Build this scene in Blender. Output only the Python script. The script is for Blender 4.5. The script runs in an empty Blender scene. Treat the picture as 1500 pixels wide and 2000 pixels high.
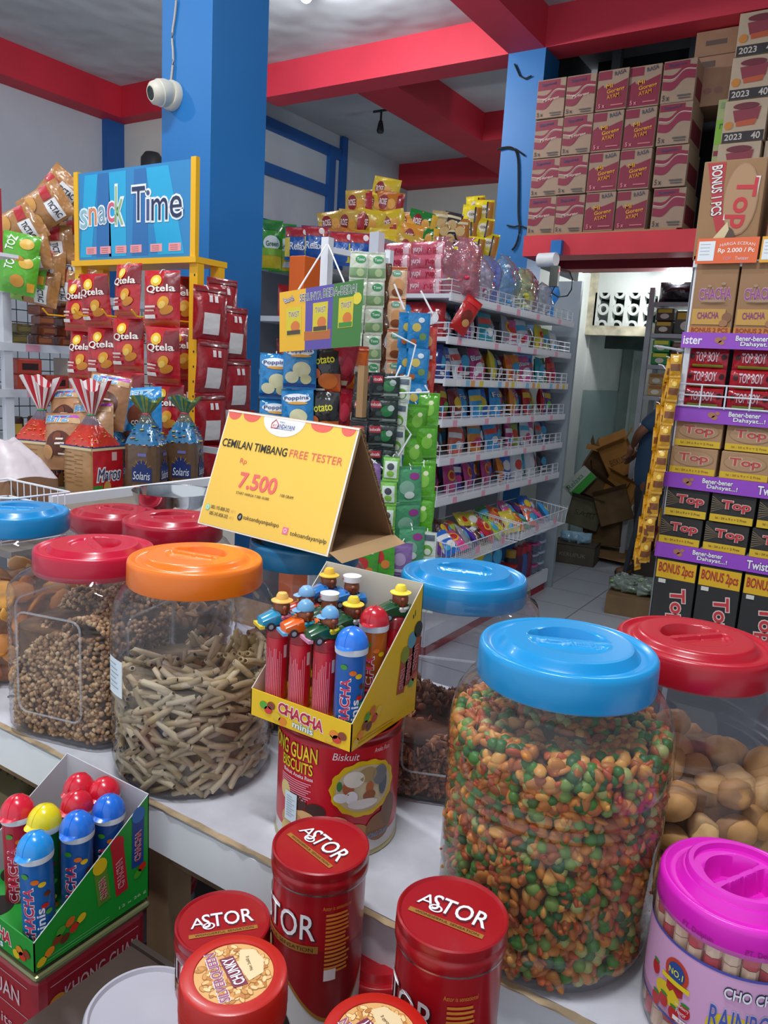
import bpy, bmesh, math, random
import numpy as np
from mathutils import Vector, Matrix, noise
random.seed(7)
SC = bpy.context.scene
COL = SC.collection
R = math.radians
PI = math.pi
# ------------------------------------------------------------------ camera
H = 1.6
F = 1500.0
cd = bpy.data.cameras.new('camera')
cd.sensor_fit = 'HORIZONTAL'; cd.sensor_width = 36.0; cd.lens = 36.0*F/1500.0
cd.clip_start = 0.02; cd.clip_end = 60
cam = bpy.data.objects.new('camera', cd); COL.objects.link(cam)
YAW, PITCH, ROLL = R(32.3), R(-10.6), R(3.4)
fw = Vector((-math.sin(YAW)*math.cos(PITCH), math.cos(YAW)*math.cos(PITCH), math.sin(PITCH)))
r0 = Vector((math.cos(YAW), math.sin(YAW), 0)); u0 = r0.cross(fw)
cr = r0*math.cos(ROLL)+u0*math.sin(ROLL); cu = -r0*math.sin(ROLL)+u0*math.cos(ROLL)
C0 = Vector((0, 0, H))
m3 = Matrix((cr, cu, -fw)).transposed()
cam.matrix_world = Matrix.Translation(C0) @ m3.to_4x4()
SC.camera = cam
# ------------------------------------------------------------------ exposure, world
SC.view_settings.view_transform = 'Standard'
SC.view_settings.look = 'None'
SC.view_settings.gamma = 1.0
SC.view_settings.use_curve_mapping = False
SC.view_settings.exposure = 0.0
W = bpy.data.worlds.new('world'); SC.world = W; W.use_nodes = True
W.node_tree.nodes['Background'].inputs[0].default_value = (0.86, 0.93, 1.0, 1)
W.node_tree.nodes['Background'].inputs[1].default_value = 0.95
def area(name, loc, size, power, col=(0.93, 0.97, 1.0), rot=(0, 0, 0), sy=None):
    l = bpy.data.lights.new(name, 'AREA'); l.energy = power; l.color = col; l.size = size
    if sy: l.shape = 'RECTANGLE'; l.size_y = sy
    o = bpy.data.objects.new(name, l); COL.objects.link(o); o.location = loc; o.rotation_euler = rot
    return o
def point(name, loc, power, r=.06, col=(0.93, 0.97, 1.0)):
    l = bpy.data.lights.new(name, 'POINT'); l.energy = power; l.color = col; l.shadow_soft_size = r
    o = bpy.data.objects.new(name, l); COL.objects.link(o); o.location = loc; return o
point('ceiling_lamp_light', (-3.65, 4.35, 3.95), 85)
point('front_fill_light', (-4.6, .8, 3.8), 34)  # fill added out of view at the front left
area('shop_front_fill_light', (-0.4, 0.1, 3.9), 0.9, 62, sy=0.12)  # unseen overhead fill added, stands for daylight from the open shop front
area('counter_fill_light', (-2.4, 1.2, 4.0), 0.9, 55, sy=0.12)  # added out of view to brighten the counter side
area('aisle_fill_light', (-0.4, 3.4, 4.0), 0.9, 25, sy=0.12)  # added overhead fill for the aisle, outside the frame
point('passage_lamp_light', (-1.66, 7.15, 2.5), 34)
# ------------------------------------------------------------------ pixel -> place helpers
def ray(x, y): return fw + cr*((x-750)/F) - cu*((y-1000)/F)
def pz(x, y, z):
    d = ray(x, y); return C0 + d*((z-H)/d.z)
def pY(x, y, Y):
    d = ray(x, y); return C0 + d*(Y/d.y)
def pX(x, y, X):
    d = ray(x, y); return C0 + d*(X/d.x)
def pd(x, y, D): return C0 + ray(x, y)*D
# ------------------------------------------------------------------ materials
def lin(h):
    if not isinstance(h, str): return tuple(h)+(1,) if len(h) == 3 else h
    h = h.lstrip('#'); c = [int(h[i:i+2], 16)/255 for i in (0, 2, 4)]
    return tuple((v/12.92 if v <= .04045 else ((v+.055)/1.055)**2.4) for v in c)+(1,)
_m = {}
def M(hexc, rough=.5, metal=0., bump=0., bs=40., coat=0., spec=.5, var=0., vs=6., tr=0., emit=0.):
    key = (hexc, rough, metal, bump, bs, coat, spec, var, vs, tr, emit)
    if key in _m: return _m[key]
    m = bpy.data.materials.new('mat_'+str(len(_m))); m.use_nodes = True
    nt = m.node_tree; b = nt.nodes['Principled BSDF']; c = lin(hexc)
    b.inputs['Base Color'].default_value = c
    b.inputs['Roughness'].default_value = rough
    b.inputs['Metallic'].default_value = metal
    b.inputs['Specular IOR Level'].default_value = spec
    if coat: b.inputs['Coat Weight'].default_value = coat; b.inputs['Coat Roughness'].default_value = .08
    if tr: b.inputs['Subsurface Weight'].default_value = 0; b.inputs['Alpha'].default_value = 1-tr
    if emit: b.inputs['Emission Color'].default_value = c; b.inputs['Emission Strength'].default_value = emit
    if bump or var:
        tc = nt.nodes.new('ShaderNodeTexCoord')
    if bump:
        n = nt.nodes.new('ShaderNodeTexNoise'); n.inputs['Scale'].default_value = bs; n.inputs['Detail'].default_value = 2
        nt.links.new(tc.outputs['Object'], n.inputs['Vector'])
        bp = nt.nodes.new('ShaderNodeBump'); bp.inputs['Strength'].default_value = min(1, bump); bp.inputs['Distance'].default_value = .25/bs
        nt.links.new(n.outputs['Fac'], bp.inputs['Height']); nt.links.new(bp.outputs['Normal'], b.inputs['Normal'])
    if var:
        n2 = nt.nodes.new('ShaderNodeTexNoise'); n2.inputs['Scale'].default_value = vs; n2.inputs['Detail'].default_value = 5
        nt.links.new(tc.outputs['Object'], n2.inputs['Vector'])
        mx = nt.nodes.new('ShaderNodeMix'); mx.data_type = 'RGBA'
        mp = nt.nodes.new('ShaderNodeMapRange'); mp.inputs[1].default_value = .35; mp.inputs[2].default_value = .65
        nt.links.new(n2.outputs['Fac'], mp.inputs[0]); nt.links.new(mp.outputs[0], mx.inputs[0])
        mx.inputs[6].default_value = tuple(min(1, v*(1+var)) for v in c[:3])+(1,)
        mx.inputs[7].default_value = tuple(v*(1-var) for v in c[:3])+(1,)
        nt.links.new(mx.outputs[2], b.inputs['Base Color'])
    _m[key] = m; return m
def clear(tint='#ffffff', body=.06, bump=0., bs=30., rough=.06, hexd='#c8ccd4', refl=1.):
    """thin clear plastic: see-through with fresnel gloss and a little haze"""
    key = ('clear', tint, body, bump, bs, rough, hexd, refl)
    if key in _m: return _m[key]
    m = bpy.data.materials.new('mat_clear_'+str(len(_m))); m.use_nodes = True
    nt = m.node_tree; nt.nodes.clear(); N = nt.nodes.new; L = nt.links.new
    out = N('ShaderNodeOutputMaterial'); t = N('ShaderNodeBsdfTransparent'); g = N('ShaderNodeBsdfGlossy'); d = N('ShaderNodeBsdfDiffuse')
    t.inputs[0].default_value = lin(tint); g.inputs['Roughness'].default_value = rough; d.inputs[0].default_value = lin(hexd)
    fr = N('ShaderNodeFresnel'); fr.inputs[0].default_value = 1.5
    mu = N('ShaderNodeMath'); mu.operation = 'MULTIPLY'; mu.inputs[1].default_value = refl
    ge = N('ShaderNodeNewGeometry'); io = N('ShaderNodeMapRange'); io.inputs[3].default_value = 1.5; io.inputs[4].default_value = 1/1.5
    L(ge.outputs['Backfacing'], io.inputs[0]); L(io.outputs[0], fr.inputs[0]); L(fr.outputs[0], mu.inputs[0])
    a = N('ShaderNodeMixShader'); a.inputs[0].default_value = body; L(t.outputs[0], a.inputs[1]); L(d.outputs[0], a.inputs[2])
    b = N('ShaderNodeMixShader'); L(mu.outputs[0], b.inputs[0]); L(a.outputs[0], b.inputs[1]); L(g.outputs[0], b.inputs[2])
    if bump:
        tc = N('ShaderNodeTexCoord'); n = N('ShaderNodeTexNoise'); n.inputs['Scale'].default_value = bs
        L(tc.outputs['Object'], n.inputs['Vector']); bp = N('ShaderNodeBump'); bp.inputs['Strength'].default_value = bump; bp.inputs['Distance'].default_value = .3/bs
        L(n.outputs['Fac'], bp.inputs['Height']); L(bp.outputs['Normal'], g.inputs['Normal']); L(bp.outputs['Normal'], fr.inputs['Normal'])
    L(b.outputs[0], out.inputs[0]); _m[key] = m; return m
def foil(h, rough=.3, bump=.5, bs=28.): return M(h, rough=rough, bump=min(1, bump+.25), bs=bs, coat=.6)
def card(h, var=.06): return M(h, rough=.8, var=var, vs=9., spec=.25)
# ------------------------------------------------------------------ text outlines (built-in font), cached as flat meshes
_t = {}
def textmesh(s, off=0., shear=0., spacing=1.0):
    key = (s, off, shear, spacing)
    if key in _t: return _t[key]
    c = bpy.data.curves.new('t', 'FONT'); c.body = s; c.size = 1; c.offset = off; c.shear = shear; c.resolution_u = 3
    c.space_character = spacing; c.align_x = 'CENTER'
    o = bpy.data.objects.new('t', c); COL.objects.link(o)
    dg = bpy.context.evaluated_depsgraph_get(); me = o.evaluated_get(dg).to_mesh()
    v = np.array([x.co[:] for x in me.vertices]); f = [tuple(p.vertices) for p in me.polygons]
    o.evaluated_get(dg).to_mesh_clear(); bpy.data.objects.remove(o); bpy.data.curves.remove(c)
    if len(v) == 0: v = np.zeros((0, 3))
    _t[key] = (v, f); return _t[key]
# ------------------------------------------------------------------ mesh builder
def smooth_path(P, it=2):
    P = [Vector(p) for p in P]
    for _ in range(it):
        Q = [P[0]]
        for a, c in zip(P, P[1:]): Q += [a*.75+c*.25, a*.25+c*.75]
        P = Q+[P[-1]]
    return P
class MB:
    def __init__(s): s.v = []; s.f = []; s.m = []; s.mats = []; s.T = None; s.sm = []
    def mi(s, mat):
        if mat not in s.mats: s.mats.append(mat)
        return s.mats.index(mat)
    def add(s, vs, fs, mat, smooth=True):
        n = len(s.v); T = s.T
        if T is not None: s.v += [tuple(T @ Vector(p)) for p in vs]
        else: s.v += [tuple(p) for p in vs]
        k = s.mi(mat)
        for f in fs: s.f.append(tuple(n+i for i in f)); s.m.append(k); s.sm.append(smooth)
        return s
    def box(s, x0, x1, y0, y1, z0, z1, mat):
        vs = [(x, y, z) for z in (z0, z1) for y in (y0, y1) for x in (x0, x1)]
        return s.add(vs, [(0, 2, 3, 1), (4, 5, 7, 6), (0, 1, 5, 4), (2, 6, 7, 3), (0, 4, 6, 2), (1, 3, 7, 5)], mat, False)
    def bbox(s, x0, x1, y0, y1, z0, z1, mat, b=.004):
        """box with bevelled edges"""
        bm = bmesh.new(); bmesh.ops.create_cube(bm, size=1)
        bmesh.ops.transform(bm, matrix=Matrix.Translation(((x0+x1)/2, (y0+y1)/2, (z0+z1)/2)) @ Matrix.Diagonal((x1-x0, y1-y0, z1-z0, 1)), verts=bm.verts)
        bmesh.ops.bevel(bm, geom=bm.edges[:], offset=b, segments=2, profile=.5, affect='EDGES')
        bm.verts.index_update(); vs = [v.co[:] for v in bm.verts]; fs = [[v.index for v in f.verts] for f in bm.faces]; bm.free()
        return s.add(vs, fs, mat, False)
    def lathe(s, prof, mat, n=48, cx=0, cy=0, fn=None, cap0=False, cap1=False):
        vs = []; fs = []
        for (r, z) in prof:
            for i in range(n):
                a = 2*PI*i/n; rr = fn(a, z, r) if fn else r
                vs.append((cx+rr*math.cos(a), cy+rr*math.sin(a), z))
        for k in range(len(prof)-1):
            for i in range(n):
                j = (i+1) % n; fs.append((k*n+i, k*n+j, (k+1)*n+j, (k+1)*n+i))
        if cap0: fs.append(tuple(range(n-1, -1, -1)))
        if cap1: b = (len(prof)-1)*n; fs.append(tuple(range(b, b+n)))
        return s.add(vs, fs, mat)
    def grid(s, fn, nu, nv, mat, smooth=True):
        vs = [fn(i/nu, j/nv) for j in range(nv+1) for i in range(nu+1)]
        fs = [(j*(nu+1)+i, j*(nu+1)+i+1, (j+1)*(nu+1)+i+1, (j+1)*(nu+1)+i) for j in range(nv) for i in range(nu)]
        return s.add(vs, fs, mat, smooth)
    def tube(s, pts, r, mat, n=6, cap=True):
        P = [Vector(p) for p in pts]; vs = []; fs = []
        for i, p in enumerate(P):
            d = (P[min(i+1, len(P)-1)]-P[max(i-1, 0)]).normalized()
            a = d.cross(Vector((0, 0, 1)))
            if a.length < .05: a = d.cross(Vector((1, 0, 0)))
            a.normalize(); b = d.cross(a)
            rr = r[i] if isinstance(r, (list, tuple)) else r
            for k in range(n):
                t = 2*PI*k/n; vs.append(tuple(p+a*(rr*math.cos(t))+b*(rr*math.sin(t))))
        for i in range(len(P)-1):
            for k in range(n):
                j = (k+1) % n; fs.append((i*n+k, i*n+j, (i+1)*n+j, (i+1)*n+k))
        if cap: fs.append(tuple(range(n))); fs.append(tuple(range((len(P)-1)*n+n-1, (len(P)-1)*n-1, -1)))
        return s.add(vs, fs, mat)
    def bar(s, a, b, w, h, mat):
        a = Vector(a); b = Vector(b); d = (b-a).normalized(); x = d.cross(Vector((0, 0, 1)))
        if x.length < .05: x = Vector((1, 0, 0))
        x.normalize(); y = d.cross(x); vs = []
        for p in (a, b):
            for (i, j) in ((-1, -1), (1, -1), (1, 1), (-1, 1)): vs.append(tuple(p+x*(i*w/2)+y*(j*h/2)))
        return s.add(vs, [(0, 1, 2, 3), (7, 6, 5, 4), (0, 4, 5, 1), (1, 5, 6, 2), (2, 6, 7, 3), (3, 7, 4, 0)], mat, False)
    def ball(s, c, r, mat, n=10, k=7, sc=(1, 1, 1)):
        vs = [(c[0], c[1], c[2]-r*sc[2])]; fs = []
        for j in range(1, k):
            t = PI*j/k-PI/2
            for i in range(n):
                a = 2*PI*i/n; vs.append((c[0]+r*sc[0]*math.cos(t)*math.cos(a), c[1]+r*sc[1]*math.cos(t)*math.sin(a), c[2]+r*sc[2]*math.sin(t)))
        vs.append((c[0], c[1], c[2]+r*sc[2])); L = len(vs)-1
        for i in range(n):
            fs.append((0, 1+(i+1) % n, 1+i)); fs.append((L, L-n+i, L-n+(i+1) % n))
            for j in range(k-2): a = 1+j*n; fs.append((a+i, a+(i+1) % n, a+n+(i+1) % n, a+n+i))
        return s.add(vs, fs, mat)
    # --- prints: S(u, v) -> (point, normal)
    def ptext(s, S, txt, u, v, w, h, mat, lift=.0006, off=0., shear=0., rot=0., spacing=1.0, arch=0., outline=None, oo=.03):
        if outline is not None:
            s.ptext(S, txt, u, v, w, h, outline, lift=lift*.6, off=off+oo, shear=shear, rot=rot, spacing=spacing, arch=arch)
        vv, ff = textmesh(txt, off, shear, spacing)
        base = textmesh(txt, 0., shear, spacing)[0]
        if not len(base): return s
        mn = base.min(0); mx = base.max(0); cx, cy = (mn[0]+mx[0])/2, (mn[1]+mx[1])/2
        kx = w/max(1e-6, mx[0]-mn[0]); ky = h/max(1e-6, mx[1]-mn[1]); ca, sa = math.cos(rot), math.sin(rot)
        out = []
        for p in vv:
            a = (p[0]-cx)*kx; b = (p[1]-cy)*ky
            if arch: b -= arch*(2*a/w)**2*h
            P, N = S(u+a*ca-b*sa, v+a*sa+b*ca); out.append(tuple(Vector(P)+Vector(N)*lift))
        return s.add(out, ff, mat, False)
    def prect(s, S, u0, v0, u1, v1, mat, lift=.0003, nu=6, nv=3, fn=None):
        def g(a, b):
            uu = u0+(u1-u0)*a; vv = v0+(v1-v0)*b
            if fn: uu, vv = fn(uu, vv)
            P, N = S(uu, vv); return tuple(Vector(P)+Vector(N)*lift)
        return s.grid(g, nu, nv, mat)
    def pell(s, S, u, v, ru, rv, mat, lift=.0004, n=20, rot=0., r0=0., rings=2, pw=None):
        vs = []; fs = []; ca, sa = math.cos(rot), math.sin(rot)
        for k in range(rings+1):
            t = r0+(1-r0)*k/rings
            for i in range(n):
                a = 2*PI*i/n; q = 1 if pw is None else pw(a)
                x = ru*t*q*math.cos(a); y = rv*t*q*math.sin(a)
                P, N = S(u+x*ca-y*sa, v+x*sa+y*ca); vs.append(tuple(Vector(P)+Vector(N)*lift))
        for k in range(rings):
            for i in range(n): j = (i+1) % n; fs.append((k*n+i, k*n+j, (k+1)*n+j, (k+1)*n+i))
        return s.add(vs, fs, mat)
    def ppoly(s, S, pts, mat, lift=.0004):
        vs = [tuple(Vector(S(a, b)[0])+Vector(S(a, b)[1])*lift) for a, b in pts]
        return s.add(vs, [tuple(range(len(vs)))], mat, False)
    def mesh(s, name):
        me = bpy.data.meshes.new(name); me.from_pydata(s.v, [], s.f)
        for m in s.mats: me.materials.append(m)
        me.polygons.foreach_set('material_index', s.m); me.polygons.foreach_set('use_smooth', s.sm)
        me.update(); return me
    def build(s, name, parent=None, loc=None, rot=None, auto=True):
        me = s.mesh(name)
        o = bpy.data.objects.new(name, me); COL.objects.link(o)
        if parent is not None: o.parent = parent
        if loc is not None: o.location = loc
        if rot is not None: o.rotation_euler = rot
        if auto and any(s.sm): sharp(me)
        return o
def sharp(me, ang=40):
    bm = bmesh.new(); bm.from_mesh(me); c = math.cos(R(ang))
    for e in bm.edges:
        if len(e.link_faces) == 2:
            a, b = e.link_faces
            if a.normal.dot(b.normal) < c: e.smooth = False
    bm.to_mesh(me); bm.free()
def plane(o, ax, ay):
    o = Vector(o); ax = Vector(ax).normalized(); ay = Vector(ay).normalized(); n = ax.cross(ay)
    return lambda u, v: (o+ax*u+ay*v, n)
def cyl(r, z0=0., a0=-PI/2, cx=0, cy=0):
    """u runs right seen from outside, along the arc"""
    def S(u, v):
        a = a0+u/r; n = Vector((math.cos(a), math.sin(a), 0)); return Vector((cx, cy, z0+v))+n*r, n
    return S
ALL = []
def tag(o, label, cat, group=None, kind=None):
    o['label'] = label; o['category'] = cat
    if group: o['group'] = group
    if kind: o['kind'] = kind
    ALL.append(o); return o
def empty(name, loc=(0, 0, 0), rz=0.):
    o = bpy.data.objects.new(name, None); COL.objects.link(o); o.location = loc; o.rotation_euler = (0, 0, rz); o.empty_display_size = .05
    return o
def copy_tree(o, parent=None):
    c = o.copy(); COL.objects.link(c)
    if parent is not None: c.parent = parent
    for ch in list(o.children): copy_tree(ch, c)
    return c
def struct(mb, name, parent=None):
    o = mb.build(name, parent)
    if parent is None: o['kind'] = 'structure'
    return o
def place(o, loc, rot=(0, 0, 0), sc=None):
    o.location = loc; o.rotation_euler = rot
    if sc: o.scale = sc if not isinstance(sc, (int, float)) else (sc,)*3
    return o
ORD = ['first', 'second', 'third', 'fourth', 'fifth', 'sixth', 'seventh', 'eighth', 'ninth', 'tenth', 'eleventh', 'twelfth', 'thirteenth', 'fourteenth', 'fifteenth', 'sixteenth']
# ------------------------------------------------------------------ common colours
WHITE = M('#eef0f2', .5); METALW = M('#e6e8ee', .35, var=.05, vs=5.); BLACK = M('#151517', .5)
INK = M('#1a1a1e', .7); RED = M('#c8161d', .35); YEL = M('#f6c700', .5); PINKTAG = M('#f3a9bd', .7); STEEL = M('#b9bcc0', .25, metal=1.)
CARD = card('#b08b62'); CARDD = card('#8d6a48'); GREYM = M('#a9adb3', .4, var=.06)
# ================================================================== THE SETTING
wallw = M('#bcc3cb', .85, bump=.15, bs=14., var=.05, vs=1.6)
wallc = M('#cfcec6', .85, bump=.1, bs=10., var=.05, vs=1.5)
ceilm = M('#b4b7bb', .9, bump=.55, bs=1.6, var=.1, vs=.9)
redb = M('#c32036', .6, var=.08, vs=2.); redpink = M('#dd3a4e', .6, var=.06, vs=2.)
blue1 = M('#1a72b8', .5, var=.04, vs=1.5); dark = M('#2c3036', .8, var=.3, vs=4.)  # dark: recess shade put into the colour
ZC = 4.28
b = MB()  # floor tiles, 40 cm, thin grey joints
tile = bpy.data.materials.new('floor_tiles'); tile.use_nodes = True; nt = tile.node_tree
bs_ = nt.nodes['Principled BSDF']; bs_.inputs['Roughness'].default_value = .3
tc = nt.nodes.new('ShaderNodeTexCoord'); br = nt.nodes.new('ShaderNodeTexBrick')
br.offset = 0; br.inputs['Scale'].default_value = 1; br.inputs['Brick Width'].default_value = .4; br.inputs['Row Height'].default_value = .4
br.inputs['Mortar Size'].default_value = .004; br.inputs['Color1'].default_value = lin('#b9bec6'); br.inputs['Color2'].default_value = lin('#b0b6bf'); br.inputs['Mortar'].default_value = lin('#6f747b')
nt.links.new(tc.outputs['Object'], br.inputs['Vector']); nt.links.new(br.outputs['Color'], bs_.inputs['Base Color'])
b.box(-7.5, 2.8, -1.8, 10.6, -.06, 0, tile); struct(b, 'floor')
b = MB(); b.box(-7.5, 2.8, -1.8, 10.6, ZC, ZC+.1, ceilm); struct(b, 'ceiling')
b = MB(); b.box(-7.45, -7.3, -1.8, 5.8, 0, ZC, wallw); struct(b, 'wall_left')
b = MB(); b.box(-7.45, -5.9, 5.8, 5.95, 0, ZC, wallc); struct(b, 'wall_back_left')
b = MB(); b.box(-6.05, -5.9, 5.95, 9.45, 0, ZC, wallw); struct(b, 'wall_recess')
b = MB(); b.box(-6.05, -2.75, 9.45, 9.6, 0, ZC, wallc); struct(b, 'wall_back')
b = MB(); b.box(-2.75, -2.6, 6.1, 9.6, 0, 2.5, M('#d5dad2', .5, var=.08, vs=2.)); struct(b, 'wall_passage')
b = MB(); b.box(2.6, 2.8, -1.8, 10.6, 0, ZC, wallw); struct(b, 'wall_right')
# red ring beams
b = MB(); b.box(-7.3, -7.05, -1.8, 5.8, 3.98, ZC, redb); struct(b, 'trim_1')
b = MB(); b.box(-7.05, -5.3, 5.62, 5.8, 3.98, ZC, redb); struct(b, 'trim_2')
b = MB(); b.box(-5.3, 2.6, 5.8, 6.05, 4.0, ZC, redpink); struct(b, 'trim_3')
b = MB(); b.box(-2.79, -2.5, -1.8, 5.8, 4.0, ZC, redpink); struct(b, 'trim_4')
b = MB(); b.box(-4.37, -3.95, 6.05, 9.2, 4.0, ZC, redb); struct(b, 'trim_5')
b = MB(); b.box(-3.95, -2.75, 7.75, 8.1, 4.0, ZC, redb); struct(b, 'trim_6')
b = MB(); b.box(-5.9, -2.75, 9.2, 9.45, 4.0, ZC, redb); struct(b, 'trim_7')
# blue pillars and blue wall frames
b = MB(); b.box(-2.93, -2.62, 2.56, 2.91, 0, ZC, blue1); struct(b, 'trim_8')
b = MB(); b.box(-2.79, -2.49, 5.8, 6.08, 0, 4.0, blue1); struct(b, 'trim_9')
bf = M('#1858a0', .5)
b = MB(); b.box(-7.3, -7.22, 5.58, 5.8, 0, 3.98, bf); struct(b, 'trim_10')
b = MB()
b.box(-5.9, -5.86, 5.95, 7.9, 4.0, 4.12, bf); b.box(-5.9, -5.86, 6.0, 7.7, 3.55, 3.67, bf); b.box(-5.9, -5.853, 7.62, 7.74, 0, 4.11, bf); b.box(-5.9, -5.847, 7.86, 7.96, 0, 4.27, bf)
b.box(-5.9, -5.86, 5.95, 7.9, 2.98, 3.1, bf); struct(b, 'trim_11')
# mezzanine slab edge that carries the cartons, storage wall behind it coloured with the recess shade
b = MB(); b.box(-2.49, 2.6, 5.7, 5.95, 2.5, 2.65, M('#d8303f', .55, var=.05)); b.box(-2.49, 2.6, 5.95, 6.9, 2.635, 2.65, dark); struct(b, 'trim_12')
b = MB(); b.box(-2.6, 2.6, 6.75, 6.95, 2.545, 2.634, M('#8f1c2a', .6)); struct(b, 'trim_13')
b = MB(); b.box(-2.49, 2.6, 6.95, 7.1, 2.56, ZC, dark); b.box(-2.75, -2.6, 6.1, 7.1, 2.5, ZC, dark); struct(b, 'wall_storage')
for i, x in enumerate((-2.22, -1.62, -.9)):
    b = MB(); b.box(x-.035, x+.035, 6.6, 6.67, 2.65, ZC, M('#7b8288', .7)); struct(b, 'trim_%d' % (14+i))
# whitewashed wall with a course of ventilation blocks over the opening
wv = M('#e3e7e0', .7, var=.07, vs=3.); wst = M('#d8cfb4', .8, var=.35, vs=7.)
YV = 7.6
hx0, hx1, hz0, hz1 = -2.5, -1.92, 2.13, 2.44
b = MB()
b.box(-2.6, hx0, YV, YV+.12, 2.04, 2.9, wst); b.box(hx1, 2.6, YV, YV+.12, 2.04, 2.9, wv); b.box(hx0, hx1, YV, YV+.12, 2.04, hz0, wst); b.box(hx0, hx1, YV, YV+.12, hz1, 2.9, wv)
b.box(-2.0, 2.6, YV, YV+.12, 0, 2.04, wv); b.box(-2.64, -2.585, 7.25, YV+.12, 0, 2.62, wv)
struct(b, 'wall_vent')
b = MB(); b.box(hx0, hx1, YV+.4, YV+.42, hz0-.2, hz1+.2, M('#3a4a46', .9)); struct(b, 'vent_shade_sheet')  # dark sheet added for the shade inside the vent holes
b = MB()
nb = 4; bw = (hx1-hx0)/nb
for i in range(nb):
    cx = hx0+bw*(i+.5)
    for (cz, r) in ((hz0+.155, .055), (hz0-.0, .055), (hz1, .055)):
        n = 20; vs = []; fs = []
        for k in range(n):
            a = 2*PI*k/n
            for (rr, yy) in ((r, YV), (r-.024, YV), (r-.024, YV+.1), (r, YV+.1)):
                zz = max(hz0, min(hz1, cz+rr*math.sin(a))); vs.append((cx+rr*math.cos(a), yy, zz))
        for k in range(n):
            for q in range(4): a_, b_ = k*4+q, k*4+(q+1) % 4; c_, d_ = ((k+1) % n)*4+(q+1) % 4, ((k+1) % n)*4+q; fs.append((a_, b_, c_, d_))
        b.add(vs, fs, wv, False)
    b.box(cx-bw/2-.018, cx-bw/2+.018, YV, YV+.1, hz0, hz1, wv)
    for s_ in (-1, 1):   # ties between rings and block sides
        b.box(min(cx+s_*.05, cx+s_*bw/2), max(cx+s_*.05, cx+s_*bw/2), YV+.004, YV+.09, hz0+.135, hz0+.175, wv)
        b.box(min(cx+s_*.05, cx+s_*bw/2), max(cx+s_*.05, cx+s_*bw/2), YV+.004, YV+.09, hz0, hz0+.03, wv)
        b.box(min(cx+s_*.05, cx+s_*bw/2), max(cx+s_*.05, cx+s_*bw/2), YV+.004, YV+.09, hz1-.03, hz1, wv)
struct(b, 'window_1')
# the small tiled room through the opening
tl = M('#a9bcb8', .35, var=.06, vs=3.)
b = MB(); b.box(-2.6, -2.56, YV+.12, 9.0, 0, 1.5, tl); b.box(-2.6, -2.57, YV+.12, 9.0, 1.5, 2.4, wv); struct(b, 'wall_tiled_side')
b = MB(); b.box(-2.56, -1.2, 8.9, 9.0, 0, 2.5, M('#9fb0aa', .5, var=.1)); struct(b, 'wall_tiled_back')
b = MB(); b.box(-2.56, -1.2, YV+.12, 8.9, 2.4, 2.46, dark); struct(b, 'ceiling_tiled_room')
d1 = MB(); d1.box(-2.42, -2.02, 8.82, 8.88, 0, 1.95, M('#b9c6be', .5, var=.05)); d1.box(-2.38, -2.06, 8.81, 8.82, .15, .95, M('#a8b5ad', .5)); d1.box(-2.38, -2.06, 8.81, 8.82, 1.05, 1.85, M('#a8b5ad', .5))
struct(d1, 'door_1')
# ---- lamps
def bulb(name, loc, label):
    t = empty(name, loc); tag(t, label, 'lamp')
    b = MB(); b.lathe([(.02, .02), (.03, .05), (.03, .1)], WHITE, 20, cap1=True); b.build('lamp_holder', t)
    b = MB(); b.ball((0, 0, -.02), .045, M('#f4fbff', .4, emit=9.), 16, 10); b.build('light_bulb', t)
bulb('ceiling_lamp', tuple(pz(598, -14, 4.17)), 'bright white ceiling lamp glowing above the tall blue pillar')
t = empty('tube_lamp', (-1.655, 7.3, 2.54)); tag(t, 'glaring white lamp at the top of the passage beside the vent blocks', 'lamp')
b = MB(); b.bbox(-.16, .16, -.03, .03, .03, .06, WHITE); b.build('lamp_holder', t)
b = MB(); b.tube([(-.15, 0, 0), (.15, 0, 0)], .022, M('#f4fbff', .4, emit=14.), 12); b.build('light_tube', t)
# lamp holder on the far ceiling, CCTV camera and wires on the pillars
t = empty('bare_lamp_holder', tuple(pz(743, 250, 4.1))); tag(t, 'small dark empty lamp holder hanging from the far grey ceiling', 'lamp holder')
b = MB(); b.tube([(0, 0, .18), (0, 0, .05)], .012, BLACK); b.tube([(-.1, 0, .17), (.12, 0, .17)], .012, BLACK); b.build('wire', t)
b = MB(); b.lathe([(.02, .07), (.03, .03), (.04, -.03), (.03, -.05)], BLACK, 16, cap0=True, cap1=True); b.build('socket', t)
cx = -2.88; cz = 2.70
cpos = pY(338, 188, 2.56)
t = empty('security_camera', tuple(cpos)); tag(t, 'round cream dome security camera fixed to the tall blue pillar', 'camera')
ivory = M('#d9d3c2', .45)
b = MB(); b.T = Matrix.Rotation(R(90), 4, 'X'); b.lathe([(.062, 0), (.062, .02), (.056, .03)], ivory, 28, cap0=True, cap1=True); b.build('mount_base', t)
b = MB(); b.T = Matrix.Translation((-.008, -.05, .0)) @ Vector((-.22, -.93, -.27)).to_track_quat('Z', 'Y').to_matrix().to_4x4()
b.lathe([(.05, -.03), (.056, -.01), (.056, .02), (.052, .024), (.052, .028), (.046, .05), (.032, .062), (.028, .062)], ivory, 28, cap0=True); b.build('camera_dome', t)
b2 = MB(); b2.T = b.T.copy(); b2.lathe([(.028, .061), (.024, .064), (.012, .06), (.001, .063)], M('#2b332f', .15), 20); b2.build('lens', t)
b = MB(); q = [Vector((a, bb, c)) for a, bb, c in ((.0, -.012, .06), (.012, -.008, .16), (-.004, -.008, .24), (.022, -.008, .34), (.03, -.01, .44), (.005, -.012, .47), (-.04, -.01, .46), (-.075, -.008, .43))]
b.tube(smooth_path(q), .005, M('#b7b3ac', .5)); b.build('cable', t)
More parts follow.
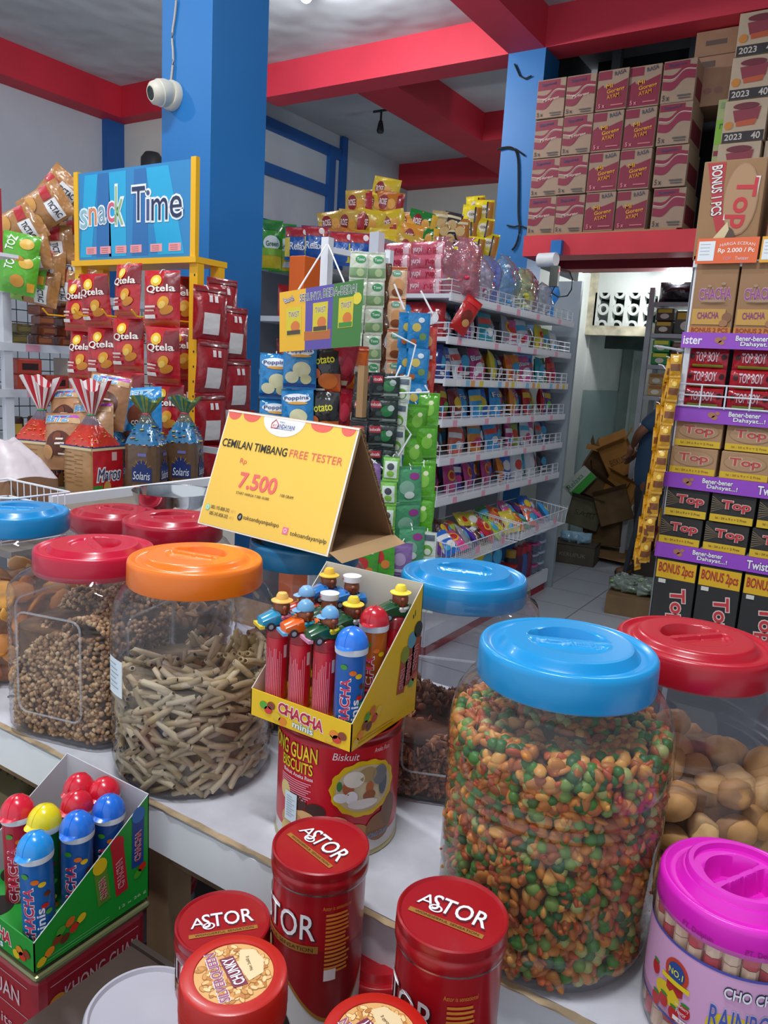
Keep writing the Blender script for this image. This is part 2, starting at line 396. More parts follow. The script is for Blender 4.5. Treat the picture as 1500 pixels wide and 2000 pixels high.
b = MB(); base = Vector((0, 5.785, 0))
q = [pY(x, y, 5.785) for x, y in ((975, 290), (1000, 286), (1012, 300), (1013, 360), (1012, 420), (1016, 450), (1008, 480), (1000, 488))]
b.tube(smooth_path(q), .008, BLACK); b.tube([pY(x, y, 5.785) for x, y in ((972, 292), (990, 288), (1008, 292), (1024, 303))], .008, BLACK)
b.tube([pY(x, y, 5.785) for x, y in ((990, 440), (1005, 443), (1015, 440), (1030, 446))], .006, BLACK)
b9 = MB(); b9.tube([pY(x, y, 5.785) for x, y in ((1005, 125), (1015, 148), (1026, 154), (1038, 148))], .006, BLACK); tag(b9.build('cable_stub'), 'short hooked black cable end near the top of the far blue pillar', 'cable')
tag(b.build('pillar_cable'), 'thin black cable looping down the far blue pillar', 'cable')
# ================================================================== COUNTER
ctop = M('#c2c2ca', .45, var=.12, vs=14., bump=.1, bs=60.)
ply = M('#a08a6c', .8, var=.3, vs=30.)
t = empty('display_counter', (-.5, .6, 0)); tag(t, 'white painted wooden counter with a worn plywood edge, carrying the big snack jars', 'counter')
b = MB(); b.box(-1.3, .083, 0, .56, 1.036, 1.05, ctop); b.box(.083, 1.1, .002, .56, 1.036, 1.05, ctop); b.build('board_top', t)
b = MB()
def edge(u, v):   # chipped plywood edge
    x = -1.3+2.4*u; z = 1.0503-.003*v-.0006*noise.noise(Vector((x*40, v, 0))); y = -.0045+.003*noise.noise(Vector((x*60, 3, v)))-.001*v
    return (x, y if v > 0 else .001+.002*noise.noise(Vector((x*30, 9, 0))), z)
b.grid(edge, 160, 2, ply); b.build('worn_edge', t)
b = MB(); b.box(-1.3, .08, -.004, .012, .985, 1.043, M('#eceef2', .45, var=.05, vs=8.)); b.box(.085, 1.1, 0, .016, .985, 1.043, M('#dfe1e8', .45, var=.05, vs=8.)); b.build('front_board', t)
b = MB(); b.box(-1.3, 1.1, .012, .04, .962, 1.035, M('#7a6147', .8, var=.4, vs=12.)); b.build('under_rail', t)
bk_ = M('#22242a', .5)
for (x, y) in ((-1.27, .03), (-.2, .03), (1.07, .03), (-1.27, .52), (-.2, .52), (1.07, .52)):
    b = MB(); b.box(x-.02, x+.02, y-.02, y+.02, 0, 1.036, M('#8a6d4f', .8, var=.3, vs=9.)); b.build('leg', t)
b = MB(); b.box(-1.3, 1.1, .02, .54, .66, .68, M('#332a26', .8, var=.3, vs=6.)); b.build('lower_shelf', t)
for (x, y) in ((-.21, .075), (.2, .1), (-.6, .06), (-.88, .03)):
    b = MB(); b.lathe([(.006, 1.0503), (.0055, 1.0508), (.002, 1.0508), (.0018, 1.0504), (.0001, 1.0504)], M('#8a8884', .5, metal=.6), 12, cx=x, cy=y); b.build('screw', t)
# low brown bench in front, where the tins stand
t = empty('low_bench', (-.3, .35, 0)); tag(t, 'low brown wooden bench in front of the counter, under the red tins', 'bench')
b = MB(); b.box(-.335, .8, -.22, .165, .905, .93, M('#4a3831', .6, var=.2, vs=7.)); b.build('bench_top', t)
b = MB(); b.box(-.335, .8, .165, .172, .895, .935, M('#3a2d27', .7)); b.build('edge_strip', t)
for (x, y) in ((-.3, -.18), (.76, -.18), (-.3, .13), (.76, .13)):
    b = MB(); b.box(x-.02, x+.02, y-.02, y+.02, 0, .905, M('#4f4038', .8)); b.build('leg', t)
t = empty('low_platform', (-.95, .35, 0)); tag(t, 'dark low wooden platform under the square red biscuit tin', 'platform')
b = MB(); b.box(-.35, .24, -.25, .2, .69, .715, M('#453833', .8, var=.2)); b.build('platform_top', t)
for (x, y) in ((-.32, -.22), (.21, -.22), (-.32, .17), (.21, .17)):
    b = MB(); b.box(x-.02, x+.02, y-.02, y+.02, 0, .69, M('#3d322d', .8)); b.build('leg', t)

t = empty('black_wire_basket', (-1.02, .70, .80)); tag(t, 'black wire basket under the counter, behind the green display', 'basket'); b = MB()
for z in (0, .05, .1, .14): b.tube([(-.22, -.06, z), (.15, -.06, z), (.15, .12, z), (-.22, .12, z), (-.22, -.06, z)], .002, bk_, 4)
for k in range(20): b.tube([(-.22+k*.0195, .12, .14), (-.22+k*.0195, .12, 0), (-.22+k*.0195, -.06, 0), (-.22+k*.0195, -.06, .14)], .0014, bk_, 4)
for (x, y) in ((-.22, -.06), (.15, -.06), (.15, .12), (-.22, .12)): b.tube([(x, y, 0), (x, y, -.119)], .004, bk_, 5)
b.build('wire_frame', t)
b = MB(); b.bbox(-.06, .06, -.03, .03, 0, .1, M('#a81c28', .3, bump=.5, bs=30., coat=.4), .015); tag(b.build('red_packet', None, (-1.16, .74, .803)), 'red packet lying in the black wire basket under the counter', 'packet')
# ================================================================== BIG JARS
clearjar = clear('#f4f3f6', .03, rough=.04)
def lid_mb(Rl, mat, hh=.034, rot=0., deep=.014, both=False):
    b = MB()
    b.lathe([(Rl*.955, 0), (Rl*.985, -.0), (Rl, .003), (Rl*.995, hh*.80), (Rl*.988, hh*.91), (Rl*.97, hh*.98), (Rl*.955, hh), (Rl*.93, hh)], mat, 72)
    nr, na = 34, 96; vs = []; fs = []
    def ss(a, b_, x): x = max(0, min(1, (x-a)/(b_-a))); return x*x*(3-2*x)
    for k in range(nr+1):
        r = .93*(1-(k/nr)**1.0)
        for i in range(na):
            a = 2*PI*i/na; x = r*math.cos(a); y = r*math.sin(a)
            z = hh - .0035*ss(.93, .86, r) + .0085*ss(.80, .70, r)
            xr = x*math.cos(rot)+y*math.sin(rot); yr = -x*math.sin(rot)+y*math.cos(rot)
            e = math.hypot(xr/.46, (yr-.0)/.44)
            if yr > .04: z -= deep*ss(1., .84, e)*ss(.04, .08, yr)
            elif yr < -.04: z -= (deep if both else deep*.28)*ss(1., .84, e)*ss(-.04, -.08, yr)
            vs.append((x*Rl, y*Rl, z))
    for k in range(nr):
        for i in range(na): j = (i+1) % na; fs.append((k*na+i, k*na+j, (k+1)*na+j, (k+1)*na+i))
    b.add(vs, fs, mat)
    b.lathe([(Rl*.95, .001), (Rl*.0001, .001)], mat, 48)
    return b
def se(a, n):   # superellipse radius factor
    return (abs(math.cos(a))**n+abs(math.sin(a))**n)**(-1/n)
JH = .255   # body height under the lid at scale 1
def rad(kind, R0, hb):
    """profile list (r,z) and section function for the body of height hb"""
    if kind == 'round':
        P = [(.80, 0), (.90, .004), (.955, .016), (.98, .03), (.945, .038), (.975, .046), (.945, .055), (.985, .068), (.985, .12)]
        P += [(.985, .140), (.955, .146), (.99, .152), (.96, .158), (.995, .164), (.965, .170), (1.0, .177), (1.0, .2), (.985, .215), (.94, .232), (.86, .245), (.775, .253), (.76, .258), (.76, .27)]
        P = [(r*R0, z*hb/.27) for r, z in P]
        return P, None
    P = [(.82, 0), (.93, .004), (.98, .014), (.985, .03)]
    z = .034
    while z < .215: P += [(.985, z), (.972, z+.0035)]; z += .008
    P += [(.985, .218), (.965, .232), (.9, .245), (.80, .253), (.78, .258), (.78, .27)]
    P = [(r*R0, z*hb/.27) for r, z in P]
    def fn(a, z, r):
        q = z/(hb/.27); tt = max(0, min(1, (.25-q)/.03)); n = 2+3.2*tt
        cor = abs(math.sin(2*a))
        base = R0*.985
        if .03 < q < .217 and r < R0*.98 and cor < .8: r = base
        f = se(a, n)*(1-.09*tt)
        return r*f
    return P, fn
def jar(loc, top, kind, R0, Rl, lidc, label, rot=0., rz=0., hh=.034, both=False, tint=None, cat='jar'):
    Hh = top-loc[2]; hb = Hh-.02
    t = empty('plastic_jar', loc, rz); tag(t, label, cat, None)
    P, fn = rad(kind, R0, hb)
    b = MB(); b.lathe(P, tint or clearjar, 96 if kind == 'square' else 72, fn=fn)
    b.lathe([(.0001, .006), (R0*.5, .005), (P[0][0], 0)], tint or clearjar, 48, fn=fn)
    if kind == 'square':
        for k in range(4):   # embossed rounded panel line on each face
            a = k*PI/2; d = R0*.905; w = R0*.5; z0, z1 = .045*hb/.27, .2*hb/.27; rr = .014; pts = []
            for (cx, cz, a0) in ((w-rr, z1-rr, 0), (-w+rr, z1-rr, PI/2), (-w+rr, z0+rr, PI), (w-rr, z0+rr, 1.5*PI)):
                for q in range(5):
                    an = a0+q*PI/8; lx = cx+rr*math.cos(an); lz = cz+rr*math.sin(an)
                    pts.append((d*math.cos(a)-lx*math.sin(a), d*math.sin(a)+lx*math.cos(a), lz))
            pts.append(pts[0]); b.tube(pts, .0016, clear('#ffffff', .25, rough=.05), 5)
    b.build('jar_body', t)
    b = lid_mb(Rl, M(lidc, .28, coat=.15, spec=.5), hh, rot-rz, both=both)
    o = b.build('lid', t); o.location = (0, 0, Hh-hh-.006)
    return t, P, fn
def inner(P, fn, z):
    z = max(P[0][1]+.001, z)
    for (r0_, z0_), (r1_, z1_) in zip(P, P[1:]):
        if z0_ <= z <= z1_ and z1_ > z0_: return lambda a: (fn(a, z, r0_+(r1_-r0_)*(z-z0_)/(z1_-z0_)) if fn else r0_+(r1_-r0_)*(z-z0_)/(z1_-z0_))
    return lambda a: P[0][0]*.9
def rmat():
    return Matrix.Rotation(random.uniform(0, 2*PI), 3, 'Z') @ Matrix.Rotation(random.uniform(0, PI), 3, 'X') @ Matrix.Rotation(random.uniform(0, 2*PI), 3, 'Y')
def tmpl(kind, seed=0):
    b = MB(); rnd = random.Random(seed)
    m = None
    if kind == 'pea': b.ball((0, 0, 0), 1, m, 9, 6); 
    if kind == 'nut': b.ball((0, 0, 0), 1, m, 9, 6, (1.15, .85, .55))
    if kind == 'half': b.ball((0, 0, 0), 1, m, 8, 5, (1.35, .75, .42))
    if kind == 'grain': b.ball((0, 0, 0), 1, m, 5, 4, (1, .8, .7))
    if kind == 'puff': b.ball((0, 0, 0), 1, m, 16, 11, (1.15, .95, .85))
    if kind == 'chip': b.ball((0, 0, 0), 1, m, 10, 6, (1.2, .9, .28))
    if kind == 'flake': b.ball((0, 0, 0), 1, m, 6, 4, (1.2, .9, .3))
    if kind == 'stick':
        b.tube([(-1, 0, 0), (-.97, .0, .02), (-.3, .02, .05), (.4, 0, .04), (.97, -.02, .0), (1, -.02, 0)], [.10, .19, .21, .22, .19, .12], m, 8)
    vs = []
    for p in b.v:
        v = Vector(p); k = .16 if kind not in ('pea', 'stick') else .06
        v *= 1+k*noise.noise(v*1.7+Vector((seed*7.3, 0, 0)))
        if kind == 'stick': v.y += .08*math.sin(seed)*(v.x**2)
        vs.append(v[:])
    return np.array(vs), b.f
def surf_z(ztop, amp, a, r, seed):
    return ztop+amp*noise.noise(Vector((math.cos(a)*r*14+seed, math.sin(a)*r*14, seed)))
def shell_points(P, fn, ztop, n, size, amp=.015, seed=1, half=None, slope=(0, 0), z0=.006, fill_top=.25):
    out = []; rnd = random.Random(seed)
    zs = [z0+size*.5, ztop]
    for i in range(n):
        a = rnd.uniform(0, 2*PI)
        if half is not None: a = half+rnd.uniform(-1.9, 1.9)
        if rnd.random() > fill_top:
            zz = rnd.uniform(zs[0], ztop)
            rr = inner(P, fn, zz)(a)-size*rnd.uniform(.75, 1.3)-.002
            top = surf_z(ztop, amp, a, rr, seed)+slope[0]*rr*math.cos(a)+slope[1]*rr*math.sin(a)
            if zz > top: zz = rnd.uniform(zs[0], max(zs[0]+.001, top))
            rr = min(rr, inner(P, fn, zz)(a)-size*.9)
        else:
            rr = (inner(P, fn, ztop)(a)-size)*math.sqrt(rnd.random()); zz = surf_z(ztop, amp, a, rr, seed)+slope[0]*rr*math.cos(a)+slope[1]*rr*math.sin(a)-rnd.uniform(0, .3)*size
        out.append((rr*math.cos(a), rr*math.sin(a), zz))
    return out
def core(b, P, fn, ztop, size, mat, amp=.01, seed=1, slope=(0, 0)):
    prof = [p for p in P if p[1] < ztop-size*.8]
    pr = [(max(.001, r-size*1.25-.003), max(z, size*.6)) for r, z in prof]
    pr.append((max(.001, inner(P, fn, ztop-size)(0)/(fn(0, ztop, 1) if fn else 1) - size*1.3-.003), ztop-size))
    RR = max(p[0] for p in P)*1.02; f2 = (lambda a, z, r: r*fn(a, z, RR)/RR) if fn else None
    b.lathe([(.001, size*.6)]+pr+[(pr[-1][0]*.6, ztop-size*.8), (.001, ztop-size*.8)], mat, 64, fn=f2)
def stuff(name, label, cat, loc, rz, P, fn, ztop, spec, size, corec, n, amp=.015, seed=1, slope=(0, 0), fill_top=.22, half=None, marg=None):
    """spec: list of (weight, template kind, colour list, size)"""
    b = MB(); core(b, P, fn, ztop, size, M(corec, .9, var=.3, vs=60.), slope=slope)
    rnd = random.Random(seed); T = []
    for w, k, cols, sz in spec:
        for q in range(3):
            T.append((w/3, tmpl(k, q+1), [M(c, .45) for c in cols], sz))
    ws = [x[0] for x in T]
    for p in shell_points(P, fn, ztop, n, marg or size, amp, seed, half, slope, fill_top=fill_top):
        _, (tv, tf), cols, sz = rnd.choices(T, ws)[0]
        m = np.array(rmat()); v = (tv*(sz*rnd.uniform(.8, 1.15))) @ m.T + np.array(p)
        mat = rnd.choice(cols); k = b.mi(mat); n0 = len(b.v)
        b.v += [tuple(x) for x in v]
        for f in tf: b.f.append(tuple(n0+i for i in f)); b.m.append(k); b.sm.append(True)
    o = b.build(name, loc=loc, rot=(0, 0, rz), auto=False); tag(o, label, cat, None, 'stuff'); return o
Z0 = 1.05
camdir = lambda x, y: math.atan2(-y, -x)
# orange lid, pale sticks
L1 = (-.726, .695, Z0); J1 = jar(L1, 1.349, 'round', .108, .0873, '#f47a1c', 'big round clear jar with an orange lid, half full of pale sticks', rot=R(12))
# red lid, square ribbed jar of brown clusters
L2 = (-.94, .70, Z0); J2 = jar(L2, 1.325, 'square', .108, .085, '#c41038', 'square clear jar with a crimson lid and ribbed corner, left of the orange-lidded jar', rot=R(-24), rz=R(14))
L3 = (-.22, .692, Z0); J3 = jar(L3, 1.356, 'round', .108, .085, '#1692d0', 'largest clear jar, blue lid, full of green peas and orange nuts', rot=R(24))
L4 = (-.44, .907, Z0); J4 = jar(L4, 1.342, 'square', .115, .085, '#128cca', 'square clear jar with a blue lid behind the yellow toy tube display', rot=R(18), rz=R(24))
L5 = (-.142, .908, Z0); J5 = jar(L5, 1.322, 'round', .108, .087, '#b41428', 'clear jar with a red lid and tan puffs, right of the largest jar', rot=R(52))
L6 = (-1.205, .742, Z0); J6 = jar(L6, 1.335, 'round', .108, .085, '#148aca', 'clear jar with a blue lid at the far left end of the counter', rot=R(40))
L7 = (-1.235, .965, Z0); J7 = jar(L7, 1.30, 'round', .106, .083, '#b01832', 'clear jar with a dark red lid, in the back row nearest the bread rack', rot=R(8))
L8 = (-1.008, .91, Z0); J8 = jar(L8, 1.328, 'round', .108, .085, '#b01230', 'clear jar with a red lid, half hidden under the yellow tent sign', rot=R(60))
L9 = (-.722, .918, Z0); J9 = jar(L9, 1.338, 'round', .106, .085, '#1874a8', 'clear jar with a dark blue lid directly under the yellow tent sign', rot=R(0))
L10 = (.1, .95, Z0); J10 = jar(L10, 1.32, 'square', .112, .085, '#c21426', 'square ribbed jar at the right edge, beside the jar of tan puffs', rot=R(30), rz=R(20))
# --- contents
stuff('mixed_nuts', 'mixed green peas and orange peanuts filling the largest jar', 'snack mix', L3, 0, J3[1], J3[2], .222,
      [(.33, 'pea', ['#437f22', '#33681c', '#74923a', '#a8aa60', '#2a5a22'], .0062), (.42, 'nut', ['#c87c2a', '#b0601f', '#d89a44', '#b87430', '#a0521c'], .0074), (.25, 'half', ['#c0561c', '#b04a16', '#c87a30'], .007)], .0068, '#5a3418', 4300, amp=.012, seed=5, fill_top=.14)
stuff('granola_clusters', 'brown crumbly grain clusters inside the square crimson-lidded jar', 'snack', L2, R(14), J2[1], J2[2], .165,
      [(1, 'grain', ['#b58a5e', '#a0764c', '#c9a070', '#d8b68a', '#8d6644'], .0046)], .0075, '#6e4c2e', 5200, amp=.09, seed=3, slope=(.35, .2))
stuff('shredded_snack', 'brown shredded flakes inside the square blue-lidded jar', 'snack', L4, R(24), J4[1], J4[2], .085,
      [(1, 'flake', ['#9a5f3c', '#7c472c', '#b07850', '#6a3c26'], .0062)], .007, '#55301e', 2200, amp=.05, seed=8)
def pieces(name, label, cat, group, loc, P, fn, ztop, kinds, cols, size, n, seed, half, corec, cat_stuff, stuffn, amp=.02, stufflabel='', slope=(0, 0), fill_top=.25, gap=1., rz=0.):
    stuff(name+'_heap', stufflabel, cat_stuff, loc, rz, P, fn, ztop, [(1, kinds[0], cols, size)], size*.45, corec, stuffn, amp, seed+50, slope, half=(half+PI), marg=size*(1.05 if kinds[0] == 'stick' else .9))
    protos = []
    for i, c in enumerate(cols):
        b = MB(); tv, tf = tmpl(kinds[i % len(kinds)], i+1); b.add([tuple(x*size) for x in tv], tf, M(c, .65, var=.08, vs=60.))
        protos.append(b.mesh(name))
    rnd = random.Random(seed); pts = []
    cand = shell_points(P, fn, ztop, n*14, size*.42, amp, seed, half, slope, fill_top=fill_top)
    for p in cand:
        if len(pts) >= n: break
        if all((Vector(p)-Vector(q)).length > size*gap for q in pts): pts.append(p)
    for p in pts:
        o = bpy.data.objects.new(name, rnd.choice(protos)); COL.objects.link(o)
        rp = Vector(p); ang = math.atan2(p[1], p[0])
        if kinds[0] == 'stick':   # lie along the wall
            M_ = Matrix.Rotation(ang+PI/2+rnd.uniform(-.25, .25), 3, 'Z') @ Matrix.Rotation(rnd.uniform(-.9, .9), 3, 'Y') @ Matrix.Rotation(rnd.uniform(0, 6), 3, 'X')
            o.rotation_euler = M_.to_euler()
        else: o.rotation_euler = rmat().to_euler()
        o.location = Vector(loc)+Matrix.Rotation(rz, 3, 'Z') @ rp; o.scale = (rnd.uniform(.8, 1.1),)*3
        tag(o, label, cat, group)
pieces('cracker_stick', 'pale cracker stick lying in the orange-lidded jar', 'cracker', 'cracker sticks in the orange-lidded jar', L1, J1[1], J1[2], .150, ['stick'],
       ['#c9b48c', '#b8a27c', '#d6c6a2', '#bba98a', '#a8966e'], .0205, 285, 11, camdir(*L1[:2]), '#7d6c52', 'cracker', 130, stufflabel='pale cracker stick pieces heaped in the back of the orange-lidded jar', gap=.5, amp=.02, slope=(.15, .1))
pieces('puffed_snack', 'tan puffed snack ball lying in the jar right of the largest one', 'snack', 'puffed snack balls in the red-lidded jar', L5, J5[1], J5[2], .13, ['puff'],
       ['#c99a5e', '#b98850', '#d4aa72', '#c08f5a'], .0215, 58, 12, camdir(*L5[:2]), '#7a5532', 'snack', 20, stufflabel='tan puffed balls heaped behind in the jar right of the largest one', gap=1.35, amp=.03)
pieces('orange_cracker', 'orange cracker chip lying in the far left blue-lidded jar', 'cracker', 'orange cracker chips in the far left jar', L6, J6[1], J6[2], .16, ['chip'],
       ['#d98a34', '#c97a28', '#e2a04a'], .02, 60, 13, camdir(*L6[:2]), '#8a5222', 'cracker', 30, stufflabel='orange cracker chips heaped in the back of the far left jar', gap=1.2)
stuff('brown_crisps', 'brown crisps inside the jar nearest the bread rack', 'snack', L7, 0, J7[1], J7[2], .12, [(1, 'chip', ['#a9743c', '#8f5c2c'], .012)], .01, '#6b4424', 320, seed=21)
stuff('pale_crisps', 'pale brown crisps inside the half hidden red-lidded jar', 'snack', L8, 0, J8[1], J8[2], .13, [(1, 'chip', ['#b98f5c', '#a67a48'], .012)], .01, '#6b4a2c', 320, seed=22)
stuff('dark_crisps', 'brown crisps inside the jar under the tent sign', 'snack', L9, 0, J9[1], J9[2], .12, [(1, 'chip', ['#9c7048', '#85603c'], .012)], .01, '#5c4028', 320, seed=23)
stuff('rolled_wafers', 'dark brown crisps inside the square jar at the right edge', 'snack', L10, R(20), J10[1], J10[2], .14, [(1, 'chip', ['#8a5c34', '#6f4626'], .012)], .01, '#4a2e1a', 320, seed=24)
# price label stuck on the orange-lidded jar
S1 = cyl(.1085, 0, camdir(*L1[:2])-R(62))
b = MB(); b.prect(S1, -.018, .128, .018, .176, M('#dfeaf2', .6), lift=.001, nu=6, nv=4)
for k in range(6): b.prect(S1, -.013, .168-k*.006, .004+.006*((k*7) % 3)/2, .1695-k*.006, M('#9fb0bd', .7), lift=.0014)
b.build('price_label', [o for o in ALL if o.get('label', '').startswith('big round clear jar with an orange')][0])
# blue moulded lettering marks on two of the lids
# ------------------------------------------------------------------ pink wafer-stick jar
PK = (-.043, .668, Z0); Hp = .142; Rp = .066
t = empty('wafer_stick_jar', PK); tag(t, 'clear jar of striped wafer sticks with a bright magenta lid, at the counter edge', 'jar')
b = MB(); P = [(.88*Rp, 0), (.97*Rp, .006), (Rp, .016), (Rp, .035), (.97*Rp, .045), (.97*Rp, .095), (Rp, .104), (.985*Rp, .118), (.9*Rp, .124), (.9*Rp, .13)]
b.lathe(P, clear('#f6f0f4', .06, rough=.05), 72); b.lathe([(.0001, .002), (.88*Rp, 0)], clearjar, 48); b.build('jar_body', t)
pk = M('#e01fc0', .35, coat=.1)
b = lid_mb(.0645, pk, .026, R(62), deep=.02, both=True)
b.lathe([(.045, .026), (.044, .034), (.042, .036), (.038, .036), (.037, .03)], pk, 64); b.build('lid', t).location = (0, 0, Hp-.028)
lab = MB(); S = cyl(Rp*.985, 0, -PI/2)
u_of = lambda deg: R(deg)*Rp*.985
lab.prect(S, u_of(-150), .03, u_of(150), .098, M('#d9a4cf', .5), lift=.0004, nu=60, nv=1)
lab.prect(S, u_of(-150), .097, u_of(150), .0995, M('#4a4fa8', .5), lift=.0007, nu=60, nv=1); lab.prect(S, u_of(-150), .029, u_of(150), .0315, M('#4a4fa8', .5), lift=.0007, nu=60, nv=1)
bA = math.degrees(camdir(*PK[:2])+PI/2)   # direction that faces the lens
uu = lambda d: u_of(bA+d)
for (d, z, r) in ((10, .05, .02), (34, .045, .017), (-38, .05, .013), (60, .05, .018)): lab.pell(S, uu(d), z, r, r*.7, M('#e3c51c', .5), lift=.0008)
for (d, z) in ((-52, .062), (-40, .042), (-30, .038), (-22, .046), (-48, .036), (42, .04), (50, .06), (66, .04)):
    lab.pell(S, uu(d), z, .005, .0062, M('#c3242c', .4), lift=.001); lab.pell(S, uu(d), z+.0062, .004, .0014, M('#2f8a2f', .5), lift=.0011)
lab.pell(S, uu(-32), .074, .0115, .0125, M('#c2402c', .5), lift=.0010); lab.pell(S, uu(-32), .0745, .0082, .009, M('#2b4a94', .5), lift=.0013)
lab.ppoly(S, [(uu(-32)+a, c) for a, c in ((-.008, .056), (-.004, .054), (-.001, .058), (.004, .054), (.008, .056), (.008, .066), (-.008, .066))], M('#b3242a', .5), lift=.0009)
lab.prect(S, uu(-32)-.0135, .0632, uu(-32)+.0135, .0675, M('#e8cf1e', .5), lift=.0015)
lab.ptext(S, 'NO.1', uu(-32), .0745, .0135, .0055, M('#f3e94a', .5), lift=.0018, off=.01)
lab.ptext(S, 'CHO CHO', uu(20), .083, .042, .009, M('#efeaf2', .5), lift=.0018, off=.02, outline=M('#3a3052', .6), oo=.05)
lab.ptext(S, 'RAINBOW', uu(20), .0585, .058, .02, M('#4a57b0', .5), lift=.0016, outline=M('#c4c2d8', .4), oo=.03)
lab.ptext(S, 'Strawberry', uu(-24), .049, .012, .004, M('#f4e8ee', .5), lift=.0016); lab.ptext(S, 'Flavor', uu(-24), .044, .009, .004, M('#f4e8ee', .5), lift=.0016)
lab.prect(S, uu(-30), .034, uu(-14), .038, M('#f1e9ee', .5), lift=.0014); lab.ptext(S, '5.0 g', uu(-22), .036, .008, .0022, M('#b3242a', .5), lift=.0018)
lab.build('label_wrap', t)
b = MB(); S = cyl(.0648, 0, -PI/2)
for k in range(8): b.ptext(S, 'PT. Dolphin', R(bA-66+44*k)*.0648, Hp-.0215, .026, .0058, M('#8a1578', .6), lift=.0004)
b.build('lid_lettering', t)
b = MB()
for k in range(26):
    a = 2*PI*k/26
    cx_, cy_ = (Rp*.86-.0)*math.cos(a), (Rp*.86)*math.sin(a)
    for q in range(7): b.tube([(cx_, cy_, .006+q*.0165), (cx_, cy_, .006+(q+.97)*.0165)], .0068, M('#ecd2b0' if (q+k) % 3 else '#d0404c', .6), 8, cap=False)
b.lathe([(.001, .006), (Rp*.72, .006), (Rp*.72, .118), (.001, .118)], M('#b98a6a', .8), 24)
o = b.build('wafer_sticks', loc=PK); tag(o, 'striped cream and red wafer sticks packed in the magenta-lidded jar', 'wafer', None, 'stuff')
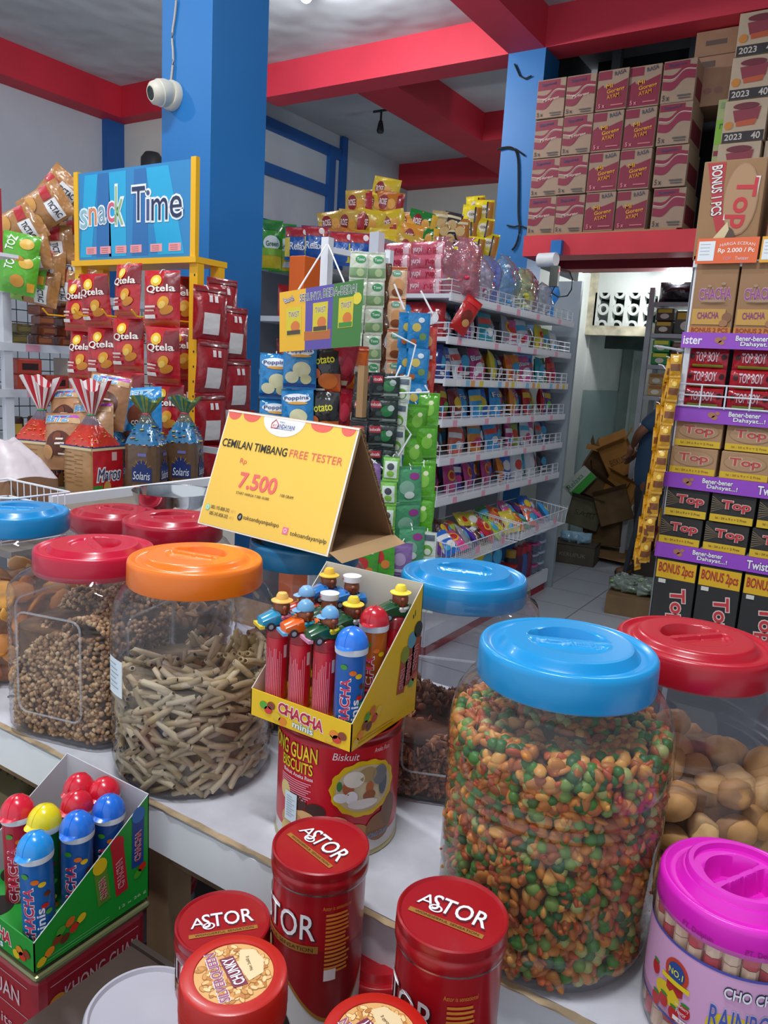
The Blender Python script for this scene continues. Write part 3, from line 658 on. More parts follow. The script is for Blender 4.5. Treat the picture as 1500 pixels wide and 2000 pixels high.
# ================================================================== TINS, DISPLAYS, SIGN
def astor(loc, Hh, Rr, label, rot, full=True, faceang=0.):
    """red wafer tin; rot = direction of the lid lettering, faceang = where the name sits on the side"""
    t = empty('wafer_tin', loc); tag(t, label, 'tin')
    red = M('#a80f1c', .28, coat=.3); 
    b = MB(); b.lathe([(.0001, 0), (Rr*.95, 0), (Rr*.97, .002), (Rr*.955, .004), (Rr*.955, Hh*.42)], M('#c9c4c4', .3, coat=.2), 72)
    b.lathe([(Rr*.955, Hh*.42), (Rr*.955, Hh-.0245)], red, 72)
    b.lathe([(Rr*.955, Hh-.0245), (Rr*.985, Hh-.0235), (Rr*.985, Hh-.022), (Rr*.96, Hh-.021)], STEEL, 72)
    S = cyl(Rr*.955, 0, -PI/2); u = lambda d: R(d+faceang)*Rr
    # wavy foot of the red field, gold line
    rd2 = M('#8e0f18', .3, coat=.2); gold = M('#b8803a', .35, metal=.4)
    def wave(x): return Hh*.40+Hh*.13*math.cos(x*1.0)
    b.grid(lambda p, q: (lambda A, z: (math.cos(A)*Rr*.958, math.sin(A)*Rr*.958, z))(-PI/2+R(faceang)+(p-.5)*2*PI, (wave((p-.5)*2*PI*2+.5)) + (Hh*.62-wave((p-.5)*2*PI*2+.5))*q), 72, 2, rd2)
    b.grid(lambda p, q: (lambda A, z: (math.cos(A)*Rr*.961, math.sin(A)*Rr*.961, z))(-PI/2+R(faceang)+(p-.5)*2*PI, wave((p-.5)*2*PI*2+.5)-.0035+.0045*q), 72, 1, gold)
    sh = M('#5b1218', .5)
    b.ptext(S, 'ASTOR', u(0)+.0012, Hh*.735-.0014, Rr*1.75, Rr*.55, sh, lift=.0006, off=.02)
    b.ptext(S, 'ASTOR', u(0), Hh*.735, Rr*1.75, Rr*.55, M('#f0ecf0', .35), lift=.0011, off=.005)
    b.prect(S, u(0)-Rr*.95, Hh*.735-Rr*.56, u(0)+Rr*.95, Hh*.735-Rr*.40, gold, lift=.0006, nu=16, nv=1)
    b.ptext(S, 'WONDERFUL SENSATION', u(0), Hh*.735-Rr*.48, Rr*1.7, Rr*.085, M('#3a1410', .5), lift=.0011)
    gb = M('#d9862e', .5)
    rnd = random.Random(3)
    for k in range(15): b.prect(S, u(62), Hh*.80-k*.0043, u(62)+Rr*(.42+.12*rnd.random()), Hh*.80-k*.0043-.0024, gb, lift=.0007, nu=6, nv=1)
    b.ptext(S, 'Astor is sensational', u(75), Hh*.83, Rr*.6, .004, gb, lift=.0009)
    b.prect(S, u(62), Hh*.47, u(76), Hh*.47+.012, M('#e8d9dc', .5), lift=.0007)
    b.pell(S, u(-16), Hh*.55, .006, .012, M('#2a1512', .4), lift=.0008); b.pell(S, u(-16), Hh*.55, .0035, .010, M('#c9a070', .5), lift=.0011)
    b.pell(S, u(20), Hh*.22, .005, .013, M('#241a18', .4), lift=.0008, rot=.3)
    b.build('tin_body', t)
    b = MB()
    b.lathe([(Rr*.985, Hh-.022), (Rr, Hh-.021), (Rr, Hh-.012), (Rr*.985, Hh-.0105), (Rr*.985, Hh-.008), (Rr*.997, Hh-.0065), (Rr*.99, Hh-.001), (Rr*.96, Hh), (Rr*.93, Hh-.0012), (Rr*.91, Hh-.0022), (.0001, Hh-.0022)], M('#9e0d1a', .3, coat=.3), 72)
    S = plane((0, 0, Hh-.0022), (math.cos(rot), math.sin(rot), 0), (-math.sin(rot), math.cos(rot), 0))
    b.ptext(S, 'A', -Rr*.52, Rr*.08, Rr*.30, Rr*.30, sh, lift=.0004, off=.03); b.ptext(S, 'STOR', Rr*.10+.0007, Rr*.10-.001, Rr*1.05, Rr*.40, sh, lift=.0004, off=.03)
    wh = M('#ece6f0', .35)
    b.ptext(S, 'A', -Rr*.52, Rr*.08, Rr*.30, Rr*.30, wh, lift=.0008); b.ptext(S, 'STOR', Rr*.10, Rr*.10, Rr*1.05, Rr*.40, wh, lift=.0008, off=.01)
    b.pell(S, -Rr*.3, -Rr*.06, Rr*.13, Rr*.1, wh, lift=.0009, r0=.7)
    b.prect(S, -Rr*.72, -Rr*.34, Rr*.68, -Rr*.23, gold, lift=.0005); b.ptext(S, 'WONDERFUL SENSATION', 0, -Rr*.285, Rr*1.2, Rr*.055, M('#3a1410', .5), lift=.0009)
    b.build('tin_lid', t)
    return t
zb = .93
p = pd(627, 1647, .745); astor((p.x, p.y, zb), p.z-zb, .0475, 'tall red wafer tin standing against the worn counter edge, topmost of the three', R(-14), faceang=-18)
p = pd(884, 1779, .62); astor((p.x, p.y, zb), p.z-zb, .0455, 'red wafer tin standing left of the largest jar, on its own', R(6), faceang=-36)
p = pd(436, 1798, .76); astor((p.x, p.y, zb), p.z-zb, .047, 'short red wafer tin partly behind the cashew-topped jar', R(50), faceang=-20)
def cashew_jar(loc, Hh, Rr, label, rot):
    t = empty('cashew_jar', loc); tag(t, label, 'jar')
    b = MB(); b.lathe([(.0001, .002), (Rr*.85, 0), (Rr*.93, .004), (Rr*.94, Hh-.045), (Rr*.9, Hh-.034), (Rr*.86, Hh-.03), (Rr*.86, Hh-.02)], clearjar, 64); b.build('jar_body', t)
    rc = M('#b81a0e', .35, coat=.1)
    b = MB(); b.lathe([(Rr*.93, Hh-.034), (Rr, Hh-.033), (Rr, Hh-.006), (Rr*.97, Hh-.001), (Rr*.93, Hh), (Rr*.74, Hh), (Rr*.73, Hh-.001), (.0001, Hh-.001)], rc, 72)
    for k in range(3): b.lathe([(Rr*1.0, Hh-.026+k*.003), (Rr*1.006, Hh-.025+k*.003), (Rr*1.0, Hh-.024+k*.003)], rc, 72)
    b.build('lid', t)
    S = plane((0, 0, Hh-.001), (math.cos(rot), math.sin(rot), 0), (-math.sin(rot), math.cos(rot), 0))
    b = MB(); b.pell(S, 0, 0, Rr*.725, Rr*.725, M('#d8a261', .5), lift=.0003, n=40)
    rnd = random.Random(5)
    for k in range(150):   # printed cashews
        a = rnd.uniform(0, 2*PI); q = Rr*.655*math.sqrt(rnd.random()); x, y = q*math.cos(a), q*math.sin(a); an = rnd.uniform(0, 2*PI)
        col = rnd.choice(['#e0b073', '#c98d48', '#ebc48c', '#b87835'])
        l0 = .0004+.0000015*k
        b.pell(S, x, y, Rr*.085, Rr*.05, M('#9a5f26', .6), lift=l0, n=12, rot=an, rings=1); b.pell(S, x, y, Rr*.072, Rr*.038, M(col, .5), lift=l0+.0001, n=12, rot=an, rings=1)
    b.ppoly(S, [(x*Rr, y*Rr) for x, y in ((-.3, -.2), (.1, -.12), (.5, -.25), (.42, -.5), (.1, -.6), (-.2, -.5))], M('#e2c79a', .5), lift=.0009)
    L1_ = lambda v: v*Rr
    b.T = None
    ang = R(8)
    b.ptext(S, 'SILVERQUEEN', -Rr*.0, Rr*.30, Rr*1.2, Rr*.22, M('#a0486e', .5), lift=.0013, off=.01, outline=M('#f4ecef', .5), oo=.05)
    b.prect(S, -Rr*.36, -Rr*.13, Rr*.40, Rr*.14, M('#7c2440', .5), lift=.0010, fn=lambda u, v: (u, v+.1*u))
    b.ptext(S, 'CHUNKY', Rr*.02, Rr*.005, Rr*.68, Rr*.2, M('#f3eef2', .5), lift=.0014, off=.02, rot=.1)
    b.ptext(S, 'Net 2x60 g', Rr*.1, -Rr*.32, Rr*.36, Rr*.08, M('#6b4a2a', .5), lift=.0013)
    b.build('lid_print', t)
    # cashews seen through the wall
    P = [(Rr*.85, 0), (Rr*.93, .004), (Rr*.94, Hh-.045), (Rr*.86, Hh-.03)]
    return t, P
p = pd(457, 1902, .575); t, P = cashew_jar((p.x, p.y, zb), 1.15-zb, .0405, 'jar with an orange-red lid printed with cashews, in front of the short wafer tin', R(149))
stuff('chocolate_cashews', 'dark chocolate cashews inside the jar in front of the short wafer tin', 'sweets', (p.x, p.y, zb), 0, P, None, .165, [(1, 'nut', ['#5a3826', '#6d4630', '#8a5c3a'], .007)], .006, '#2e1c14', 420, seed=31)
p = pz(735, 2022, 1.13); t, P = cashew_jar((p.x, p.y, zb), 1.13-zb, .0405, 'jar with a cashew-printed orange-red lid cut by the bottom of the picture', R(160))
stuff('chocolate_almonds', 'dark chocolates inside the cashew-lidded jar cut by the picture bottom', 'sweets', (p.x, p.y, zb), 0, P, None, .15, [(1, 'nut', ['#5a3826', '#6d4630'], .007)], .006, '#2e1c14', 300, seed=32)
# translucent white tub
p = pz(284, 1972, .985); t = empty('translucent_tub', (p.x, p.y, .93)); tag(t, 'round frosted white plastic tub with a lid, beside the square red tin', 'tub')
fr_ = M('#b9b6c2', .35, tr=.15)
b = MB(); b.lathe([(.0001, 0), (.046, 0), (.05, .003), (.053, .042)], fr_, 64); b.build('tub_body', t)
b = MB(); b.lathe([(.054, .04), (.0565, .041), (.0565, .052), (.0545, .0555), (.052, .0555), (.050, .052), (.0001, .0505)], fr_, 64); b.build('lid', t)
# red lidded round boxes behind the tins, and one under the counter
def redbox(loc, r, h, label, c='#b0121f'):
    t = empty('round_tub', loc); tag(t, label, 'tub')
    b = MB(); b.lathe([(.0001, 0), (r*.9, 0), (r*.95, .004), (r*.95, h-.02)], clear('#f0f0f4', .25), 56); b.build('tub_body', t)
    b = lid_mb(r, M(c, .3, coat=.1), .02, R(40), deep=.008); b.build('lid', t).location = (0, 0, h-.02)
p = pz(722, 1880, .985); redbox((p.x+.005, p.y+.01, .93), .05, .062, 'round tub with a red lid, wedged between the tall wafer tin and the lone one')
p = pz(292, 1712, .84); redbox((p.x, p.y+.01, .68), .062, .16, 'round tub with a dark red lid, down on the shelf under the counter', '#8d1220')
# ---- square biscuit tin at the left bottom
X1, Y1, zt = -.654, .41, .955
t = empty('square_biscuit_tin', (X1-.12, Y1+.075, .715)); tag(t, 'square red and gold biscuit tin under the green display', 'tin')
hh_ = zt-.715; rt = M('#a5202f', .35, coat=.15); gg = M('#7f8158', .3, metal=.55, coat=.1)
b = MB(); b.bbox(-.117, .117, -.073, .073, 0, hh_-.008, rt, .012)
Sx = plane((.1175, 0, 0), (0, 1, 0), (0, 0, 1)); Sy = plane((0, -.0735, 0), (1, 0, 0), (0, 0, 1)); wl = M('#d4b6bb', .5)
for S, w in ((Sx, .058), (Sy, .1)):
    b.prect(S, -w, hh_-.028, w, hh_-.0272, wl); b.prect(S, -w, hh_-.066, w, hh_-.0652, wl)
    b.prect(S, -w, hh_-.15, w, hh_-.149, wl)
b.ptext(Sx, 'KHONG GUAN', .008, hh_-.047, .098, .017, wl, off=.01)
b.ptext(Sx, 'Top', -.012, hh_-.083, .028, .016, wl); b.ptext(Sx, 'Biscuits', .008, hh_-.106, .052, .017, wl)
b.pell(Sx, -.05, hh_-.057, .013, .016, M('#d98a2c', .5), lift=.0006); b.pell(Sx, -.05, hh_-.057, .006, .008, M('#f0dcc0', .5), lift=.0009, pw=lambda a: .7+.3*math.cos(8*a))
b.ptext(Sy, 'KHONG GUAN', .01, hh_-.047, .15, .019, wl, off=.01); b.ptext(Sy, 'Top Biscuits', .01, hh_-.09, .12, .017, wl)
b.build('tin_body', t)
b = MB(); b.bbox(-.12, .12, -.076, .076, hh_-.012, hh_-.003, gg, .004); b.bbox(-.108, .108, -.064, .064, hh_-.006, hh_, gg, .004)
b.lathe([(.062, hh_), (.06, hh_+.0025), (.057, hh_), (.05, hh_+.001), (.001, hh_+.001)], M('#a39a5e', .25, metal=.7), 48, cx=.0); b.build('tin_lid', t)
# ---- big brassy tin lid at the extreme left
p = pz(-45, 1555, .93); t = empty('brass_lidded_tin', (p.x-.02, p.y, .715)); tag(t, 'round tin with a dull brass lid at the left picture edge', 'tin')
br_ = M('#8b7f5c', .35, metal=.6)
b = MB(); b.lathe([(.0001, 0), (.1, 0), (.1, .2)], M('#7a2020', .4), 64); b.build('tin_body', t)
b = MB(); b.lathe([(.101, .195), (.105, .2), (.105, .212), (.1, .216), (.094, .213), (.09, .216), (.07, .216), (.066, .213), (.0001, .213)], br_, 64); b.build('tin_lid', t)
# ---- round biscuit tin under the yellow display
BT = (-.487, .702, Z0); t = empty('round_biscuit_tin', BT); tag(t, 'round red biscuit tin with an oval family picture, under the yellow display', 'tin')
rb = .0735; hb = .148; cream = M('#d8b483', .5)
b = MB(); b.lathe([(.0001, 0), (rb, 0), (rb*1.012, .002), (rb, .005), (rb*.99, .006)], M('#c3b98c', .3, metal=.5), 72); b.lathe([(rb*.99, .006), (rb*.99, .022)], M('#d3d0cf', .35), 72)
b.lathe([(rb*.99, .022), (rb*.99, hb-.012)], M('#c41226', .35, coat=.2), 72); b.lathe([(rb*.99, hb-.012), (rb*.975, hb-.008), (rb*.99, hb-.005), (rb*1.01, hb-.003), (rb*1.01, hb), (rb*.97, hb), (rb*.95, hb-.005), (.001, hb-.005)], M('#9b1224', .3, metal=.4, coat=.2), 72)
S = cyl(rb*.99, 0, camdir(*BT[:2])); 
def bell(*a, **k): b.pell(S, *a, **k)
for (x, z, w, h, c) in ((-.055, .035, .03, .018, '#c9975c'), (-.02, .032, .03, .016, '#d9a868'), (.02, .03, .034, .018, '#b58450'), (.055, .034, .032, .022, '#8d6242'), (-.05, .062, .024, .012, '#4c2a24'), (-.024, .058, .02, .011, '#3f2520'), (-.068, .07, .014, .014, '#dcc484'), (-.038, .045, .026, .012, '#e0b27a'), (0, .045, .024, .012, '#d8c078'), (.068, .05, .02, .024, '#7c5a44'), (-.062, .022, .018, .014, '#dcc07c')):
    b.pell(S, x, z, w*.62, h*.8, M(c, .5), lift=.0008+abs(x)*.004)
b.pell(S, .032, .087, .0405, .034, M('#e3bf1c', .4), lift=.0012, n=48, pw=lambda a: 1+.03*math.cos(14*a)); b.pell(S, .032, .087, .0345, .028, M('#cdbd9c', .5), lift=.0015, n=32)
for (x, z, w, h, c) in ((.018, .1, .012, .01, '#e6e0d4'), (.034, .104, .011, .009, '#a98f62'), (.05, .1, .01, .012, '#777a82'), (.055, .088, .006, .014, '#5c6a78'), (.012, .09, .0065, .009, '#b0603c'), (.037, .088, .005, .007, '#b8683e'), (.004, .078, .008, .006, '#e4e4e8'), (.016, .078, .007, .008, '#eeeef2'), (.037, .078, .008, .006, '#9c5c3c'), (.03, .069, .018, .006, '#e3e0dc'), (.032, .066, .01, .003, '#a8442c'), (.002, .092, .003, .006, '#3c7a3c')):
    b.pell(S, x, z, w, h, M(c, .5), lift=.0017+.00002*w*1000)
b.ptext(S, 'Biskuit', .008, .127, .03, .0085, M('#f2e9ec', .5), lift=.001, shear=.2, rot=-.02); b.ptext(S, 'Aneka Rasa', .052, .131, .022, .0055, M('#e8c8cc', .5), lift=.001, shear=.2)
ye = M('#f0cf24', .4); nk = M('#5a1216', .5)
b.ptext(S, 'KHONG GUAN', -.068, .124, .088, .0175, ye, lift=.0011, off=.015, outline=nk, oo=.02); b.ptext(S, 'BISCUITS', -.052, .106, .046, .013, ye, lift=.0011, off=.015, outline=nk, oo=.02)
b.ptext(S, 'Biskuit Aneka Rasa', -.05, .095, .044, .0045, M('#f4dfe3', .5), lift=.0011, off=.01)
for k in range(9): b.prect(S, -.076, .089-k*.0027, -.03-.003*(k % 3), .0875-k*.0027, M('#e48a9c', .5), lift=.001, nu=8, nv=1)
b.ptext(S, 'KHONG GUAN', .05, .026, .035, .006, M('#5c9ccf', .5), lift=.0022)
b.prect(S, -.066, .035, -.047, .071, M('#d8e6f0', .6), lift=.0024, nu=5, nv=1)
for k in range(9): b.prect(S, -.063, .066-k*.003, -.054+.004*(k % 2), .0653-k*.003, M('#8fa0ae', .6), lift=.0028, nu=2, nv=1)
b.build('tin_body', t)

# ================================================================== CARD DISPLAYS WITH SWEET TUBES
def tube_pack(kind, capc, label, loc, group=None, rz=0., h=.1, r=.0145, bodyc='#1f5fb4', tilt=(0, 0), driver=None, car=None):
    t = empty('sweet_tube', loc, rz); t.rotation_euler = (tilt[0], tilt[1], rz); tag(t, label, 'sweet tube', group)
    b = MB(); bm_ = M(bodyc, .3, coat=.3)
    b.lathe([(.0001, 0), (r*.9, 0), (r, .003), (r, h)], bm_, 28, cap1=True)
    S = cyl(r, 0, -PI/2)
    wht = M('#e9e6ef', .4); sk = M('#c2224a', .4)
    if kind == 'cap':
        b.ptext(S, 'CHACHA', -r*.35, h*.40, h*.62, r*.62, sk, lift=.0007, off=.02, rot=PI/2, outline=wht, oo=.05)
        b.ptext(S, 'minis', r*.35, h*.30, h*.36, r*.45, wht, lift=.0008, off=.02, rot=PI/2)
        for (u, v, c) in ((.1, .78, '#e0701c'), (.5, .74, '#ecc21c'), (-.5, .84, '#4aa02c'), (.8, .62, '#6b3418'), (.62, .5, '#c8241c'), (.85, .42, '#4aa02c'), (.8, .24, '#ecc21c'), (.95, .14, '#d8661c')):
            b.pell(S, u*r, v*h, r*.24, r*.18, M(c, .3), lift=.0008, n=12, rings=1)
    else:
        pl = M('#e88a9a', .5); rn = random.Random(len(label)); uc = R(66)*r-r*.3
        for k in range(11): b.prect(S, uc-r*.9+k*r*.16, .006+.003*rn.random(), uc-r*.9+k*r*.16+r*.07, h*(.62+.3*rn.random()), pl, lift=.0004, nu=1, nv=1)
        b.prect(S, uc+r*.95, h*.72, uc+r*1.3, h*.9, M('#e6d6dc', .5), lift=.0005, nu=2, nv=1)
    b.build('tube_body', t)
    if kind == 'cap':
        b = MB(); cm = M(capc, .25, coat=.4)
        b.lathe([(r*1.08, h-.004), (r*1.1, h), (r*1.1, h+.003)], M('#dfe6ee', .4), 32); b.lathe([(r*1.1, h+.003)]+[(r*1.1*math.cos(R(q)), h+.003+r*1.25*math.sin(R(q))) for q in (0, 15, 30, 45, 60, 75, 90)], cm, 32)
        b.grid(lambda p, q: (lambda A: (math.cos(A)*r*(1.05+.42*q*math.sin(p*PI)), math.sin(A)*r*(1.05+.42*q*math.sin(p*PI)), h+.006-.002*q))(R(200)+R(80)*p), 10, 3, cm)
        b.tube([(r*1.11*math.cos(R(q))*math.cos(R(60)), r*1.11*math.cos(R(q))*math.sin(R(60)), h+.003+r*1.26*math.sin(R(q))) for q in range(0, 181, 15)], .0003, cm, 4)
        b.build('cap', t)
    else:
        b = MB(); b.lathe([(r, h), (r*1.06, h+.001), (r*.95, h+.012), (r*.6, h+.016)], M('#b01c30', .2, coat=.3, tr=.35), 24); b.build('neck', t)
        # a small plastic car with a plain round passenger in a hat
        c = empty('toy_car', (0, 0, h+.012)); c.parent = t; cm = M(car[0], .2, coat=.6)
        b = MB()
        prof = [(-.024, .001, .006), (-.022, .0105, .012), (-.008, .0115, .018), (-.001, .0105, .019), (.003, .010, .012), (.02, .0105, .013), (.023, .006, .008)]
        vs = []; fs = []; n = 12
        for (x, w, z) in prof:
            for i in range(n):
                a = 2*PI*i/n; q = se(a, 4); vs.append((w*q*math.cos(a), x, z*.5+z*.5*q*math.sin(a)))
        for k in range(len(prof)-1):
            for i in range(n): j = (i+1) % n; fs.append((k*n+i, k*n+j, (k+1)*n+j, (k+1)*n+i))
        fs.append(tuple(range(n))); fs.append(tuple(range(len(vs)-1, len(vs)-n-1, -1)))
        b.add(vs, fs, cm); b.box(-.0115, .0115, -.0255, -.02, .001, .0045, M(car[1], .4)); b.box(-.009, .009, -.006, -.003, .012, .0185, cm)
        b.build('car_body', c)
        for sx in (-1, 1):
            for yy in (-.013, .013):
                b = MB(); b.T = Matrix.Translation((sx*.0105, yy, .003)) @ Matrix.Rotation(PI/2, 4, 'Y'); b.lathe([(.0001, -.002), (.0048, -.002), (.0048, .002), (.003, .0022), (.0001, .0022)], M('#2a2a34', .5), 14); b.lathe([(.0028, .0024), (.0001, .0025)], M('#9aa0a8', .3), 12); b.build('wheel', c)
        d = empty('toy_passenger', (0, .004, h+.022)); d.parent = t; br2 = M('#8a4524', .4, coat=.2)
        b = MB(); b.ball((0, 0, .011), .0105, br2, 16, 11, (1, .9, 1.1))
        for sx in (-1, 1):
            b.tube([(sx*.009, 0, .006), (sx*.0145, -.002, .008), (sx*.0155, -.003, .013)], [.0016, .0015, .0018], br2, 6); b.ball((sx*.0158, -.003, .0148), .0026, br2, 8, 6)
        b.build('body', d)
        b = MB(); b.lathe([(.0105, -.002), (.0115, .002), (.010, .004)], M(driver[2], .4), 18); b.build('collar', d)
        b = MB(); hm = M(driver[1], .35)
        if driver[0] == 'hat': b.lathe([(.0001, .0285), (.005, .028), (.0068, .025), (.0072, .0215), (.0125, .0195), (.0125, .0185), (.007, .0185)], hm, 22)
        if driver[0] == 'cap':
            b.lathe([(.0001, .0275), (.005, .0265), (.0088, .0225), (.0104, .017), (.0102, .016)], hm, 22); b.grid(lambda p, q: ((p-.5)*.016, -.0085-.0075*q*(1-(2*p-1)**2*.6), .0168-.001*q), 8, 3, hm)
        if driver[0] == 'band':
            b.lathe([(.0088, .018), (.0106, .0185), (.0112, .0255), (.0085, .0262), (.0001, .0262)], hm, 22)
            Sb = cyl(.0112, .022, -PI/2); b.prect(Sb, -.0007, -.0024, .0007, .0024, M('#c8202c', .5), lift=.0004, nu=1, nv=1); b.prect(Sb, -.0024, -.0007, .0024, .0007, M('#c8202c', .5), lift=.0005, nu=2, nv=1)
        b.build('hat', d)
    return t
def display(loc, W_, D_, hf, hbk, c_out, c_in, c_deck, label, text2, rz=0., ncols=4, nrows=3, rhole=.016, lowdeck=.02):
    t = empty('sweet_display_box', loc, rz); tag(t, label, 'display box'); th = .0012
    co = M(c_out, .45, coat=.15); ci = M(c_in, .8)
    b = MB(); b.box(-W_/2, W_/2, -D_/2, -D_/2+th, 0, hf, co)
    S = plane((0, -D_/2, 0), (1, 0, 0), (0, 0, 1)); dk = M('#7a1426', .5)
    b.ptext(S, 'CHACHA', .002, hf*.60, W_*.44, hf*.38, M('#c81f38', .4), off=.03, outline=M('#f5eef0', .5), oo=.06, rot=-.08); b.ptext(S, 'minis', .006, hf*.22, W_*.2, hf*.22, M('#f5f3f0', .4), off=.02, outline=M('#2a8fa0', .5), oo=.03, rot=-.05)
    for (u, v, c) in ((-.36, .55, '#56a82c'), (-.31, .42, '#d8341c'), (-.28, .62, '#8a3c1c'), (-.22, .3, '#e8c21c'), (.34, .42, '#ee8a1c'), (.37, .28, '#d8341c'), (.42, .46, '#8a3c1c'), (.3, .22, '#e8c21c'), (-.16, .2, '#ee8a1c')):
        b.pell(S, u*W_, v*hf, W_*.04, W_*.033, M(c, .25, coat=.4), lift=.0009, n=16, rings=1)
    b.build('front_panel', t)
    b = MB(); b.box(-W_/2, W_/2, D_/2-th, D_/2, 0, hbk, ci); b.build('back_panel', t)
    for sx in (-1, 1):
        b = MB(); x0, x1 = (W_/2-th, W_/2) if sx > 0 else (-W_/2, -W_/2+th)
        pts = [(-D_/2, 0), (D_/2, 0), (D_/2, hbk), (-D_/2, hf)]
        out = x1 if sx > 0 else x0; inn = x0 if sx > 0 else x1
        b.add([(out, y, z) for y, z in pts], [(0, 1, 2, 3)], co, False); b.add([(inn, y, z) for y, z in pts], [(3, 2, 1, 0)], ci, False)
        for q in range(4): y0, z0 = pts[q]; y1, z1 = pts[(q+1) % 4]; b.add([(out, y0, z0), (out, y1, z1), (inn, y1, z1), (inn, y0, z0)], [(0, 1, 2, 3)], ci, False)
        if sx > 0:
            S = plane((out, 0, 0), (0, 1, 0), (0, 0, 1)); h_ = hbk
            # printed tubes and candies
            tubes = text2
            for (u, v, hh_, cc, cap_, rr) in tubes:
                w = .0085; b.prect(S, -w, 0, w, hh_, M(cc, .4), lift=.0004, fn=lambda a, c, u=u, v=v, rr=rr: (u+a*math.cos(rr)-c*math.sin(rr), v+a*math.sin(rr)+c*math.cos(rr)), nu=1, nv=1)
                b.pell(S, u-(hh_+.004)*math.sin(rr), v+(hh_+.004)*math.cos(rr), w*1.12, .010, M(cap_, .4), lift=.0006, n=14, rings=1)
                b.ptext(S, 'CHACHA', u-hh_*.42*math.sin(rr), v+hh_*.42*math.cos(rr), hh_*.6, w*.95, M('#b42a3c', .4), lift=.0012, off=.02, rot=PI/2+rr, outline=M('#eadfe2', .5), oo=.04)
            for (u, v, c) in ((-.042, .022, '#8a3c1c'), (-.034, .018, '#6b2c14'), (-.024, .024, '#c8301c'), (-.028, .034, '#d8661c'), (-.016, .03, '#e8c21c'), (-.05, .014, '#ee8a1c'), (-.058, .008, '#e8c21c'), (-.038, .03, '#4aa02c'), (.05, .04, '#4aa02c'), (.056, .046, '#c8301c')):
                b.pell(S, u*D_/.13, v, .0062, .0048, M(c, .25, coat=.3), lift=.0008, n=14, rings=1, rot=.5)
            b.ptext(S, text2_note(c_out), D_*.34, .010, D_*.26, .0045, M('#cfc060' if c_out != '#12952c' else '#bfe0bf', .5), lift=.0006, rot=.0)
            for k in range(2): b.prect(S, -D_*.40, .004+k*.0035, D_*.12, .0052+k*.0035, M('#c79a10' if c_out != '#12952c' else '#5fb46c', .5), lift=.0005)
        b.build('side_panel', t)
    b = MB(); cd_ = M(c_deck, .5)   # flat deck plate; dark discs paint the shade in empty holes
    nx, ny = ncols, nrows
    b.box(-W_/2+th, W_/2-th, -D_/2+th, D_/2-th, lowdeck-.001, lowdeck, cd_)
    if c_out == '#12952c':
        Sd = plane((0, 0, lowdeck), (1, 0, 0), (0, 1, 0))
        for (u, v) in ((-.022, -.055), (-.06, -.055), (-.058, -.01)): b.pell(Sd, u, v, .0175, .0175, M('#1a0f0c', .9), lift=.0005)
    b.build('tube_deck', t)
    return t
def text2_note(c): return '12 x 26 g' if c == '#12952c' else '12 x 10.5 g'
YD = (-.490, .692, 1.1985); YW, YDp = .142, .134
disp = display(YD, YW, YDp, .032, .158, '#f3c60c', '#cfc8ba', '#d9a40c', 'yellow card display box of toy-topped sweet tubes standing on the round biscuit tin', [(.028, .034, .042, '#b0502c', '#8c9a2c', -.12), (.042, .04, .05, '#a84a2c', '#5fa0b8', -.1), (.056, .048, .052, '#a84a2c', '#2c3a2c', -.08)])
xs = [-.052, -.018, .016, .051]; ys = [-.046, -.002, .042]
toys = {(0, 0): (('#1f8fb8', '#e8c83c'), ('hat', '#f0b85a', '#e87a9a'), 'blue toy car with a yellow bumper'), (1, 0): (('#f0641c', '#6fb0d8'), ('cap', '#6fa4cc', '#1fa0b8'), 'orange toy car'),
        (2, 0): (('#16502c', '#d890b0'), ('cap', '#6fa8d4', '#e0c82c'), 'green toy car with a pink bumper'),
        (0, 1): (('#c0301c', '#e0b02c'), ('cap', '#7fb0dc', '#e0c82c'), 'red toy car'), (1, 1): (('#1a4a30', '#5fa0d8'), ('band', '#f0f0f2', '#5f90c8'), 'dark green toy car and white nurse band'), (2, 1): (('#1a4a2c', '#c02c2c'), ('hat', '#f0cf3c', '#e0dcd8'), 'green toy car and yellow hat, behind the capped tube'),
        (0, 2): (('#1f70b8', '#d8c83c'), ('hat', '#f2bf3c', '#3c6fc0'), 'blue toy car and yellow hat, in the back row'), (1, 2): (('#2f78c0', '#e0e0e0'), ('band', '#f2f2f4', '#7fb0d8'), 'blue toy car and nurse band, in the back row'), (3, 2): (('#164a28', '#c03030'), ('hat', '#f4d840', '#e0dcd8'), 'green toy car and yellow hat, in the far corner')}
for (i, j), (carc, drv, nm) in toys.items():
    tube_pack('toy', None, 'red sweet tube topped by a '+nm, (YD[0]+xs[i], YD[1]+ys[j], YD[2]+.012), h=.083+.012*(j == 2), r=.0125, bodyc='#d01c34', driver=drv, car=carc, rz=R(-34+random.uniform(-8, 8)))
tube_pack('cap', '#2a78e0', 'blue sweet tube with a blue cap in the yellow display', (YD[0]+xs[3], YD[1]+ys[0], YD[2]+.004), h=.102, r=.0165, bodyc='#1764bc', rz=R(38))
tube_pack('cap', '#c01c2c', 'orange sweet tube with a red cap behind the blue-capped one', (YD[0]+xs[3]-.004, YD[1]+ys[1]+.004, YD[2]+.006), h=.112, r=.0155, bodyc='#c8661c', rz=R(42))
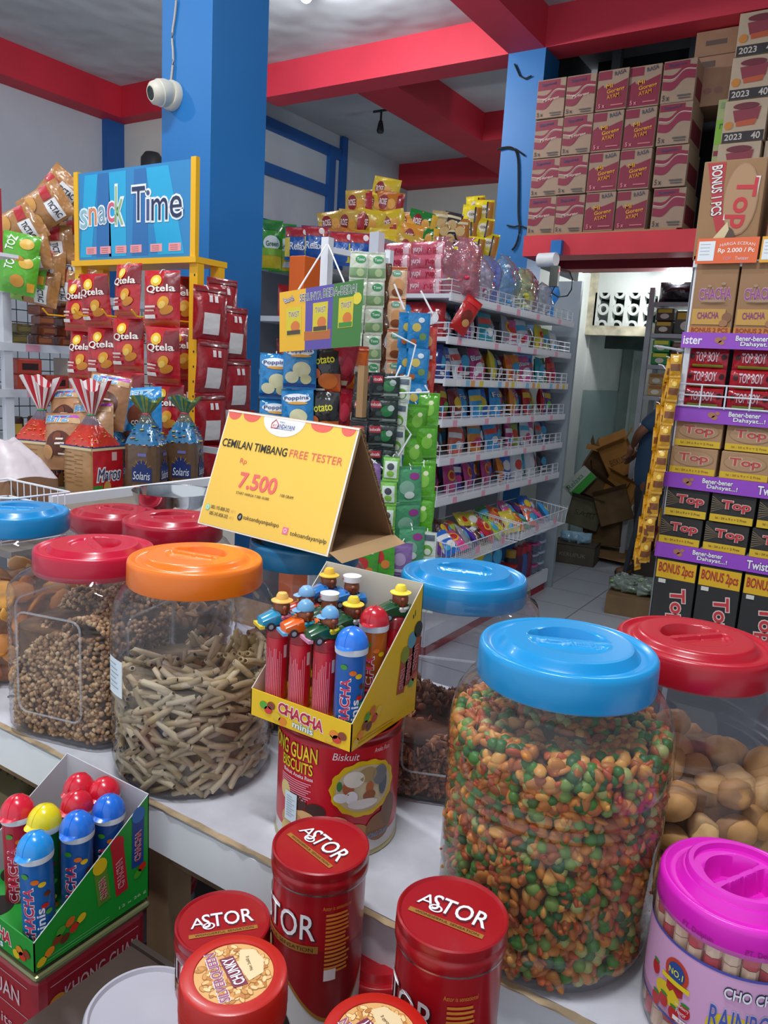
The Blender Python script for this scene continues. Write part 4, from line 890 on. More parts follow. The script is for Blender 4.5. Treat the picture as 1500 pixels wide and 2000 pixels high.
# green display on the square tin
GD = (-.735, .485, .957); GW, GDp = .155, .15
display(GD, GW, GDp, .035, .135, '#12952c', '#c6c4cb', '#128a28', 'green card display box of capped sweet tubes standing on the square biscuit tin', [(.012, .03, .045, '#5f8a2c', '#e0c01c', .12), (.036, .028, .062, '#b8202c', '#b8202c', .1), (.058, .05, .062, '#1c3c8c', '#2c6cb8', -.02)])
gx = [-.055, -.018, .019, .056]; gy = [-.053, -.008, .038]
gt = {(3, 0): ('#1c90e0', '#1668b8', 'bright blue tube with a pale blue cap, nearest the front corner'), (3, 1): ('#1c70d8', '#1a5cac', 'middle blue tube against the green side panel'), (3, 2): ('#1a6ad4', '#164a94', 'blue tube with a blue cap nearest the back panel'),
      (2, 1): ('#e8d41c', '#167a34', 'green tube with a yellow cap'), (2, 2): ('#d01c34', '#b01830', 'red-capped tube right behind the yellow-capped one'), (3, 2.9): ('#d41c34', '#b81830', 'red-capped tube touching the white back panel'),
      (1, 1): ('#d81c38', '#c02038', 'red tube with a red cap left of the yellow-capped one'), (1, 2): ('#d01c34', '#b81830', 'red-capped tube in the back row, left side')}
q = 0
pos = {(3, 0): (.055, -.053), (3, 1): (.053, -.006), (3, 2): (.055, .034), (2, 1): (.018, -.022), (2, 2): (.017, .016), (3, 2.9): (.025, .055), (1, 1): (-.019, -.028), (1, 2): (-.012, .045)}
for k, (capc, bc, nm) in gt.items():
    x, y = pos[k]; tube_pack('cap', capc, nm+' in the green display', (GD[0]+x, GD[1]+y, GD[2]+.012), h=.108, r=.0168, bodyc=bc, rz=R(44+random.uniform(-12, 12)), tilt=(random.uniform(-.03, .03), random.uniform(-.04, .04)))

# ================================================================== TENT SIGN
zB = 1.342
BL = pz(388, 1022, zB); BR_ = pz(642, 1088, zB); TL = pY(450, 801, .90); TR = pY(705, 838, .895); BB = pz(768, 1050, zB); BBL = BL+(BB-BR_)
t = empty('price_tent_sign', tuple(BL)); tag(t, 'yellow cardboard tent sign leaning on the jar lids, reading CEMILAN TIMBANG FREE TESTER', 'sign')
def loc(p): return Vector(p)-BL
def slab(b, q, th, mat_o, mat_i, mat_e=CARD):
    n = (q[1]-q[0]).cross(q[3]-q[0]).normalized(); o_ = [v+n*th/2 for v in q]; i_ = [v-n*th/2 for v in q]
    b.add([v[:] for v in o_], [(0, 1, 2, 3)], mat_o, False); b.add([v[:] for v in i_], [(3, 2, 1, 0)], mat_i, False)
    for k in range(4): j = (k+1) % 4; b.add([o_[k][:], o_[j][:], i_[j][:], i_[k][:]], [(3, 2, 1, 0)], mat_e, False)
    return n
ylw = M('#f7cb55', .5, coat=.1); kraft = card('#9a7350')
b = MB(); q = [loc(BL), loc(BR_), loc(TR), loc(TL)]; n = slab(b, q, .005, M('#f2ece0', .5), kraft)
Wd = (BR_-BL).length; Hd = ((TL-BL).length+(TR-BR_).length)/2
def S(u, v):   # bilinear on the front face, u,v in 0..1
    p = (q[0]*(1-u)+q[1]*u)*(1-v)+(q[3]*(1-u)+q[2]*u)*v; return p+n*.0025, n
b.prect(S, .008, .012, .988, .985, ylw, lift=.0002, nu=12, nv=8)
bl = M('#2a2a2e', .6); rdt = M('#e0705f', .6); blk = rdt
for (u, w) in ((.06, .11), (.20, .14), (.74, .16), (.93, .1)):
    b.ppoly(S, [(u+w*.5*math.cos(R(q)), .988-.065*math.sin(R(q))) for q in range(180, -1, -12)], M('#ea6a5c', .5), lift=.0004)
b.prect(S, .0, .986, 1.0, 1.0, M('#efe6dc', .6), lift=.0009)
b.ppoly(S, [(.46+.16*math.cos(R(q)), .988-.15*math.sin(R(q))) for q in range(180, -1, -9)], M('#f3f3f4', .5), lift=.0006)
b.ptext(S, 'ANDAYANI', .485, .925, .135, .034, M('#2c4a8c', .6), lift=.001, off=.01); b.ptext(S, 'TOKO', .45, .958, .04, .014, M('#2c4a8c', .6), lift=.001)
b.prect(S, .40, .900, .54, .903, M('#2c4a8c', .6), lift=.001)
Sx_ = lambda pts: [tuple(Vector(S(u, v)[0])+n*.0012) for u, v in pts]
b.tube(Sx_([(.375, .9), (.375, .94), (.4, .975), (.425, .94), (.425, .905), (.375, .905)]), .0006, M('#d04a4a', .6), 4); b.ptext(S, 'AY', .398, .925, .03, .022, M('#d04a4a', .6), lift=.001)
b.ptext(S, 'CEMILAN TIMBANG', .285, .72, .52, .066, bl, lift=.001, off=.012); b.ptext(S, 'FREE TESTER', .755, .722, .38, .062, rdt, lift=.001)
b.ptext(S, 'Rp', .235, .585, .055, .055, rdt, lift=.001); b.ptext(S, '7.500', .39, .435, .29, .125, M('#ec6f6a', .6), lift=.001, off=.025); b.ptext(S, '/100 GRAM', .625, .375, .1, .024, bl, lift=.001)
b.ptext(S, 'START HARGA 7.500-10.000', .375, .325, .26, .022, bl, lift=.001)
b.ptext(S, '082-193-808-202', .155, .165, .155, .03, bl, lift=.001); b.ptext(S, '085-242-858-202', .155, .112, .155, .03, bl, lift=.001); b.ptext(S, 'AY 1', .262, .165, .035, .024, M('#d9a860', .6), lift=.001); b.ptext(S, 'AY 2', .262, .112, .035, .024, M('#d9a860', .6), lift=.001)
b.pell(S, .05, .155, .019, .028, M('#8fd8a8', .5), lift=.0008); b.pell(S, .05, .155, .012, .018, M('#f2f7ee', .5), lift=.001, r0=.75)
b.pell(S, .325, .135, .02, .03, M('#1e1e22', .5), lift=.0008); b.ptext(S, 'd', .325, .137, .014, .03, M('#e8e8ea', .5), lift=.001)
b.ptext(S, 'tokoandayanipalopo', .49, .135, .275, .045, bl, lift=.001)
b.prect(S, .66, .085, .70, .14, M('#e87a9a', .5), lift=.0008); b.pell(S, .68, .1125, .011, .016, M('#fbeef2', .5), lift=.001, r0=.7)
b.ptext(S, 'tokoandayaniplp', .845, .1, .255, .045, bl, lift=.001)
b.build('front_panel', t)
b = MB(); q2 = [loc(BB), loc(BBL), loc(TL), loc(TR)]; slab(b, q2, .005, kraft, kraft); b.build('back_panel', t)
b = MB(); q3 = [loc(BL)+Vector((0, 0, .002)), loc(BBL)+Vector((0, 0, .002)), loc(BB)+Vector((0, 0, .002)), loc(BR_)+Vector((0, 0, .002))]; slab(b, q3, .005, kraft, kraft)
fl = [loc(BB)+Vector((0, 0, .006)), loc(BR_)+Vector((0, 0, .006))]; e = (fl[1]-fl[0]); out = Vector((.02, .004, -.012))
b.grid(lambda u, v: tuple(fl[0]+e*u+out*v), 8, 2, card('#b8946a')); b.build('base_panel', t)
b = MB()   # torn fluted edge at the right
e0, e1 = loc(TR), loc(BB)
for k in range(50):
    p0 = e0+(e1-e0)*(k/50); b.ball(tuple(p0+Vector((.002*random.random(), .002*random.random(), 0))), .0018*random.uniform(.6, 1.5), card('#7d5a3a'), 5, 4)
b.build('torn_edge', t)
# ================================================================== BAGS AND SACHETS
def bag_S(w, h, d, seed, wr=.35, crimp=.05):
    def dep(u, v):
        a = min(1, abs(2*u/w)); q = max(0., min(1., v/h)); q2 = (q-crimp)/(1-2*crimp)
        if q2 <= 0 or q2 >= 1: return .0012*math.sin(v*900)
        e = (1-a**2.6)**.8*(math.sin(PI*q2)**.5)
        nz = noise.noise(Vector((u/w*3.2+seed*3.1, v/h*4.1, seed)))
        ed = (1-a**3)*(min(1, q2*6)*min(1, (1-q2)*6))
        return d/2*max(0, e*(1+wr*.6*nz))+d*.12*wr*ed*math.sin((u/w*7+v/h*5)*2+seed*2)*abs(nz)
    def S(u, v):
        e = .004*h
        p = Vector((u, -dep(u, v), v)); px = Vector((u+e, -dep(u+e, v), v)); pz_ = Vector((u, -dep(u, v+e), v+e))
        n = (px-p).cross(pz_-p); n.normalize(); return p, n
    return S
_bags = {}
def bag_mesh(name, w, h, d, base, prints=(), seed=1, back=None, rough=.28, bump=.45, wr=.35, pinch=.0, crimp=.05, mat=None):
    key = (name, w, h, d, base, tuple(prints), seed, back, mat)
    if key in _bags: return _bags[key]
    S = bag_S(w, h, d, seed, wr, crimp); b = MB(); m = mat or foil(base, rough, bump, 3.2/w); mb = m if back is None else foil(back, rough, bump, 3.2/w)
    def wd(v): return 1-pinch*math.sin(PI*v)**2
    b.grid(lambda a, c: tuple(S((a-.5)*w*wd(c), c*h)[0]), 12, 16, m)
    b.grid(lambda a, c: (lambda p: (-p.x, -p.y, p.z))(S((a-.5)*w*wd(c), c*h)[0]), 12, 16, mb)
    lf = d*.012+.0009
    for i, p in enumerate(prints):
        l = lf*(1+.35*i)
        if p[0] == 'r': b.prect(S, p[1]*w, p[2]*h, p[3]*w, p[4]*h, foil(p[5], rough+.1, .2, 3/w) if isinstance(p[5], str) else p[5], lift=l, nu=6, nv=6)
        if p[0] == 'e': b.pell(S, p[1]*w, p[2]*h, p[3]*w, p[4]*h, M(p[5], .4), lift=l, n=18, rings=3, rot=p[6] if len(p) > 6 else 0)
        if p[0] == 't': b.ptext(S, p[1], p[2]*w, p[3]*h, p[4]*w, p[5]*h, M(p[6], .45), lift=l+.0008, off=.02, rot=p[8] if len(p) > 8 else 0, outline=M(p[7], .5) if len(p) > 7 and p[7] else None, oo=.06)
        if p[0] == 'b':   # burst of stripes / wave
            b.prect(S, p[1]*w, p[2]*h, p[3]*w, p[4]*h, foil(p[5], rough, .3, 3/w), lift=l, nu=10, nv=3, fn=lambda u, v, p=p, w=w, h=h: (u, v+h*p[6]*math.sin(u/w*PI*2)))
    me = b.mesh(name); _bags[key] = me; return me
def put(me, name, label, cat, loc, rot=(0, 0, 0), group=None, sc=1., parent=None):
    o = bpy.data.objects.new(name, me); COL.objects.link(o); o.location = loc; o.rotation_euler = rot
    if sc != 1.: o.scale = (sc,)*3 if isinstance(sc, (int, float)) else sc
    if parent is not None: o.parent = parent
    elif label: tag(o, label, cat, group)
    return o
def strip(loc, n, mes, w, h, label, rz=0., lean=0., group=None, name='sachet_strip', cat='sachet strip', sname='sachet', curve=0.):
    """a vertical chain of joined packets hanging down from loc"""
    t = empty(name, loc, rz); tag(t, label, cat, group)
    for i in range(n):
        o = bpy.data.objects.new(sname, mes[i % len(mes)]); COL.objects.link(o); o.parent = t
        k = (i+1)/max(1, n); o.location = (lean*k*n*h, -curve*math.sin(PI*k), -(i+1)*h*.985); o.rotation_euler = (random.uniform(-.12, .12), random.uniform(-.05, .05), random.uniform(-.14, .14))
    b = MB(); b.tube([(0, 0, -.01), (0, .015, .004), (0, .03, .006)], .0015, METALW, 5); b.build('hook', t)
    return t

# ================================================================== YELLOW SNACK RACK
yel = M('#f2b614', .45, coat=.1)
Yr = 1.95
A = pY(149, 338, Yr); B_ = pY(378, 318, Yr); A2 = pY(149, 505, Yr); B2 = pY(384, 507, Yr)
x0, x1 = A.x, B_.x+.004; zt_, zs = (A.z+B_.z)/2+.005, (A2.z+B2.z)/2
t = empty('snack_rack', ((x0+x1)/2, Yr+.18, 0)); tag(t, 'yellow metal snack rack with a blue snack Time sign on top', 'rack')
ox = (x0+x1)/2; oy = Yr+.18
def lb(b, X0, X1, Y0, Y1, Z0, Z1, m): b.box(X0-ox, X1-ox, Y0-oy, Y1-oy, Z0, Z1, m)
for (px_, fr) in ((x0-.012, 0), (x1-.012, 0), (x0-.012, 1), (x1-.012, 1)):
    b = MB(); yy = Yr if not fr else Yr+.10
    lb(b, px_-.006, px_+.034, yy, yy+.03, 0, zs, yel)
    if not fr:
        for k in range(26): b.lathe([(.0045, 0), (.0001, .0006)], BLACK, 8, cx=0, cy=0) if False else None
        S = plane((px_+.014-ox, yy-oy, 0), (1, 0, 0), (0, 0, 1))
        for k in range(22): b.pell(S, .006, zs-.06-k*.052, .0035, .0045, BLACK, lift=.0006, n=10, rings=1)
    b.build('post', t)
b = MB(); lb(b, x0-.022, x1+.024, Yr-.012, Yr+.14, zs-.02, zs, yel); b.build('top_shelf', t)
for z in (.3, .75, 1.12): b = MB(); lb(b, x0, x1, Yr+.02, Yr+.1, z, z+.015, yel); b.build('shelf', t)
for (X, Z) in ((x0+.1, 1.72), (x0+.28, 1.72), (x1-.2, 1.72), (x1-.05, 1.72), (x1-.1, 1.46)):
    b = MB(); b.tube([(X-ox, Yr-oy+.1, Z), (X-ox, Yr-oy-.2, Z), (X-ox, Yr-oy-.22, Z+.02)], .003, yel, 6); b.build('hook', t)
s = empty('sign', (0, Yr-oy, zs)); s.parent = t
hh = zt_-zs; w2 = (x1-x0)/2
sgm = M('#2c86c0', .35, coat=.2)
b = MB(); b.box(-w2, w2, 0, .008, 0, hh, sgm)
S = plane((0, 0, 0), (1, 0, 0), (0, 0, 1))
cy_ = M('#20a9d8', .35, coat=.2); bl_ = M('#2a6fae', .35, coat=.2)
for k, (a, c, dx) in enumerate(((-.42, -.3, .05), (-.2, -.05, .0), (.12, .3, -.1))):
    b.ppoly(S, [(w2*2*(a-dx), .012), (w2*2*(c-dx*1.3), .012), (w2*2*min(.49, c), hh-.01), (w2*2*a, hh-.01)], cy_, lift=.0005)
for k, (a, c) in enumerate(((-.3, -.2), (.02, .12))):
    b.ppoly(S, [(w2*2*(a-.02), .012), (w2*2*(c+.02), .012), (w2*2*c, hh-.01), (w2*2*a, hh-.01)], bl_, lift=.0005)
wb = M('#f2f4f6', .4)
def outlined(tx, u, v, w, h, c): b.ptext(S, tx, u, v, w, h, wb, lift=.0018, off=.045); b.ptext(S, tx, u, v, w, h, M(c, .5), lift=.0032, off=.0)  # white printed outline behind each sign letter
W2 = w2*2
for (tx, u, v, w, h, c) in (('s', -.43, .48, .065, .21, '#8fc0cf'), ('n', -.345, .50, .07, .19, '#e08a5a'), ('a', -.26, .51, .065, .19, '#7fa8bc'), ('c', -.18, .53, .06, .22, '#d8607c'), ('k', -.105, .60, .07, .42, '#9ac28a'),
                            ('T', .06, .60, .11, .36, '#2c3a5c'), ('i', .14, .57, .028, .32, '#4a5a86'), ('m', .235, .52, .13, .23, '#26365c'), ('e', .365, .53, .095, .23, '#2c3a5c')):
    outlined(tx, u*W2, v*hh, w*W2, h*hh, c)
for k, u in enumerate((-.40, -.27, -.13, 0, .17, .32)):
    b.prect(S, (u-.012)*W2, .07*hh, (u+.085)*W2, .155*hh, M('#f0a0a4', .7), lift=.0012, nu=1, nv=1)
    for q in range(3): b.prect(S, (u)*W2, (.085+.022*q)*hh, (u+.06)*W2, (.092+.022*q)*hh, M('#b86a70', .7), lift=.0016, nu=1, nv=1)
b.build('sign_board', s)
for sx in (-1, 1):
    b = MB(); b.box(sx*w2-.012, sx*w2+.012, -.004, .014, 0, hh+.006, yel); b.build('side_strip', s)
# red cassava-chip packets hanging from the rack
def redbag(seed, back=False, w=.125, h=.185):
    if not back:
        return bag_mesh('chip_packet', w, h, .05, '#c01824', (('r', -.47, .02, .47, .13, '#b4421c'), ('r', .1, .62, .49, .97, '#7c1620'), ('e', -.1, .80, .15, .1, '#f2c22c'), ('e', -.1, .80, .08, .055, '#f9e78a'), ('e', -.12, .36, .001, .001, '#f2c22c'),
                        ('t', 'Qtela', .02, .655, .74, .14, '#f4ece4', '#8c1420', .06), ('e', .12, .42, .17, .085, '#e3a02c', .9), ('e', .2, .3, .17, .07, '#d4882a', .4), ('e', .1, .38, .1, .05, '#edc05a', .9), ('r', -.38, .34, -.08, .37, '#f0dcd4'), ('r', -.38, .28, -.12, .305, '#e8c8c0'), ('r', -.4, .16, -.1, .22, '#e8e0da')), seed=seed)
    return bag_mesh('chip_packet', w, h, .05, '#9c1420', (('r', -.25, .12, .22, .5, '#e2dedc'), ('r', -.1, .7, .0, .82, '#e8dede'), ('r', .06, .7, .16, .82, '#e8dede'), ('r', -.45, .88, .45, .98, '#6c1018')), seed=seed)
rb_ = [redbag(1), redbag(2), redbag(3)]; rk_ = [redbag(4, True), redbag(5, True)]
cols = [((142, 547), 4, -.10, 'far left'), ((185, 537), 4, -.06, 'second from the left'), ((243, 515), 4, -.05, 'middle'), ((312, 528), 4, -.03, 'fourth from the left')]
for k, ((px_, py_), n, ln, nm) in enumerate(cols):
    P_ = pY(px_, py_, Yr-.12-.02*k)
    strip(tuple(P_), n, [rb_[k % 3], rb_[(k+1) % 3]], .125, .185, 'strip of red chip packets on the yellow rack, '+nm+' one', rz=R(-6+8*(k % 2)+14), lean=.09 if k < 2 else .05, cat='packet strip', sname='chip_packet', name='chip_packet_strip')
P_ = pY(352, 540, Yr+.05); strip(tuple(P_), 5, rb_, .125, .185, 'strip of red chip packets just inside the right yellow post', rz=R(50), cat='packet strip', sname='chip_packet', name='chip_packet_strip')
for k, (px_, py_, X_, n, nm) in enumerate(((408, 560, -2.0, 5, 'nearest the right post'), (428, 545, -2.03, 5, 'middle one of those hung on the side'), (447, 600, -2.0, 4, 'outermost on the side, lowest'))):
    P_ = pX(px_, py_, X_); strip(tuple(P_), n, rk_, .125, .185, 'strip of dark red packets showing their backs, '+nm, rz=R(78), lean=.03+.04*k, cat='packet strip', sname='chip_packet', name='chip_packet_strip')
# brown and blue biscuit packets in front
def betz(c, c2, s): return bag_mesh('biscuit_packet', .125, .165, .06, c, (('r', -.46, .8, .46, .97, c2), ('r', -.2, .9, .46, .97, '#b83cb4'), ('t', 'BETZ', -.1, .88, .6, .1, '#5fa8e0', '#f2f2f2', .0), ('e', .02, .45, .3, .22, '#5c2a1c', .3), ('e', -.24, .3, .16, .12, '#c9915a'), ('e', .0, .56, .1, .08, '#7a4028'), ('r', -.02, .5, .16, .53, '#e8dcd0'), ('r', -.02, .42, .2, .45, '#e8dcd0'), ('r', .05, .26, .3, .29, '#e8dcd0')), seed=s)
be = [betz('#b98860', '#c9a070', 6), betz('#b58058', '#c9a070', 7)]; bb_ = bag_mesh('biscuit_packet', .13, .17, .06, '#2a8cd0', (('t', 'BETZ', .0, .88, .6, .1, '#7cc4f0', '#f2f2f2', .0), ('e', .02, .48, .3, .2, '#6b3424', .3), ('r', -.44, .05, .44, .2, '#8a4a2c'), ('t', 'COKLAT', .1, .34, .5, .07, '#e6eef4')), seed=8)
for (px_, py_, me, D, rz, nm) in ((132, 800, be[0], 2.25, 20, 'brown chocolate biscuit packet, leftmost of the brown ones on the rack'), (200, 772, be[1], 2.28, 30, 'brown chocolate biscuit packet, topmost of the brown ones on the rack'), (182, 828, be[0], 2.2, 24, 'brown chocolate biscuit packet right behind the front striped bread bag'), (120, 850, be[1], 2.2, 20, 'brown chocolate biscuit packet right behind the rear striped bread bag'), (278, 800, bb_, 2.35, 24, 'light blue chocolate biscuit packet on the yellow rack'), (262, 850, bb_, 2.4, 30, 'light blue chocolate biscuit packet, lower one of two')):
    P_ = pd(px_, py_, D); put(me, 'biscuit_packet', nm, 'snack packet', (P_.x, P_.y, P_.z-.10), (R(-12), R(random.uniform(-8, 8)), R(rz)))
# ================================================================== BREAD TABLE
t = empty('bread_table', (-1.7, 1.3, 0)); tag(t, 'grey-white steel frame table with a raised rail, carrying the bread', 'table')
b = MB(); b.box(-.5, .3, -.45, .55, 1.185, 1.2, M('#7f776c', .6, var=.1)); b.build('table_top', t)
b = MB(); b.box(.29, .305, -.36, .57, 1.283, 1.303, METALW); b.build('rail', t)
b = MB(); b.box(-.5, .3, .55, .565, 1.285, 1.305, GREYM); b.build('rail', t)
for (x, y) in ((-.48, -.34), (.29, -.34), (-.48, .55), (.29, .55)):
    b = MB(); b.box(x-.012, x+.012, y-.012, y+.012, 0, 1.3, GREYM); b.build('leg', t)
def bread(loc, rz, w, d, h, kind, label):
    t = empty('bread_bag', loc, rz); tag(t, label, 'bread')
    b = MB(); n = 48
    def sec(z, k, r, nn=6): return [(se(2*PI*i/n, nn)*math.cos(2*PI*i/n)*(w/2)*k+r*math.cos(2*PI*i/n), se(2*PI*i/n, nn)*math.sin(2*PI*i/n)*(d/2)*k+r*math.sin(2*PI*i/n), z) for i in range(n)]
    def loft(rings, mat_):
        vs = [p for r in rings for p in r]; fs = [(k*n+i, k*n+(i+1) % n, (k+1)*n+(i+1) % n, (k+1)*n+i) for k in range(len(rings)-1) for i in range(n)]
        b.add(vs, fs, mat_)
    mrs = kind == 'maros'
    side = M('#b98a58' if mrs else '#5f4632', .3, bump=.4, bs=18., coat=.5, var=.12)
    loft([sec(0, .97, 0), sec(.004, 1, 0), sec(h*.5, 1.01, 0), sec(h, .99, 0)], side)
    S1 = plane((w/2*1.012, 0, 0), (0, 1, 0), (0, 0, 1)); S0 = plane((0, -d/2*1.012, 0), (1, 0, 0), (0, 0, 1))
    if mrs:
        b.prect(S1, -d*.5, .004, d*.46, h*.97, foil('#c9202c', .25, .4, 14), lift=.001); b.prect(S1, -d*.5, .0, -d*.2, h*.2, M('#3a8a2c', .4), lift=.0015); b.pell(S1, -d*.05, h*.12, d*.12, h*.16, M('#d09a50', .4), lift=.0018)
        b.prect(S1, -d*.1, 0, d*.46, h*.12, M('#a8b86c', .4), lift=.0016)
        b.ptext(S1, 'Maros', .0, h*.42, d*.74, h*.26, M('#2c3a6c', .4), lift=.003, shear=.25, outline=M('#eef0f4', .4), oo=.09); b.prect(S1, d*.1, h*.7, d*.26, h*.88, M('#e2b8b8', .5), lift=.0016)
        for k in range(8): b.prect(S0, -w*.4, h*(.84-.09*k), -w*.15+.01*(k % 3), h*(.86-.09*k), M('#8d6238', .5), lift=.0006); b.prect(S0, -w*.05, h*(.8-.09*k), w*.2, h*(.815-.09*k), M('#96693c', .5), lift=.0006)
        for S in (S0, S1): b.prect(S, -w*.49, h*.93, w*.49, h*1.0, M('#e8cfa0', .4, coat=.4), lift=.002); b.prect(S, -w*.49, h*.985, w*.49, h*1.01, M('#2c3a7c', .4), lift=.0024)
        cone = foil('#c8321e', .22, .7, 30)
    else:
        for S in (S0, S1):
            b.prect(S, -w*.22, h*.28, w*.36, h*.56, M('#1c2f6c', .35), lift=.001); b.pell(S, w*.05, h*.56, w*.17, h*.14, M('#1c2f6c', .35), lift=.0011)
            b.ptext(S, 'Solaris', w*.06, h*.40, w*.5, h*.16, M('#e6e8ee', .4), lift=.002, shear=.2)
            for k in range(5): a = R(30+30*k); b.prect(S, w*.05+.0, h*.6, w*.05+w*.03, h*.68, M('#c99a3c', .4), lift=.0016, nu=1, nv=1, fn=lambda u, v, a=a: (w*.05+(v-h*.46)*math.cos(a)+(u-w*.05)*.5, h*.5+(v-h*.46)*math.sin(a)))
            b.ptext(S, 'ROTI TAWAR', w*.06, h*.16, w*.5, h*.09, M('#3a2414', .4), lift=.002, outline=M('#b8803a', .4), oo=.12); b.prect(S, -w*.05, h*.78, w*.2, h*.84, M('#6f6fb0', .4), lift=.001)
        cone = foil('#2c6f9c', .25, .7, 30)
    # gathered top
    rings = []
    for q in range(9):
        s_ = q/8; k = 1-s_; z = h+.085*s_**.8
        rings.append([(p[0]*(1+.05*math.sin(i*1.9+q)*s_), p[1]*(1+.05*math.sin(i*1.9+q)*s_), z+.003*math.sin(i*2.3+q*2)) for i, p in enumerate(sec(z, max(.0, k**1.15), .011*s_))])
    loft(rings[:6], cone)
    if mrs:
        for i in range(46):   # printed leaf sprigs
            j = random.randrange(4); p = Vector(rings[j][random.randrange(n)]); q_ = Vector(rings[j+1][random.randrange(n)])*0+p; b.ball(tuple(p*1.005+Vector((0, 0, .001))), .0032, M('#e8a05a', .5), 5, 3, (1.2, 1.2, .5))
    else:
        for i in range(60):
            j = random.randrange(5); p = Vector(rings[j][random.randrange(n)]); b.ball(tuple(p*1.003+Vector((0, 0, .001))), random.uniform(.003, .006), M(random.choice(['#d8b83c', '#2c5c8c', '#3c8c5c', '#d8883c', '#1c3c6c']), .4), 6, 4, (1.2, 1.2, .35))
    loft(rings[5:], clear('#dcd0e0', .35, .5, 30., hexd='#b8a8b8' if mrs else '#8aa08c'))
    zt2 = h+.085
    b.build('bag_body', t)
    b = MB(); n2 = 64   # flared tail
    ca = [M('#c01c30', .3, coat=.4), M('#efe6e6', .3, coat=.4)] if mrs else [foil('#2f6f6c', .25, .6, 40), foil('#7c8c3c', .25, .6, 40)]
    def tail(a, q):
        A_ = 2*PI*a; r = .010+(.040 if mrs else .030)*q*(1+.28*math.sin(A_*5)+.12*math.sin(A_*9+1)); return (r*math.cos(A_)*1.15, r*math.sin(A_)*.85, zt2+(.085 if mrs else .045)*q*(1+.2*math.sin(A_*3+1)))
    for i in range(n2):
        m_ = ca[(i//2) % 2]; b.grid(lambda u, v, i=i: tail((i+u)/n2, v), 1, 5, m_)
    b.build('gathered_tail', t)
    b = MB(); b.lathe([(.011, -.003), (.0135, 0), (.011, .003)], M('#2c9c4c' if mrs else '#d04a6a', .4), 16); b.build('tie', t, (0, 0, zt2))
P_ = pz(178, 968, 1.2); bx, by = P_.x-.06, P_.y+.05
bread((bx, by, 1.2), R(6), .125, .115, .135, 'maros', 'sliced bread in a red-printed bag with a striped red and white top, front one')
bread((bx-.19, by-.03, 1.2), R(20), .12, .115, .135, 'maros', 'sliced bread with a striped red and white top, beside the brown paper bag')
bread((-1.775, 1.50, 1.2), R(28), .1, .1, .145, 'sol', 'dark brown bread loaf bag with a blue label, next to the front striped one')
bread((-1.775, 1.645, 1.2), R(30), .1, .1, .145, 'sol', 'dark brown bread loaf bag with a blue label, nearest the yellow post')
bread((-1.955, 1.51, 1.2), R(28), .1, .1, .12, 'sol', 'brown bread loaf bag with a blue-green top, half hidden behind the striped bags')
# brown paper bag wrapped at the left
P_ = pd(25, 960, 1.62); t = empty('paper_bag', (P_.x-.04, P_.y+.02, 1.2)); tag(t, 'brown paper bag of goods with a whitish plastic top at the left picture edge', 'bag')
b = MB(); n = 40
vs = []; fs = []
for k, (z, w_, d_) in enumerate(((0, .09, .07), (.06, .095, .075), (.13, .09, .07), (.17, .07, .05), (.2, .03, .025))):
    for i in range(n):
        a = 2*PI*i/n; q = se(a, 4)*(1+.03*math.sin(a*7+k)); vs.append((w_*q*math.cos(a)-.015*max(0, k-2), d_*q*math.sin(a), z+.006*math.sin(3*a+k)))
fs = [(k*n+i, k*n+(i+1) % n, (k+1)*n+(i+1) % n, (k+1)*n+i) for k in range(4) for i in range(n)]+[tuple(range(4*n, 5*n))]
b.add(vs[:3*n], fs[:2*n], card('#8f6a50', .2)); b.build('paper_body', t)
b = MB(); b.add(vs[2*n:], [tuple(i for i in f) for f in fs[:2*n]]+[tuple(range(2*n, 3*n))], M('#c9bcc0', .4, bump=.5, bs=20.)); b.build('plastic_top', t)
# little white wire basket in front of it
P_ = pd(28, 968, 1.42); t = empty('wire_basket', tuple(P_-Vector((0, 0, .08)))); tag(t, 'small white wire basket above the far left blue lid', 'basket')
b = MB()
for z in (.05, .085): b.tube([(-.15, -.05, z), (.03, -.05, z), (.05, -.03, z), (.05, .08, z), (-.15, .08, z), (-.15, -.05, z)], .0022, METALW, 5)
for k in range(9): b.tube([(-.14+k*.022, -.05, .085), (-.14+k*.022, -.05, 0), (-.14+k*.022, .08, 0), (-.14+k*.022, .08, .085)], .0013, METALW, 4)
b.build('wire_frame', t)
# steel bowl on a carton
P_ = pd(338, 962, 1.63); b = MB(); b.lathe([(.0001, 0), (.045, .0), (.065, .012), (.079, .04), (.083, .058), (.0845, .06), (.082, .0585), (.077, .04), (.062, .014), (.044, .003), (.0001, .003)], M('#d2d4d6', .12, metal=1.), 64)
tag(b.build('steel_bowl', None, (P_.x, P_.y, P_.z-.055)), 'shiny stainless steel bowl behind the red-lidded jars', 'bowl')
bz = P_.z-.055
b = MB(); b.box(-.07, .085, -.075, .09, 0, bz-1.0, M('#ddd6cc', .6)); S = plane((0, -.075, 0), (1, 0, 0), (0, 0, 1)); b.ptext(S, 'BENG', 0, bz-1.0-.03, .09, .03, M('#b8401c', .5), lift=.001)
S = plane((-.03, -.075, 0), (1, 0, 0), (0, 0, 1)); tag(b.build('carton', None, (P_.x+.0, P_.y+.01, 1.0)), 'pale carton with orange lettering under the steel bowl', 'carton')
b = MB(); b.box(-1.36, -1.12, 1.06, 1.42, .98, 1.0, M('#8a6d4f', .8)); 
t = empty('side_stand', (-1.24, 1.24, 0)); tag(t, 'plain wooden stand holding the carton and steel bowl', 'stand')
b = MB(); b.box(-.1, .13, -.14, .18, .98, 1.0, M('#8a6d4f', .8)); b.build('stand_top', t)
